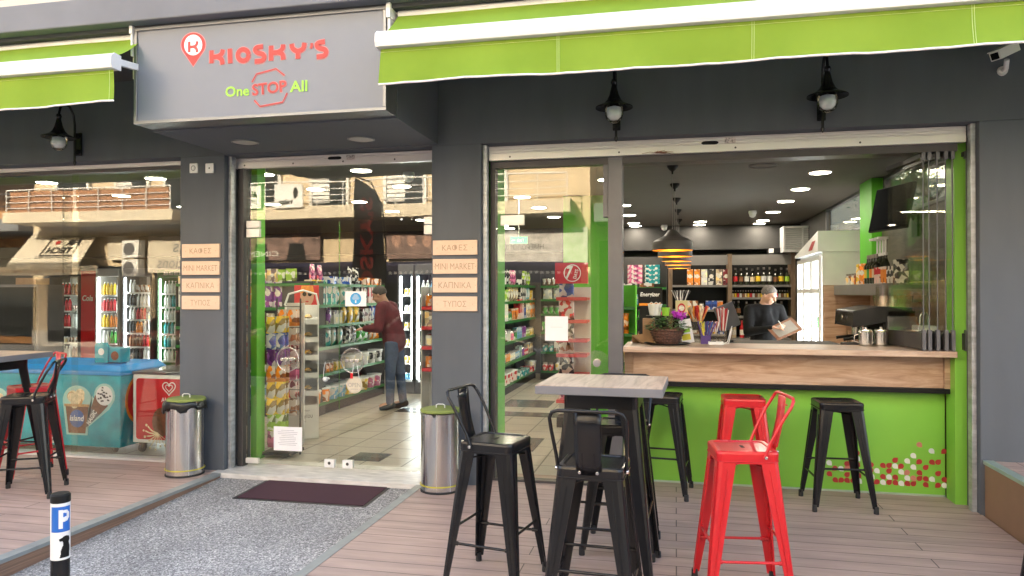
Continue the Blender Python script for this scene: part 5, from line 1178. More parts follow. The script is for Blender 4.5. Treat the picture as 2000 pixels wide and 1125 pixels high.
# bright glass cabinet right of the door aisle
def fridge(name, label, x, y, rz, w, d, h, fm, strips=True, where=None, nsh=5, kinds=('drink_bottle',), header=None, cols=None, sc=1.0, cat='fridge', panel=None):
    o = E(name, label, cat, (x, y, 0), rz)
    mb = MB(); t = .035
    mb.box((0, .03, 0), (t, d, h)).box((w - t, .03, 0), (w, d, h)).box((t, .03, h - .16), (w - t, d, h)).box((t, .03, 0), (w - t, d, .18)).box((t, d - .03, .18), (w - t, d, h - .16)); mb.build('cabinet', fm, o, bevel=.004)
    MB().box((t + .001, d - .034, .181), (w - t - .001, d - .031, h - .161)).build('inner_back', panel or M['shwhite'], o)
    hd = MB().box((.01, .005, h - .15), (w - .01, .029, h - .01)); 
    if header: hd.text(header, (w / 2, .004, h - .08), XR, (.08, 0, 1), w * .6, .06, 1, .02)
    hd.build('header_panel', [fm if not isinstance(header, str) else fm, M['white']], o)
    if strips:
        for sx in (t + .012, w - t - .012): MB().box((sx - .011, .045, .22), (sx + .011, .055, h - .19)).build('light_strip', M['ledstrip'], o)
    dr_ = MB().box((.03, 0, .19), (w - .03, .006, h - .17)).build('glass_door', M['pane2'], o)
    fr_ = MB().box((.005, -.004, .185), (.03, .022, h - .165)).box((w - .03, -.004, .185), (w - .005, .022, h - .165)); fr_.build('door_frame', fm, dr_)
    MB().tube([(w - .055, -.005, .8), (w - .055, -.035, .84), (w - .055, -.035, 1.15), (w - .055, -.005, 1.19)], .009, 6).build('handle', M['framel'], dr_)
    ca, sa = math.cos(rz), math.sin(rz); dx = Vector((ca, sa, 0)); bk = Vector((-sa, ca, 0))
    zs = [.20 + i * (h - .42) / nsh for i in range(nsh)]
    for i, z in enumerate(zs):
        MB().box((t + .001, .08, z - .012), (w - t - .001, d - .035, z)).box((t + .001, .068, z - .02), (w - t - .001, .079, z + .012)).build('wire_shelf', M['white'], o)
        if where: fill(where, LV[i] if i < nsh - 1 else 'top shelf', Vector((x, y, z + .001)) + dx * (t + .03) + bk * .14, dx, w - 2 * t - .06, list(kinds), rz, cols, 1, (2, 4), sc)
    return o
FYB = 7.0
def fx_(u): return PX(u, FYB)
fridge('drinks_fridge', 'dark drinks fridge of cola bottles, leftmost behind the left window', fx_(84), FYB, 0, fx_(154) - fx_(84), .7, 2.05, M['frame'], True, 'dark cola fridge', 5, cols=['red', 'brown', 'black', 'white'], kinds=('drink_bottle', 'can'), sc=1.15)
fridge('drinks_fridge', 'white drinks fridge with a red side panel behind the left window', fx_(186), FYB, 0, fx_(232) - fx_(186), .7, 2.05, M['shwhite'], True, 'red-sided fridge', 5, cols=['yellow', 'green', 'orange', 'red', 'white'], sc=1.15)
w_ = fx_(184) - fx_(157); qf = [o for o in bpy.data.objects if o.get('label', '').startswith('white drinks fridge with a red')][0]
MB().box((-w_ - .02, .01, .05), (-.02, .6, 2.0)).text('Cola', (-w_ * .5 - .02, .008, 1.45), XR, (.15, 0, 1), w_ * .8, .12, 1, .03).build('red_side_panel', [M['red'], M['white']], qf)
fridge('drinks_fridge', 'grey drinks fridge with juice cartons and cans behind the left window', fx_(238), FYB, 0, fx_(296) - fx_(238), .7, 2.05, M['framel'], True, 'grey juice fridge', 6, cols=['orange', 'red', 'brown', 'white', 'black'], kinds=('drink_bottle', 'carton'), sc=1.1)
fridge('drinks_fridge', 'green beer fridge beside the left column behind the window', fx_(306), FYB, 0, .78, .7, 2.02, M['shgreen'], True, 'green beer fridge', 6, cols=['green', 'white', 'teal'], sc=1.1, header='BEER')
fridge('drinks_fridge', 'bright white drinks fridge at the end of the door aisle, left one', PX(776, 5.0), 5.0, 0, .27, .6, 2.0, M['framel'], True, 'left aisle fridge', 6, panel=M['framel'], cols=['white', 'pale blue', 'yellow'], kinds=('can',))
fridge('drinks_fridge', 'bright white drinks fridge at the end of the door aisle, right one', PX(776, 5.0) + .28, 5.0, 0, .42, .6, 2.0, M['framel'], True, 'right aisle fridge', 6, panel=M['framel'], cols=['white', 'green', 'pale blue'], kinds=('can', 'drink_bottle'))
# coke-like red chill panel with a script mark
o = E('dark_cabinet', 'large dark glass-fronted cabinet at the far left behind the window', 'cabinet', (PX(-60, 3.4), 3.4, 0)); w = PX(72, 3.4) - PX(-60, 3.4)
MB().box((0, .02, 0), (w, .5, 1.68)).build('cabinet', M['framel'], o); MB().box((.03, .0, .1), (w - .03, .019, 1.64)).build('glass_front', M['screen'], o)
o = E('cardboard_box', 'cardboard box lying on top of the far left dark cabinet', 'box', (PX(50, 3.5), 3.6, 1.68)); MB().box((-.18, -.1, 0), (.18, .15, .1)).build('carton', M['cardboard'], o)

# ---------------------------------------------------------------- back wall of the bar: green unit and the wooden bottle shelves
stocked('green shelving unit of soft packs against the back wall, left of the bottle shelves', 'green back unit', (-.93, 7.3, 0), 0, .78, (.35, .75, 1.12, 1.35, 1.65), .4, 2.2, [['tub'], ['carton', 'jar'], ['can', 'jar', 'carton'], ['carton', 'flat_box'], ['flat_box']], G_, D_, fac=(1, 2))
for k in range(1, 5):
    for x, c in ((-.70, 'pink'), (-.40, 'teal')): item('soft_pack', c, (x, 7.38, 1.651 + .061 + (k - 1) * .083), 0, '%s soft pack in the stack on top of the green back unit' % c, '%s soft packs stacked on the green back unit' % c)
o = E('bottle_shelving', 'dark shelving with wooden posts full of bottles behind the bar', 'shelving', (-.13, 7.3, 0))
WL = 2.08
MB().box((0, .38, 0), (WL, .40, 2.2)).build('back_panel', M['blackm'], o)
for px_ in (0, .99, WL - .07): MB().box((px_, -.01, 0), (px_ + .07, .379, 2.22)).build('post', M['post'], o)
MB().box((.071, .0, 2.03), (.989, .02, 2.20)).box((1.061, 0, 2.03), (WL - .071, .02, 2.20)).build('top_board', M['shgrey'], o)
for z, a, b in ((1.69, 0, 1), (1.27, 0, 0), (.85, 0, 0), (1.69, 1, 1), (1.48, 1, 1), (1.16, 1, 1), (.79, 1, 1), (.42, 1, 1)):
    x0_ = .071 if a == 0 else 1.061; x1_ = .989 if a == 0 else WL - .071
    MB().box((x0_, 0, z - .035), (x1_, .379, z)).build('shelf', M['shgrey'], o)
bx = -.13 + 1.12; LQ = [('red', 'red'), ('brown', 'dark'), ('white', 'white'), ('cream', 'pale'), ('yellow', 'yellow'), ('white', 'silver'), ('white', 'clear'), ('brown', 'brown'), ('yellow', 'amber'), ('lime', 'lime')]
for i, (c, n) in enumerate(LQ): item('liquor_bottle', c, (bx + i * .093, 7.38, 1.6905), 0, '%s-labelled spirit bottle on the top bar shelf, %s from the left' % (n, ['first', 'second', 'third', 'fourth', 'fifth', 'sixth', 'seventh', 'eighth', 'ninth', 'tenth'][i]), 'spirit bottles on the top bar shelf', [1, .97, 1, .95, 1.02, 1.03, 1.04, .93, 1, .98][i])
for i in range(22): item('miniature_bottle', ['cream', 'white', 'yellow', 'brown', 'red'][i * 7 % 5], (bx - .04 + i * .042, 7.36, 1.4805), 0, '%s-labelled miniature bottle in the long row on the second bar shelf' % ['cream', 'white', 'yellow', 'brown', 'red'][i * 7 % 5], '%s miniature bottles on the second bar shelf' % ['cream', 'white', 'yellow', 'brown', 'red'][i * 7 % 5], 1.0)
fill('bottle shelving', 'third shelf', (bx - .06, 7.38, 1.1605), (1, 0, 0), .90, ['liquor_bottle'], 0, ['cream', 'yellow', 'orange', 'white', 'red', 'brown'], 1, (1, 2), .9, .06)
fill('bottle shelving', 'fourth shelf', (bx - .06, 7.38, .7905), (1, 0, 0), .90, ['wine_bottle'], 0, ['black', 'green', 'brown', 'red', 'cream'], 1, (1, 2), 1.0, .03)
for i, (c, n) in enumerate((('orange', 'orange'), ('orange', 'orange'), ('white', 'white'), ('black', 'black'), ('cream', 'cream'), ('brown', 'dark red'))):
    item('tall_box', c if n != 'dark red' else (.3, .03, .04), (.24 + i * .118 + (.01 if i > 3 else 0), 7.38, 1.6905), 0, '%s gift box on the upper shelf left of the bottles' % n, 'orange gift boxes on the upper bar shelf' if i < 2 else None, 1.0)
fill('bottle shelving, left bay', 'second shelf', (0, 7.40, 1.2705), (1, 0, 0), .84, ['flat_box', 'carton', 'jar', 'tub'], 0, ['cream', 'white', 'red', 'orange', 'blue', 'brown'], 1, (1, 2), 1.0)
fill('bottle shelving, left bay', 'lowest shelf', (0, 7.40, .8505), (1, 0, 0), .84, ['flat_box', 'carton', 'jar'], 0, ['yellow', 'white', 'blue', 'orange', 'brown'], 1, (1, 2), 1.0)
o = E('battery_display', 'black battery display with white slanted lettering on the green back unit', 'display', (PX(1272, 6.9), 6.9, 1.18)); MB().box((-.22, 0, .16), (.18, .06, .46)).build('header', M['blackm'], o); MB().text('Energizer', (-.02, -.002, .34), XR, (.15, 0, 1), .32, .09, 0, .02).build('lettering', M['white'], o); MB().box((-.2, .01, .16), (.16, -.004, .20)).build('orange_strip', M['orange'], o); MB().box((-.2, .0, -1.18), (.16, .06, .159)).build('body', M['blackm'], o)
o = E('slippers_poster', 'long dark printed box lying above the bottle shelves', 'box', (PX(1526, 7.35), 7.35, 2.221)); MB().box((-.22, 0, 0), (.22, .1, .09)).build('box', M['blackm'], o); MB().box((-.2, -.002, .01), (-.12, -.0005, .08)).disc((.05, -.002, .045), .03, XR, ZU, 14, 1).disc((.14, -.002, .045), .03, XR, ZU, 14, 1).build('print', [M['white'], M['brown']], o)
# peaked white cooler with lit doors on the right
o = E('display_cooler', 'white upright cooler with a peaked top, red stripe and bright doors by the right wall', 'cooler', (1.63, 3.22, 0)); o2_ = o
MB().box((0.0, 0, 0), (.465, .02, 2.02)).box((0.02, 1.62, 0), (.465, 1.64, 2.02)).box((.44, .02, 0), (.465, 1.62, 2.02)).box((.02, .02, 0), (.44, 1.62, .3)).box((.02, .02, 1.98), (.44, 1.62, 2.02)).build('cabinet', M['whitep'], o)
pk = MB(); pk.loft([[Vector((x, y, z)) for y, z in ((-.01, 2.021), (1.66, 2.021), (1.66, 2.05), (-.01, 2.26))] for x in (-.05, .465)]); pk.build('peaked_top', M['white'], o)
pk = MB(); pk.add([(-.052, .35, 2.06), (-.052, .60, 2.06), (-.052, .35, 2.16), (-.052, .12, 2.16)], [(0, 1, 2, 3)]); pk.build('red_stripe', M['sred'], o)
for k in range(3):
    y = .03 + k * .53
    fr_ = MB().box((-.03, y, .3), (-.001, y + .05, 1.98)).box((-.03, y + .47, .3), (-.001, y + .52, 1.98)).box((-.03, y + .05, 1.93), (-.001, y + .47, 1.98)).box((-.03, y + .05, 1.55), (-.001, y + .47, 1.60)).box((-.03, y + .05, .3), (-.001, y + .47, .36)).build('door_frame', M['whitep'], o)
    MB().box((-.012, y + .051, .361), (-.008, y + .469, 1.549)).box((-.012, y + .051, 1.601), (-.008, y + .469, 1.929)).build('glass', M['pane2'], fr_)
    MB().box((.10, y + .05, .9), (.11, y + .08, 1.5)).box((.10, y + .44, .9), (.11, y + .47, 1.5)).box((.40, y + .02, .4), (.41, y + .5, 1.53)).build('light_strip', M['ledstrip'] if k < 3 else M['white'], o)
    for z in (.6, .85, 1.1, 1.35): MB().box((.12, y, z - .01), (.39, y + .51, z)).build('wire_shelf', M['white'], o)
fill('peaked white cooler', 'second shelf', (1.80, 3.28, .601), (0, 1, 0), 1.4, ['carton', 'can'], R(-90), ['white', 'pale blue', 'cream'], 1, (2, 4))
fill('peaked white cooler', 'third shelf', (1.80, 3.28, 1.101), (0, 1, 0), 1.4, ['carton', 'can'], R(-90), ['white', 'green', 'red'], 1, (2, 4))
# television on an arm
o = E('television', 'flat black television seen from behind, tilted on a wall arm', 'television', (1.935, 1.60, 2.33))
q = Matrix.Rotation(R(-74), 3, 'Z') @ Matrix.Rotation(R(-12), 3, 'X')
MB().obox((0, 0, 0), (.60, .035, .42), q).build('casing', M['blackm'], o, bevel=.008); MB().obox(q @ Vector((0, -.0185, 0)), (.58, .002, .40), q).build('screen', M['screen'], o)
MB().obox(q @ Vector((0, .035, 0)), (.3, .035, .2), q).build('back_housing', M['black'], o, bevel=.01); MB().tube([q @ Vector((0, .05, 0)), (.10, -.12, -.06), (.13, -.20, -.12)], .018, 8).box((.13, -.28, -.28), (.149, -.12, -.05)).build('wall_arm', M['blackm'], o)
# coffee machine and things on the back counter
o = E('coffee_machine', 'black espresso machine on the back counter', 'coffee machine', (1.70, 1.22, 1.001))
MB().box((-.22, -.30, .05), (.20, .34, .10)).box((-.02, -.30, .10), (.20, .34, .34)).build('body', M['blackm'], o, bevel=.012)
mb = MB(); mb.loft([[Vector((x, y, z)) for x, z in ((-.26, .26), (.20, .345), (.20, .43), (-.05, .44), (-.25, .40))] for y in (-.33, .37)]); mb.build('hood', M['black'], o, bevel=.015)
for y in (-.15, .15):
    MB().lathe([(0, .18), (.04, .18), (.042, .26), (0, .26)], 16, (-.12, y, 0)).build('group_head', M['steel'], o); MB().lathe([(.034, .155), (.038, .178), (0, .178)], 14, (-.12, y, 0)).tube([(-.15, y, .17), (-.29, y, .15)], [.010, .014], 8).build('portafilter', M['blackm'], o)
MB().box((-.24, -.28, .045), (-.03, .32, .055)).build('drip_tray', M['steel'], o); MB().lathe([(0, -.008), (.022, -.006), (.022, 0)], 14, (-.27, 0, .34), axis=0).build('gauge', M['steel'], o)
for a in (-.2, .18):
    for b in (-.26, .30): MB().lathe([(0, 0), (.02, 0), (.02, .05)], 10, (a, b, 0)).build('foot', M['steel'], o)
for i, (x, y) in enumerate(((1.70, .98), (1.79, 1.04), (1.72, 1.12), (1.82, 1.20), (1.74, 1.30), (1.82, 1.42))):
    item('cup_stack', 'white', (x, y, 1.42), 0, 'stack of clear plastic cups on the espresso machine, %s from the opening' % WO[i], 'stacks of clear cups on the espresso machine')
item('cup_stack', 'white', (1.62, 1.75, 1.0005), 0, 'stack of clear plastic cups standing behind the espresso machine')
for i, (x, y) in enumerate(((1.50, .70), (1.62, .72))):
    o = E('steel_canister', 'stainless steel canister with a round lid at the counter, %s one' % ('left', 'right')[i], 'canister', (x, y, 1.126)); MB().lathe([(0, 0), (.052, 0), (.054, .01), (.054, .11), (.05, .118), (0, .118)], 22).build('body', M['steel'], o); MB().lathe([(0, .119), (.052, .119), (.05, .13), (.012, .135), (.012, .15), (0, .15)], 18).build('lid', M['steel'], o)
    MB().tube([(-.055, -.0, .09), (-.085, -.0, .08), (-.085, 0, .035), (-.055, 0, .025)], .006, 6).build('handle', M['steel'], o)
o = E('coffee_grinder', 'dark grey box appliance with a smoked lid behind the folded glass', 'grinder', (1.82, .98, 1.001)); MB().box((-.11, -.1, 0), (.11, .12, .36)).build('body', M['framel'], o, bevel=.01); MB().box((-.1, -.09, .361), (.1, .11, .40)).build('lid', M['black'], o)
o = E('white_kettle', 'white box with an arched steel handle behind the folded glass', 'container', (1.92, .66, 1.126)); MB().box((-.07, -.08, 0), (.07, .08, .17)).build('body', M['white'], o, bevel=.01); MB().tube([(-.03, 0, .17), (-.03, 0, .24), (-.015, 0, .265), (.015, 0, .265), (.03, 0, .24), (.03, 0, .17)], .006, 6).build('handle', M['steel'], o)
# wall shelf: jars, bottles, pump bottles
WSX, WSZ = 1.80, 1.636
for i, (k, c, y) in enumerate((('jar', 'cream', 2.66), ('jar', 'brown', 2.54), ('jar', 'cream', 2.42), ('jar', 'orange', 2.30), ('tall_box', 'yellow', 2.14), ('tall_box', 'orange', 2.02))): item(k, c, (WSX, y, WSZ), R(-60), '%s %s on the grey wall shelf, %s from its far end' % (c, WORD[k], WO[i]), None, 1 if k == 'jar' else .75)
for i in range(4): item('liquor_bottle', ['yellow', 'green', 'orange', 'cream'][i], (WSX, 1.88 - i * .095, WSZ), R(-60), '%s-labelled syrup bottle on the grey wall shelf' % ['yellow', 'green', 'orange', 'cream'][i], None, .95)
for i in range(4):
    o = E('pump_bottle', 'white-headed syrup pump bottle on the grey wall shelf, %s from its far end' % WO[i], 'bottle', (WSX + .09, 1.92 - i * .095, WSZ)); o['group'] = 'syrup pump bottles on the wall shelf'
    MB().lathe([(0, 0), (.036, 0), (.037, .18), (.015, .24), (.015, .27)], 12).build('glass', M['bglass'], o); MB().tube([(0, 0, .27), (0, 0, .42)], .009, 6).box((-.07, -.013, .415), (.02, .013, .435)).lathe([(0, .26), (.018, .265), (.018, .29), (0, .295)], 10).build('pump_head', M['white'], o)
fill('grey wall shelf', 'near half', (WSX, 1.50, WSZ), (0, -1, 0), .75, ['snack_bag', 'tall_box', 'carton'], R(-60), ['red', 'yellow', 'black', 'cream', 'orange'], 1, (1, 2))
# dried-flower poster strip on the cladding
# ---------------------------------------------------------------- on the serving counter
CZ = 1.1252
def at(u, y): return PX(u, y)
o = E('flower_basket', 'brown wicker basket of green leaves with purple flowers on a black tray', 'plant', (at(1303, .50), .50, CZ + .008)); o.scale = (1.22, 1.1, 1.15)
MB().lathe([(0, 0), (.075, 0), (.09, .03), (.105, .07), (.112, .105), (.108, .112), (.09, .105), (0, .09)], 28).build('basket', M['wicker'], o)
wv = MB()
for k in range(5): r_ = .083 + .007 * k; wv.tube([((r_ + .004 * (-1) ** j) * math.cos(2 * math.pi * j / 40), (r_ + .004 * (-1) ** j) * math.sin(2 * math.pi * j / 40), .02 + k * .019) for j in range(40)], .006, 5, closed=True)
wv.build('woven_rim', M['wicker'], o)
lf = MB(); r2 = random.Random(5)
for k in range(330):
    a = r2.uniform(0, 6.28); rr = .15 * math.sqrt(r2.random()); c = Vector((rr * math.cos(a), rr * math.sin(a) * .8, .12 + .085 * (1 - (rr / .15) ** 2) * r2.random() + .02 * r2.random() - (.02 if rr > .11 else 0)))
    d = Vector((math.cos(a + r2.uniform(-.8, .8)), math.sin(a + r2.uniform(-.8, .8)), r2.uniform(-.5, .7))).normalized() * r2.uniform(.016, .03); s_ = d.cross(Vector((r2.uniform(-.3, .3), r2.uniform(-.3, .3), 1))).normalized() * .009
    lf.add([c - d * .2, c + d * .5 + s_, c + d, c + d * .5 - s_], [(0, 1, 2, 3)], 0 if r2.random() < .65 else 1)
lf.build('leaves', [M['leaf'], mat('leaf_pale', (.10, .22, .06), .45, var=.4, scale=50)], o)
fl = MB()
for k in range(90):
    c = Vector((.08 + r2.gauss(0, .022), -.03 + r2.gauss(0, .02), .205 + r2.gauss(0, .014))); a = Vector((r2.uniform(-1, 1), r2.uniform(-1, 1), r2.uniform(-1, 1))).normalized() * .014; b = a.orthogonal().normalized() * .009; fl.add([c - a, c - b, c + a, c + b], [(0, 1, 2, 3)])
fl.build('flowers', M['petal'], o)
o = E('black_tray', 'round black tray under the flower basket', 'tray', (at(1303, .50), .50, CZ)); MB().lathe([(0, 0), (.15, 0), (.19, .012), (.188, .015), (.148, .004), (0, .004)], 32).build('tray', M['blackm'], o)
cb = at(1265, .66)
o = E('cardboard_box', 'open brown cardboard box on the counter behind the flower basket', 'box', (cb, .64, CZ)); MB().box((-.04, -.05, 0), (.06, .08, .21)).build('carton', M['cardboard'], o); MB().add([(-.04, -.05, .05), (-.13, -.06, .07), (-.13, .03, .0), (-.04, .05, 0)], [(0, 1, 2, 3)]).add([(-.13, -.06, .07), (-.05, -.1, .0), (-.02, -.06, .0), (-.04, -.05, .08)], [(0, 1, 2, 3)]).build('flap', M['cardboard'], o)
dx0, dx1 = at(1285, .70), at(1352, .70)
o = E('counter_display', 'low glass display case with a slanted front and a black top on the counter', 'display case', ((dx0 + dx1) / 2, .70, CZ)); hw = (dx1 - dx0) / 2
MB().box((-hw - .10, -.06, .222), (hw - .02, .12, .232)).build('top', M['blackm'], o)
sd = MB(); sd.loft([[Vector((x, y, z)) for x, z in ((-hw, 0), (hw + .12, 0), (hw - .03, .22), (-hw, .22))] for y in (-.05, -.044)]); sd.loft([[Vector((x, y, z)) for x, z in ((-hw, 0), (hw + .12, 0), (hw - .03, .22), (-hw, .22))] for y in (.10, .106)]); sd.build('side_glass', M['pane2'], o)
for k in range(4): sd = MB().obox((hw + .012 + k * .022, .03, .11), (.003, .14, .235), Matrix.Rotation(R(-33), 3, 'Y')).build('acrylic_sheet', M['clearp'], o)
lp = MB().obox((hw - .04, -.03, .10), (.002, .09, .16), Matrix.Rotation(R(-25), 3, 'Y') @ Matrix.Rotation(R(60), 3, 'Z'))
o = E('leaflet', 'white leaflet with yellow print leaning in the glass display case', 'leaflet', (dx1 - .05, .63, CZ)); MB().obox((0, 0, .105), (.10, .002, .20), Matrix.Rotation(R(-10), 3, 'Y')).build('sheet', M['paper'], o); MB().obox((0, -.002, .055), (.07, .001, .05), Matrix.Rotation(R(-10), 3, 'Y')).obox((0, -.002, .11), (.06, .001, .03), Matrix.Rotation(R(-10), 3, 'Y'), 1).build('print', [M['yellow'], M['sgreen']], o)
TZ = CZ + .2325
def potlet(name, label, u, y, z, r0, r1, h, m, cat):
    o = E(name, label, cat, (at(u, y), y, z)); MB().lathe([(0, 0), (r0, 0), (r1, h), (r1 + .003, h), (r1 + .003, h - .008), (r1 - .004, h), (r0 - .004, .006), (0, .006)], 22).build('pot', m, o); return o
o = potlet('white_bucket', 'small white bucket with a curly handle on the display case', 1279, .70, TZ, .045, .06, .10, M['white'], 'bucket'); MB().tube([(-.045, 0, .1), (-.03, 0, .115), (-.012, 0, .1), (.012, 0, .115), (.03, 0, .1), (.045, 0, .112)], .004, 6).build('handle', M['white'], o)
o = potlet('green_pot', 'small green cup beside the white bucket', 1300, .66, TZ, .026, .036, .07, M['sgreen'], 'cup')
def box_of(name, label, u, y, z, w, d, h, m, cat, stick_m, n, sl, spread, r_=.0035, logo=None):
    o = E(name, label, cat, (at(u, y), y, z)); MB().box((-w / 2, -d / 2, 0), (w / 2, d / 2, h)).build('holder', m, o)
    if logo: MB().disc((0, -d / 2 - .001, h * .5), w * .32, XR, ZU, 20, 0, w * .42).disc((0, -d / 2 - .002, h * .5), w * .24, XR, ZU, 20, 1).build('printed_badge', logo, o)
    s_ = MB(); r3 = random.Random(u)
    for k in range(n):
        x, yy_ = r3.uniform(-w * .4, w * .4), r3.uniform(-d * .35, d * .35); t_ = Vector((r3.uniform(-spread, spread) + x * .8, r3.uniform(-spread, spread), sl * r3.uniform(.85, 1)))
        s_.tube([(x, yy_, h * .9), Vector((x, yy_, h)) + t_], r_, 5, m=k % len(stick_m))
    s_.build('contents', stick_m, o); return o
box_of('straw_box', 'beige box with a round badge holding black and white straws', 1331, .72, TZ, .10, .07, .13, M['ricebeige'], 'box', [M['shgrey'], M['blackm'], M['white']], 44, .09, .02, .0035, [M['shred'], M['labw']])
box_of('straw_holder', 'clear holder of red and white striped straws on the counter', 1411, .72, CZ, .06, .05, .12, M['clearp'], 'holder', [M['sred'], M['sred'], M['whitep']], 26, .19, .012, .004)
box_of('straw_holder', 'clear holder of white straws on the counter', 1396, .68, CZ, .05, .05, .11, M['clearp'], 'holder', [M['white'], M['sred'], M['white']], 22, .08, .01, .0035)
box_of('lollipop_holder', 'holder of purple and yellow wrapped sweets on the counter', 1378, .64, CZ, .08, .06, .07, mat('purple_plastic', (.08, .04, .2), .4, var=.1), 'holder', [mat('purple_plastic', (.08, .04, .2), .4), M['yellow'], M['print_blue']], 30, .12, .03, .007)
box_of('candy_cane_holder', 'tilted bunch of red and cream sweet sticks behind the display case', 1362, .82, CZ, .10, .05, .20, M['clearp'], 'holder', [M['sred'], M['creamy'], M['orange']], 30, .12, .05, .007)
o = E('till_monitor', 'dark grey tilted till monitor seen from behind on the bar', 'monitor', (at(1420, .98), .98, CZ)); q = Matrix.Rotation(R(-20), 3, 'Y') @ Matrix.Rotation(R(50), 3, 'Z'); MB().obox((0, 0, .22), (.26, .03, .22), q).build('screen', M['framel'], o, bevel=.008); MB().box((-.05, -.05, 0), (.05, .06, .015)).tube([(0, 0, .01), (0, .01, .18)], .018, 8).build('stand', M['blackm'], o)

o = E('card_reader', 'small white and black card reader lying on the counter', 'card reader', (at(1398, .55), .55, CZ)); MB().box((-.06, -.03, 0), (.06, .05, .025)).build('body', M['white'], o, bevel=.004); MB().box((-.05, -.02, .0255), (.0, .04, .028)).build('keys', M['blackm'], o)
o = E('charging_cable', 'white cable looping over the counter beside the till', 'cable', (at(1428, .60), .60, CZ)); MB().tube([(-.06, 0, .004), (-.02, .02, .006), (.0, .05, .08), (.01, .06, .15), (-.005, .05, .10), (-.03, .0, .02), (-.08, -.03, .004)], .004, 6).build('cable', M['white'], o)
o = E('inner_bar', 'low bar carcass behind the serving counter carrying the till', 'counter', (.3, 1.0, 0)); q = MB().box((-.7, -.215, 0), (1.05, .35, 1.12)).build('carcass', M['inwall'], o)

# ================================================================ people
def evalmesh(mb, name, voxel, smooth=6):
    me = mb.mesh(name, [M['skin']]); o = bpy.data.objects.new(name, me); COL.objects.link(o)
    r_ = o.modifiers.new('r', 'REMESH'); r_.mode = 'VOXEL'; r_.voxel_size = voxel; r_.use_smooth_shade = True
    s_ = o.modifiers.new('s', 'SMOOTH'); s_.iterations = smooth; s_.factor = .5
    dg = bpy.context.evaluated_depsgraph_get(); out = bpy.data.meshes.new_from_object(o.evaluated_get(dg)); bpy.data.objects.remove(o); return out
def cap_tube(mb, pts, rs, n=14):
    """a tapered limb with rounded ends"""
    pts = [Vector(p) for p in pts]; d0 = (pts[0] - pts[1]).normalized(); d1 = (pts[-1] - pts[-2]).normalized()
    P, Q = [], []
    for k in (1.0, .8, .45): P.append(pts[0] + d0 * rs[0] * k); Q.append(rs[0] * math.sqrt(max(0.003, 1 - k * k)))
    P += pts; Q += list(rs)
    for k in (.45, .8, 1.0): P.append(pts[-1] + d1 * rs[-1] * k); Q.append(rs[-1] * math.sqrt(max(0.003, 1 - k * k)))
    mb.tube(P, Q, n); return mb
def ell(mb, c, r, n=18, rot=None):
    c = Vector(c); vs = []; fs = []; K = n // 2
    for i in range(K + 1):
        ph = math.pi * i / K
        for j in range(n):
            th = 2 * math.pi * j / n; p = Vector((r[0] * math.sin(ph) * math.cos(th), r[1] * math.sin(ph) * math.sin(th), r[2] * math.cos(ph)))
            vs.append(c + (rot @ p if rot else p))
    for i in range(K):
        for j in range(n): fs.append((i * n + j, (i + 1) * n + j, (i + 1) * n + (j + 1) % n, i * n + (j + 1) % n))
    mb.add(vs, fs, 0, True)
def head(mb, c, rot):
    """c = centre of the skull, face towards local -Y"""
    def p(x, y, z): return c + rot @ Vector((x, y, z))
    ell(mb, p(0, .01, .02), (.074, .094, .09), 20, rot); ell(mb, p(0, -.02, -.045), (.058, .068, .07), 18, rot)
    ell(mb, p(0, -.055, -.085), (.032, .03, .026), 14, rot)                       # chin
    for s_ in (-1, 1):
        ell(mb, p(s_ * .074, .012, -.012), (.010, .018, .030), 12, rot)           # ears
        ell(mb, p(s_ * .038, -.062, -.032), (.024, .022, .022), 12, rot)          # cheeks
        ell(mb, p(s_ * .030, -.082, .022), (.022, .012, .009), 12, rot)           # brows
    cap_tube(mb, [p(0, -.085, .012), p(0, -.102, -.012), p(0, -.108, -.026)], [.010, .012, .015], 10)
    ell(mb, p(0, -.088, -.056), (.024, .012, .007), 12, rot); ell(mb, p(0, -.085, -.067), (.021, .011, .006), 12, rot)
    return p
def hand(mb, wrist, dirv, palm_n, curl=.6, sc=1.0, thumb=1):
    d = dirv.normalized(); n_ = palm_n.normalized(); s_ = d.cross(n_).normalized()
    pc = wrist + d * .045 * sc
    for k in (-1.5, -.5, .5, 1.5): cap_tube(mb, [wrist + s_ * k * .010 * sc, wrist + d * .085 * sc + s_ * k * .019 * sc], [.016 * sc, .012 * sc], 8)
    for k, L in ((-1.5, .062), (-.5, .076), (.5, .080), (1.5, .070)):
        b = wrist + d * .088 * sc + s_ * k * .020 * sc; c1 = curl; pts = [b]; dd = d.copy()
        for q, f_ in ((.45, .5), (.32, 1.1), (.23, 1.7)):
            dd = (d * math.cos(c1 * f_) + n_ * math.sin(c1 * f_)); pts.append(pts[-1] + dd * L * q * sc)
        cap_tube(mb, pts, [.0092 * sc, .0086 * sc, .0078 * sc, .0068 * sc], 8)
    t0 = wrist + d * .025 * sc + s_ * thumb * .028 * sc; t1 = t0 + (d * .6 + s_ * thumb * .6 + n_ * .5).normalized() * .036 * sc; t2 = t1 + (d * .9 + n_ * .45).normalized() * .03 * sc
    cap_tube(mb, [t0, t1, t2], [.014 * sc, .0105 * sc, .008 * sc], 8)
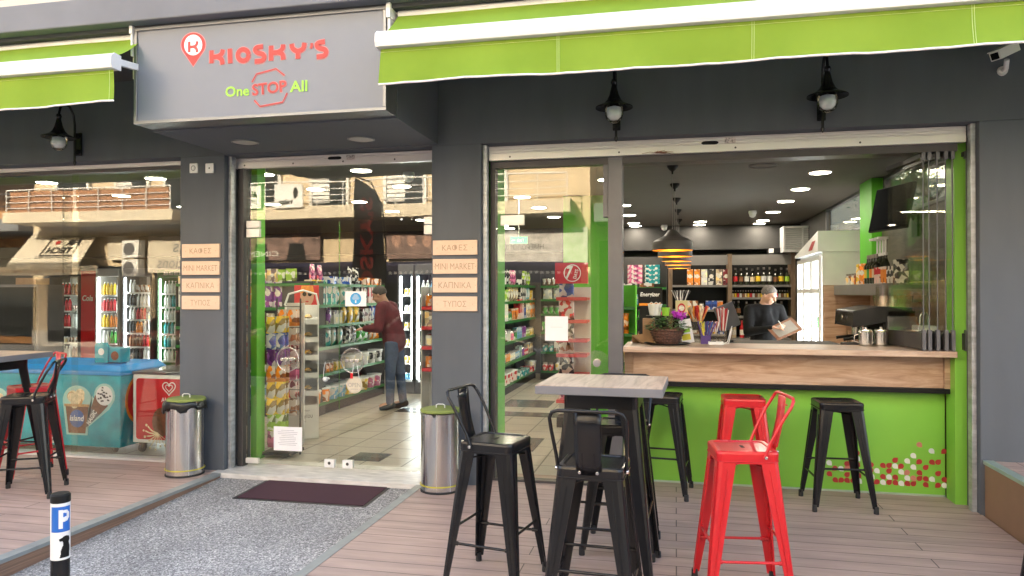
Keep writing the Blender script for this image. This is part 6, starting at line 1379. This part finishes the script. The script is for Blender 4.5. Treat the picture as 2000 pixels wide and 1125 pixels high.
def person(name, label, loc, rz, J, shirt, trousers, hairm, bulk=1.0, voxel=.0085, holdhands=None, headrot=None):
    o = E(name, label, 'person', loc, rz)
    V = {k: Vector(v) for k, v in J.items()}
    b = MB(); HR = headrot or Matrix.Identity(3); pf = head(b, V['head'], HR)
    cap_tube(b, [V['neck'] - Vector((0, 0, .05)), V['neck'], V['head'] + HR @ Vector((0, .02, -.05))], [.062, .056, .054])
    cap_tube(b, [V['hip'], V['waist'], V['chest'], V['neck'] - Vector((0, 0, .07))], [.13, .125, .13, .085]); cap_tube(b, [V['shL'], V['shR']], [.055, .055])
    for s_ in 'LR':
        cap_tube(b, [V['sh' + s_], V['el' + s_]], [.052, .040]); cap_tube(b, [V['el' + s_], V['wr' + s_]], [.040, .027])
        cap_tube(b, [V['hp' + s_], V['kn' + s_]], [.085, .058]); cap_tube(b, [V['kn' + s_], V['an' + s_]], [.055, .038]); cap_tube(b, [V['an' + s_], V['an' + s_] + V['toe']], [.04, .035])
        hd = holdhands[s_] if holdhands else None
        if hd: hand(b, V['wr' + s_], Vector(hd[0]), Vector(hd[1]), hd[2], 1.0, hd[3])
    me = evalmesh(b, 'person_body', voxel, 4); bo = bpy.data.objects.new('body', me); COL.objects.link(bo); bo.parent = o; me.materials.clear(); me.materials.append(M['skin'])
    c = MB(); g = .018 * bulk
    cap_tube(c, [V['hip'] + Vector((0, 0, -.02)), V['waist'], V['chest'], V['neck'] - Vector((0, 0, .09))], [.135 + g, .13 + g, .14 + g, .09 + g])
    mid = (V['shL'] + V['shR']) / 2
    for s_ in 'LR':
        cap_tube(c, [V['hip'].lerp(V['hp' + s_], .5), V['waist'].lerp(V['sh' + s_], .28), V['chest'].lerp(V['sh' + s_], .55)], [.10 + g, .105 + g, .085 + g])
        cap_tube(c, [mid.lerp(V['sh' + s_], .4) + Vector((0, 0, .0)), V['sh' + s_]], [.07 + g, .052 + g]); cap_tube(c, [V['sh' + s_], V['sh' + s_].lerp(V['el' + s_], .5), V['el' + s_]], [.056 + g, .05 + g, .042 + g])
        cap_tube(c, [V['el' + s_], V['el' + s_].lerp(V['wr' + s_], .9)], [.042 + g, .028 + g * .7])
    ms = evalmesh(c, 'shirt', .012, 5); so = bpy.data.objects.new('jumper', ms); COL.objects.link(so); so.parent = o; ms.materials.clear(); ms.materials.append(shirt)
    c = MB()
    for s_ in 'LR': cap_tube(c, [V['hip'].lerp(V['hp' + s_], .4), V['hp' + s_], V['kn' + s_]], [.12, .10, .07]); cap_tube(c, [V['kn' + s_], V['kn' + s_].lerp(V['an' + s_], .93)], [.07, .056])
    ms = evalmesh(c, 'trousers', .015, 4); so = bpy.data.objects.new('trousers', ms); COL.objects.link(so); so.parent = o; ms.materials.clear(); ms.materials.append(trousers)
    for s_ in 'LR':
        c = MB(); cap_tube(c, [V['an' + s_] - V['toe'] * .25 + Vector((0, 0, -.02)), V['an' + s_] + V['toe'] * .9 + Vector((0, 0, -.03))], [.05, .045]); so = bpy.data.objects.new('shoe', evalmesh(c, 'shoe', .012, 3)); COL.objects.link(so); so.parent = o; so.data.materials.clear(); so.data.materials.append(M['blackm'])
    # short hair: a cap over the skull, cut clear of the face
    h = MB(); n = 26; vs = []; fs = []; C = V['head']
    for i in range(12):
        ph = math.pi * .66 * i / 11
        for j in range(n):
            th = 2 * math.pi * j / n; front = max(0, -math.sin(th)); lim = 1 - .5 * front ** .6
            pp = ph * lim; wob = 1 + .02 * math.sin(th * 9 + i * 2)
            q = Vector((.0815 * math.sin(pp) * math.cos(th), .012 + .1015 * math.sin(pp) * math.sin(th), .022 + .098 * math.cos(pp))) * 1
            vs.append(C + HR @ Vector((q.x * wob, q.y * wob, q.z)))
    for i in range(11):
        for j in range(n): fs.append((i * n + j, (i + 1) * n + j, (i + 1) * n + (j + 1) % n, i * n + (j + 1) % n))
    h.add(vs, fs, 0, True); ho = h.build('hair', hairm, o); sd = ho.modifiers.new('s', 'SOLIDIFY'); sd.thickness = .003
    for s_ in (-1, 1):
        e = MB(); ell(e, pf(s_ * .031, -.078, .004), (.013, .009, .006), 10, HR); e.build('eye', M['blackm'], o)
    return o
# the shopkeeper: facing the street, turned to his left, writing on a clipboard
mx, my = PX(1492, 4.2), 4.2
HRm = Matrix.Rotation(R(38), 3, 'Z') @ Matrix.Rotation(R(28), 3, 'X')
JJ = dict(head=(.03, -.10, 1.53), neck=(-.01, -.03, 1.41), chest=(-.01, 0, 1.22), waist=(0, .02, 1.04), hip=(0, .03, .92), shL=(.19, .0, 1.345), shR=(-.20, -.03, 1.335), elL=(.27, -.06, 1.08), elR=(-.25, -.12, 1.06), wrL=(.15, -.30, 1.09), wrR=(.0, -.33, 1.12),
          hpL=(.09, .03, .88), hpR=(-.09, .03, .88), knL=(.10, .0, .49), knR=(-.10, .0, .49), anL=(.11, .03, .08), anR=(-.11, .03, .08), toe=(0, -.12, -.03))
man = person('person', 'grey-haired man in a black jumper writing on a clipboard behind the bar', (mx, my, 0), R(14), JJ, M['cloth'], M['cloth'], M['hair'], 1.0, .0075,
             {'L': ((-.35, -.75, .25), (-.9, .3, .35), .9, 1), 'R': ((.75, -.45, -.15), (.3, -.3, -.95), .75, 1)}, HRm)
q = E('clipboard', 'dark clipboard held tilted by the man behind the bar', 'clipboard', (mx, my, 0), R(14))
bm_ = Matrix.Rotation(R(24), 3, 'Y').inverted() @ Matrix.Rotation(R(38), 3, 'X')
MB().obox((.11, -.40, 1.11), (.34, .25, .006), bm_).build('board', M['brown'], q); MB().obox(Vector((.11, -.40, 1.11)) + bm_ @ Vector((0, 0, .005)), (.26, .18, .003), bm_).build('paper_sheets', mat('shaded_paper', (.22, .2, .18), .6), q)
q = E('pen', 'white pen in the hand of the man behind the bar', 'pen', (mx, my, 0), R(14)); MB().tube([(.09, -.41, 1.125), (.02, -.43, 1.21)], [.002, .005], 6).build('barrel', M['white'], q)
# the customer bending over the shelves in the door aisle
cx, cy_ = PX(768, 3.55), 3.55
J2 = dict(head=(-.19, -.02, 1.53), neck=(-.12, .0, 1.43), chest=(-.07, .0, 1.26), waist=(-.01, 0, 1.05), hip=(.02, 0, .92), shL=(-.09, -.19, 1.36), shR=(-.09, .19, 1.36), elL=(-.10, -.26, 1.09), elR=(-.14, .24, 1.10), wrL=(-.33, -.20, 1.08), wrR=(-.36, .16, 1.10),
          hpL=(.02, -.09, .88), hpR=(.02, .09, .88), knL=(.0, -.10, .49), knR=(.06, .10, .49), anL=(.0, -.11, .08), anR=(.10, .11, .08), toe=(-.12, 0, -.03))
cust = person('person', 'person in a maroon jacket and jeans leaning over the shelves in the door aisle', (cx, cy_, 0), 0, J2, M['maroon'], M['denim'], mat('dark_hair', (.05, .04, .035), .7, var=.4, scale=60), 1.3, .011, {'L': ((-.9, .1, -.1), (0, .3, -.9), .6, -1), 'R': ((-.9, -.1, -.1), (0, -.3, -.9), .6, 1)}, Matrix.Rotation(R(-90), 3, 'Z') @ Matrix.Rotation(R(25), 3, 'X'))
# ================================================================ the far side of the street (seen in the glass)
BY = -14.1
OB = E('apartment_building', 'cream apartment block across the street with reed-screened balconies', 'building', (-12, BY, GZ))
def ob(name, mb, m, parent=None, label=None):
    o = mb.build(name, m, parent or OB, label=label)
    o.location = (12, -BY, -GZ) if not parent else (0, 0, 0)
    return o
mb = MB().box((-20.6, BY - 8, GZ), (-2.3, BY, 12)); ob('wall', mb, M['cream'])
mb = MB().box((-20.6, BY + .001, GZ), (-2.3, BY + .05, .35)); ob('plinth', mb, M['marble'])
for lvl, z in enumerate((3.72, 6.9, 10.1)):
    mb = MB().box((-20.4, BY, z), (-14.4, BY + 1.35, z + .32)); ob('balcony', mb, M['creaml'])
    mb = MB().box((-14.0, BY, z - .05), (-2.7, BY + 1.1, z + .30)); ob('balcony', mb, M['creaml'])
    rl = MB()
    for xa, xb, yf in ((-20.3, -14.5, 1.30), (-13.9, -2.8, 1.05)):
        n = int((xb - xa) / .75)
        for i in range(n + 1): rl.tube([(xa + (xb - xa) * i / n, BY + yf, z + .3), (xa + (xb - xa) * i / n, BY + yf, z + 1.0)], .018, 5)
        for h in (.45, .62, .8, 1.0): rl.tube([(xa, BY + yf, z + h), (xb, BY + yf, z + h)], .014 if h < 1 else .024, 5)
    ob('balcony_railing', rl, M['white'])
    if lvl < 2: ob('reed_screen', MB().box((-20.2, BY + 1.22, z + .33), (-14.6, BY + 1.25, z + .96)), M['reed'])
    for i, x in enumerate((-19.6, -17.4, -15.6, -12.8, -10.6, -8.2, -5.8)):
        w = ob('window', MB().box((x, BY + .001, z + .35), (x + 1.1, BY + .04, z + 2.5)), M['darkgl'])
        fr = MB().box((x - .09, BY + .001, z + .32), (x, BY + .09, z + 2.6)).box((x + 1.1, BY + .001, z + .32), (x + 1.19, BY + .09, z + 2.6)).box((x, BY + .001, z + 2.5), (x + 1.1, BY + .09, z + 2.6))
        ob('window_frame', fr, M['whitep'])
        if i in (1, 4, 5): 
            sh_ = MB()
            for k in range(16): sh_.box((x + .02, BY + .05, z + .5 + k * .125), (x + .55, BY + .075, z + .6 + k * .125))
            ob('shutter', sh_, M['white'])
for x, w, c in ((-20, 3.4, 'darkgl'), (-16, 2.6, 'darkgl'), (-12.6, 3.2, 'darkgl'), (-8.6, 2.6, 'darkgl'), (-5.6, 1.6, 'darkgl')):
    ob('shop_window', MB().box((x, BY + .001, .0), (x + w, BY + .05, 2.4)), M[c])
ob('shop_board', MB().box((-17.6, BY + .06, 2.6), (-17.0, BY + .16, 3.4)), M['canvas'])
# beige awning with lettering
def sawn(name, label, xa, xb, m, zt, zb, out, val=.3, cat='awning'):
    o = E(name, label, cat, ((xa + xb) / 2, BY + .05, zt)); c = (xa + xb) / 2
    mb = MB(); hw = (xb - xa) / 2; d = zb - zt
    mb.add([(-hw, 0, 0), (hw, 0, 0), (hw + .1, out, d), (-hw - .1, out, d), (-hw, 0, -.02), (hw, 0, -.02), (hw + .1, out, d - .02), (-hw - .1, out, d - .02)], [(0, 1, 2, 3), (7, 6, 5, 4), (0, 3, 7, 4), (1, 5, 6, 2), (0, 4, 5, 1)])
    mb.build('canopy', m, o); MB().box((-hw - .1, out, d - val), (hw + .1, out + .03, d)).build('valance', m, o)
    return o, hw, d
o, hw, d = sawn('street_awning', 'beige shop awning with red and black lettering across the street', -20.4, -18.0, M['canvas'], 3.6, 2.5, 1.0)
UX = Vector((-1, 0, 0)); sl_ = Vector((0, -1.0, 1.15)).normalized(); cc = Vector((.2, .5, -.56))
t = MB(); nrm = Vector((0, .02, .02))
t.text('FIR', cc + UX * -.28 + sl_ * .14 + nrm, UX, sl_, .5, .26, 0, .03); t.text('TECH', cc + sl_ * -.2 + nrm, UX, sl_, .85, .26, 0, .03)
t.text('ΤΕΧΝΟΛΟΓΙΕΣ', cc + sl_ * -.5 + nrm, UX, sl_, 1.3, .1, 0, .0)
for a, b in (((-.55, -.42), (.55, -.42)), ((.55, -.42), (.55, .42)), ((.55, .42), (-.55, .42)), ((-.55, .42), (-.55, -.42))): t.ribbon([a, b], .04, cc + nrm * 1.1, UX, sl_, 0)
t.build('lettering', M['blackm'], o)
t = MB().disc(cc + UX * .22 + sl_ * .14 + nrm, .10, UX, sl_, 5); t.build('red_star', M['sred'], o)
for x, l in ((-19.7, 'left'),):
    o = E('street_sign', 'long pale sign board with small lettering across the street', 'sign', (-19.05, BY + 1.1, 2.24))
    MB().box((-1.9, 0, -.13), (1.9, .06, .13)).build('board', M['creaml'], o); MB().text('κατασκευές συστήματα ασφαλείας', (-.2, .066, 0), UX, ZU, 3.0, .13).build('lettering', M['ochre'], o)
o = E('street_sign', 'pale sign board with cursive lettering across the street', 'sign', (-15.0, BY + .1, 2.8))
MB().box((-1.15, 0, -.6), (1.2, .06, .6)).build('board', M['canvas'], o); MB().text("Vas", (.2, .066, .2), UX, Vector((.2, 0, 1)), .9, .4).text('creations', (0, .066, -.32), UX, Vector((.2, 0, 1)), 1.6, .3).build('lettering', M['tedge'], o)
# banners over the shops
for xa, xb, l in ((-13.2, -10.3, 'dark sepia shop banner of two figures, the left one'), (-8.2, -6.2, 'dark sepia shop banner with four heads in a row')):
    o = E('shop_banner', l + ' across the street', 'banner', ((xa + xb) / 2, BY + .1, 3.03)); h = (xb - xa) / 2
    MB().box((-h, 0, -.5), (h, .05, .5)).build('board', M['sepia'], o)
    t = MB()
    if h > 1.2:
        for cx, s_ in ((.7, 1.0), (-.45, .8)):
            t.disc((cx, .053, .22 * s_), .15 * s_, UX, ZU, 20, 0, .19 * s_); t.prism([(-.32 * s_, -.5), (.32 * s_, -.5), (.22 * s_, 0), (-.22 * s_, 0)], (cx, .052, 0), UX, ZU, 0, 1)
        t.text('CINEMA', (-.5, .056, -.3), UX, ZU, 1.2, .16, 2)
    else:
        for k in range(4): t.disc((.7 - k * .46, .053, .05), .14, UX, ZU, 20, 0, .2)
    t.build('printed_figures', [mat('sepia_light', (.35, .2, .15), .6, var=.4, scale=9), M['blackm'], M['whitep']], o)
o = E('shop_banner', 'grey shop banner reading ΗΜΕΡΟΛΟΓΙΟ across the street', 'banner', (-3.85, BY + .1, 2.85))
MB().box((-1.3, 0, -.5), (1.5, .05, .5)).build('board', M['acr'], o); t = MB(); t.text('ΗΜΕΡΟΛΟΓΙΟ', (-.3, .056, 0), UX, ZU, 1.2, .16); t.text('το', (-.3, .056, .2), UX, ZU, .12, .08); t.build('lettering', M['blackm'], o)
# navy awning with a film-strip edge
o, hw, d = sawn('street_awning', 'navy awning with a white film-strip edge across the street', -13.5, -2.5, M['navy'], 2.45, 2.15, 1.2, .32)
t = MB()
for i in range(73): t.box((-hw + i * .15, 1.232, d - .09), (-hw + i * .15 + .08, 1.236, d - .02))
t.build('film_strip_squares', M['white'], o)
# white boards on the balcony
for k, (x, tx, l) in enumerate(((-12.0, 'ΔΙΑΙΤΑ', 'white balcony sign board with black words'), (-10.75, 'relax', 'white balcony sign board with a dark footprint'))):
    o = E('balcony_sign', l + ' across the street', 'sign', (x, BY + 1.14, 4.3)); MB().box((-.42, 0, -.32), (.42, .04, .34)).build('board', M['white'], o)
    t = MB().text(tx, (-.1 if k else 0, .046, .1 if not k else -.14), UX, ZU, .6 if not k else .4, .16, 0, .03)
    if k: t.disc((.2, .046, .1), .07, UX, ZU, 16, 0, .16)
    else: t.text('γραφείο', (0, .046, -.1), UX, ZU, .5, .12)
    t.build('lettering', M['blackm'], o)
for z in (2.05, 2.65):
    o = E('air_conditioner', 'white outdoor air conditioning unit across the street, %s of the two' % ('lower' if z < 2.5 else 'upper'), 'air conditioner', (-16.55, BY + .17, z))
    MB().box((-.3, 0, 0), (.3, .3, .55)).build('casing', M['white'], o, bevel=.02); MB().disc((-.05, .303, .28), .2, UX, ZU, 24).build('fan_grille', M['framel'], o)
# second building further right
B2 = E('apartment_building', 'grey and cream apartment block with striped awnings, right of the cream one across the street', 'building', (4, BY - 1, GZ))
def o2(n, mb, m): q = mb.build(n, m, B2); q.location = (-4, -BY + 1, -GZ); return q
o2('wall', MB().box((-2.29, BY - 9, GZ), (16, BY - 1.5, 11)), M['creaml'])
for z in (3.5, 6.6, 9.6):
    o2('balcony', MB().box((-2.2, BY - 1.5, z), (15, BY, z + .5)), M['slab'] if z < 4 else M['creaml']); t = MB()
    for i in range(18): t.tube([(-1.6 + i * .95, BY - .05, z + .5), (-1.6 + i * .95, BY - .05, z + 1.2)], .02, 5)
    t.tube([(-1.6, BY - .05, z + 1.2), (15, BY - .05, z + 1.2)], .03, 5).tube([(-1.6, BY - .05, z + .9), (15, BY - .05, z + .9)], .015, 5); o2('balcony_railing', t, M['framel'])
    for i in range(5): o2('window', MB().box((-.4 + i * 3, BY - 1.49, z + .5), (1.0 + i * 3, BY - 1.44, z + 2.5)), M['darkgl'])
    for i in range(4):
        xa = -1.5 + i * 4; o2('balcony_awning', MB().add([(xa, BY - 1.45, z + 2.6), (xa + 3.6, BY - 1.45, z + 2.6), (xa + 3.6, BY + .1, z + 1.8), (xa, BY + .1, z + 1.8)], [(0, 3, 2, 1)]), M['canvas'])
for i in range(4): o2('shop_window', MB().box((-2.2 + i * 4, BY - 1.49, 0), (1.0 + i * 4, BY - 1.45, 3.1)), M['darkgl'])  # dark glazing enlarged so the lower wall reflects dark in the middle pane
# far building seen in the left window
B3 = E('apartment_building', 'ochre apartment block with grey balconies, leftmost across the street', 'building', (-34, BY - 3, GZ))
def o3(n, mb, m): q = mb.build(n, m, B3); q.location = (34, -BY + 3, -GZ); return q
o3('wall', MB().box((-44, BY - 12, GZ), (-20.8, BY - 2, 13)), M['ochre'])
o3('shop_window', MB().box((-40, BY - 1.99, 0), (-21.0, BY - 1.9, 3.2)), M['darkgl'])  # long dark glazing added to keep this wall dark in the left window's reflection
for z in (3.6, 5.6, 8.4): o3('balcony', MB().box((-40, BY - 2, z), (-21.0, BY + .2, z + .4)), M['slab']); o3('railing', MB().tube([(-40, BY + .15, z + 1.2), (-21.1, BY + .15, z + 1.2)], .03, 5).tube([(-40, BY + .15, z + .8), (-21.1, BY + .15, z + .8)], .02, 5), M['framel'])
# feather flag behind the viewer's left
o = E('feather_flag', 'tall dark feather flag with red vertical lettering at the pavement edge', 'flag', (-5.75, -6.4, -0.15))
MB().tube([(.62, 0, 0), (.62, 0, 2.6), (.56, 0, 3.3), (.35, 0, 3.72), (.0, 0, 3.86)], .014, 7).build('pole', M['blackm'], o)
MB().lathe([(0, 0), (.25, 0), (.25, .04), (.03, .08), (0, .08)], 20, (.62, 0, 0)).build('base', M['blackm'], o)
out = [(.60, .75), (.60, 2.6), (.54, 3.3), (.33, 3.70), (.02, 3.83), (.0, 3.2), (-.03, 2.6), (-.06, .85)]
vs = []; fs = []; n_ = 26
for j in range(n_ + 1):
    z = .78 + (3.82 - .78) * j / n_
    xr_ = .60 if z < 2.6 else .60 - .06 * (z - 2.6) / .7 if z < 3.3 else .54 - .52 * ((z - 3.3) / .53) ** 2
    xl_ = -.06 + .08 * (z - .78) / 3.04
    for i in range(7): f_ = i / 6; vs.append((xl_ + (xr_ - xl_) * f_, .03 * math.sin(z * 4 + f_ * 3), z))
for j in range(n_):
    for i in range(6): a = j * 7 + i; fs.append((a, a + 1, a + 8, a + 7))
MB().add(vs, fs, 0, True).build('cloth', mat('flag_cloth', (.075, .065, .06), .75, var=.2), o)
t = MB().text("KIOSKY'S", (.28, .05, 2.3), Vector((0, 0, 1)), Vector((1, 0, 0)), 2.3, .26, 0, .03); q = t.build('lettering', mat('flag_red', (.75, .08, .06), .6, var=.03), o)

# parked cars
def car(name, label, loc, m, rz=0):
    o = E(name, label, 'car', loc, rz)
    side = [(-2.1, .25), (-2.15, .55), (-2.1, .82), (-1.75, .95), (-1.35, 1.0), (-.75, 1.42), (.35, 1.46), (1.0, 1.02), (1.75, .88), (2.08, .68), (2.12, .35), (1.95, .22)]
    rings = []
    for y in (-.86, -.80, -.66, .66, .80, .86):
        k = abs(y)
        rings.append([Vector((x * (1 - .015 * (k > .8)), y * (1 - .16 * max(0, (z - .95)) / .5), z - (.02 if k > .8 else 0))) for x, z in side])
    mb = MB(); mb.loft(rings, 0, False); b = mb.build('body', m, o, bevel=.03)
    for s_ in (-1, 1):
        w = MB(); yy_ = s_ * .802
        def yv(z): return s_ * (.868 * (1 - .16 * max(0, z - .95) / .5) + .003)
        for pts in ([(-1.2, 1.02), (-.72, 1.36), (-.22, 1.39), (-.22, 1.02)], [(-.15, 1.02), (-.15, 1.39), (.32, 1.39), (.85, 1.02)]): w.add([(x, yv(z), z) for x, z in pts], [(0, 1, 2, 3)])
        w.build('side_window', M['darkgl'], o)
        for x in (-1.3, 1.3):
            q = MB().lathe([(.0, -.10), (.30, -.10), (.315, -.08), (.315, .08), (.30, .10), (0, .10)], 28, (x, s_ * .78, .315), axis=1).build('wheel', M['rubber'], o)
            MB().lathe([(0, s_ * .112), (.19, s_ * .108), (.2, s_ * .10)], 16, (x, s_ * .78, .315), axis=1).build('rim', M['steel'], q)
    for x, n_, mm in ((-1, 'tail_light', 'red'), (1, 'headlight', 'white')):
        for s_ in (-1, 1): MB().box((x * 2.0, s_ * .55, .62), (x * 2.12, s_ * .78, .74)).build(n_, M[mm], o, bevel=.02)
    MB().add([(1.02, -.68, 1.03), (1.02, .68, 1.03), (.40, .58, 1.42), (.40, -.58, 1.42)], [(0, 1, 2, 3)]).build('windscreen', M['darkgl'], o).location = (.02, 0, .02)
car('parked_car', 'silver hatchback parked along the kerb across from the door', (-4.6, -8.6, GZ), mat('silver_paint', (.45, .45, .47), .25, metal=.5, var=.03, coat=1))
car('parked_car', 'dark grey hatchback parked along the kerb across from the serving counter', (0.6, -8.7, GZ), mat('graphite_paint', (.05, .055, .06), .25, metal=.5, var=.03, coat=1))
car('parked_car', 'dark red hatchback parked along the kerb, further left', (-10.2, -8.6, GZ), mat('maroon_paint', (.22, .02, .03), .25, metal=.3, var=.03, coat=1))
# bare and leafy trees across the side street, seen through the clerestory
def tree(label, loc, h, leafy):
    o = E('street_tree', label, 'tree', loc); tr_ = MB(); lf = MB(); r_ = random.Random(int(loc[1] * 10))
    def br(p, d, L, r, dep):
        q = p + d * L; mid = p + d * L * .5 + Vector((r_.uniform(-1, 1), r_.uniform(-1, 1), 0)) * L * .06
        tr_.tube([p, mid, q], [r, r * .85, r * .65], 6, caps=False)
        if dep == 0 or leafy:
            for k in range(26 if leafy and dep < 2 else 0):
                c = q + Vector((r_.gauss(0, .28), r_.gauss(0, .28), r_.gauss(0, .22))); a = Vector((r_.uniform(-1, 1), r_.uniform(-1, 1), r_.uniform(-1, 1))).normalized() * .07; b = a.orthogonal().normalized() * .035
                lf.add([c - a, c - b, c + a, c + b], [(0, 1, 2, 3)], 0 if r_.random() < .6 else 1)
        if dep:
            for k in range(3 if dep > 1 else 4):
                nd = (d + Vector((r_.uniform(-1, 1), r_.uniform(-1, 1), r_.uniform(-.2, .7))) * .75).normalized(); br(q, nd, L * r_.uniform(.6, .8), r * .6, dep - 1)
    br(Vector((0, 0, 0)), Vector((0, 0, 1)), h * .4, .11, 4)
    tr_.build('trunk', mat('bark', (.11, .085, .065), .9, var=.3, scale=20), o)
    if leafy: lf.build('crown', [M['leaf'], mat('leaf_light', (.09, .17, .04), .5, var=.3)], o)
tree('leafy street tree beyond the side windows', (4.5, 16.5, GZ), 5.5, True)
tree('bare street tree beyond the side windows', (7.0, 17.5, GZ), 7.0, False)
B4 = E('apartment_building', 'pale building across the side street, beyond the clerestory windows', 'building', (14, 34, GZ))
q = MB().box((6, 30, GZ), (22, 38, 6.6)).build('wall', M['creaml'], B4); q.location = (-14, -34, -GZ)
for k in range(5):
    q = MB().box((7 + k * 3, 29.97, 2.6), (8.4 + k * 3, 30.0, 4.4)).build('window', M['darkgl'], B4); q.location = (-14, -34, -GZ)
# copies that nothing tells apart share one group; a label used once needs none
_by = {}
for o in bpy.data.objects:
    if o.parent is None and 'label' in o and o.type == 'MESH' and o.get('kind') != 'structure': _by.setdefault(o['label'], []).append(o)
for lb, os_ in _by.items():
    for o in os_:
        if len(os_) > 1: o['group'] = 'alike: ' + lb
        elif str(o.get('group', '')).find('row') < 0 and 'spirit' not in str(o.get('group', '')) and 'cup' not in lb and 'group' in o: del o['group']
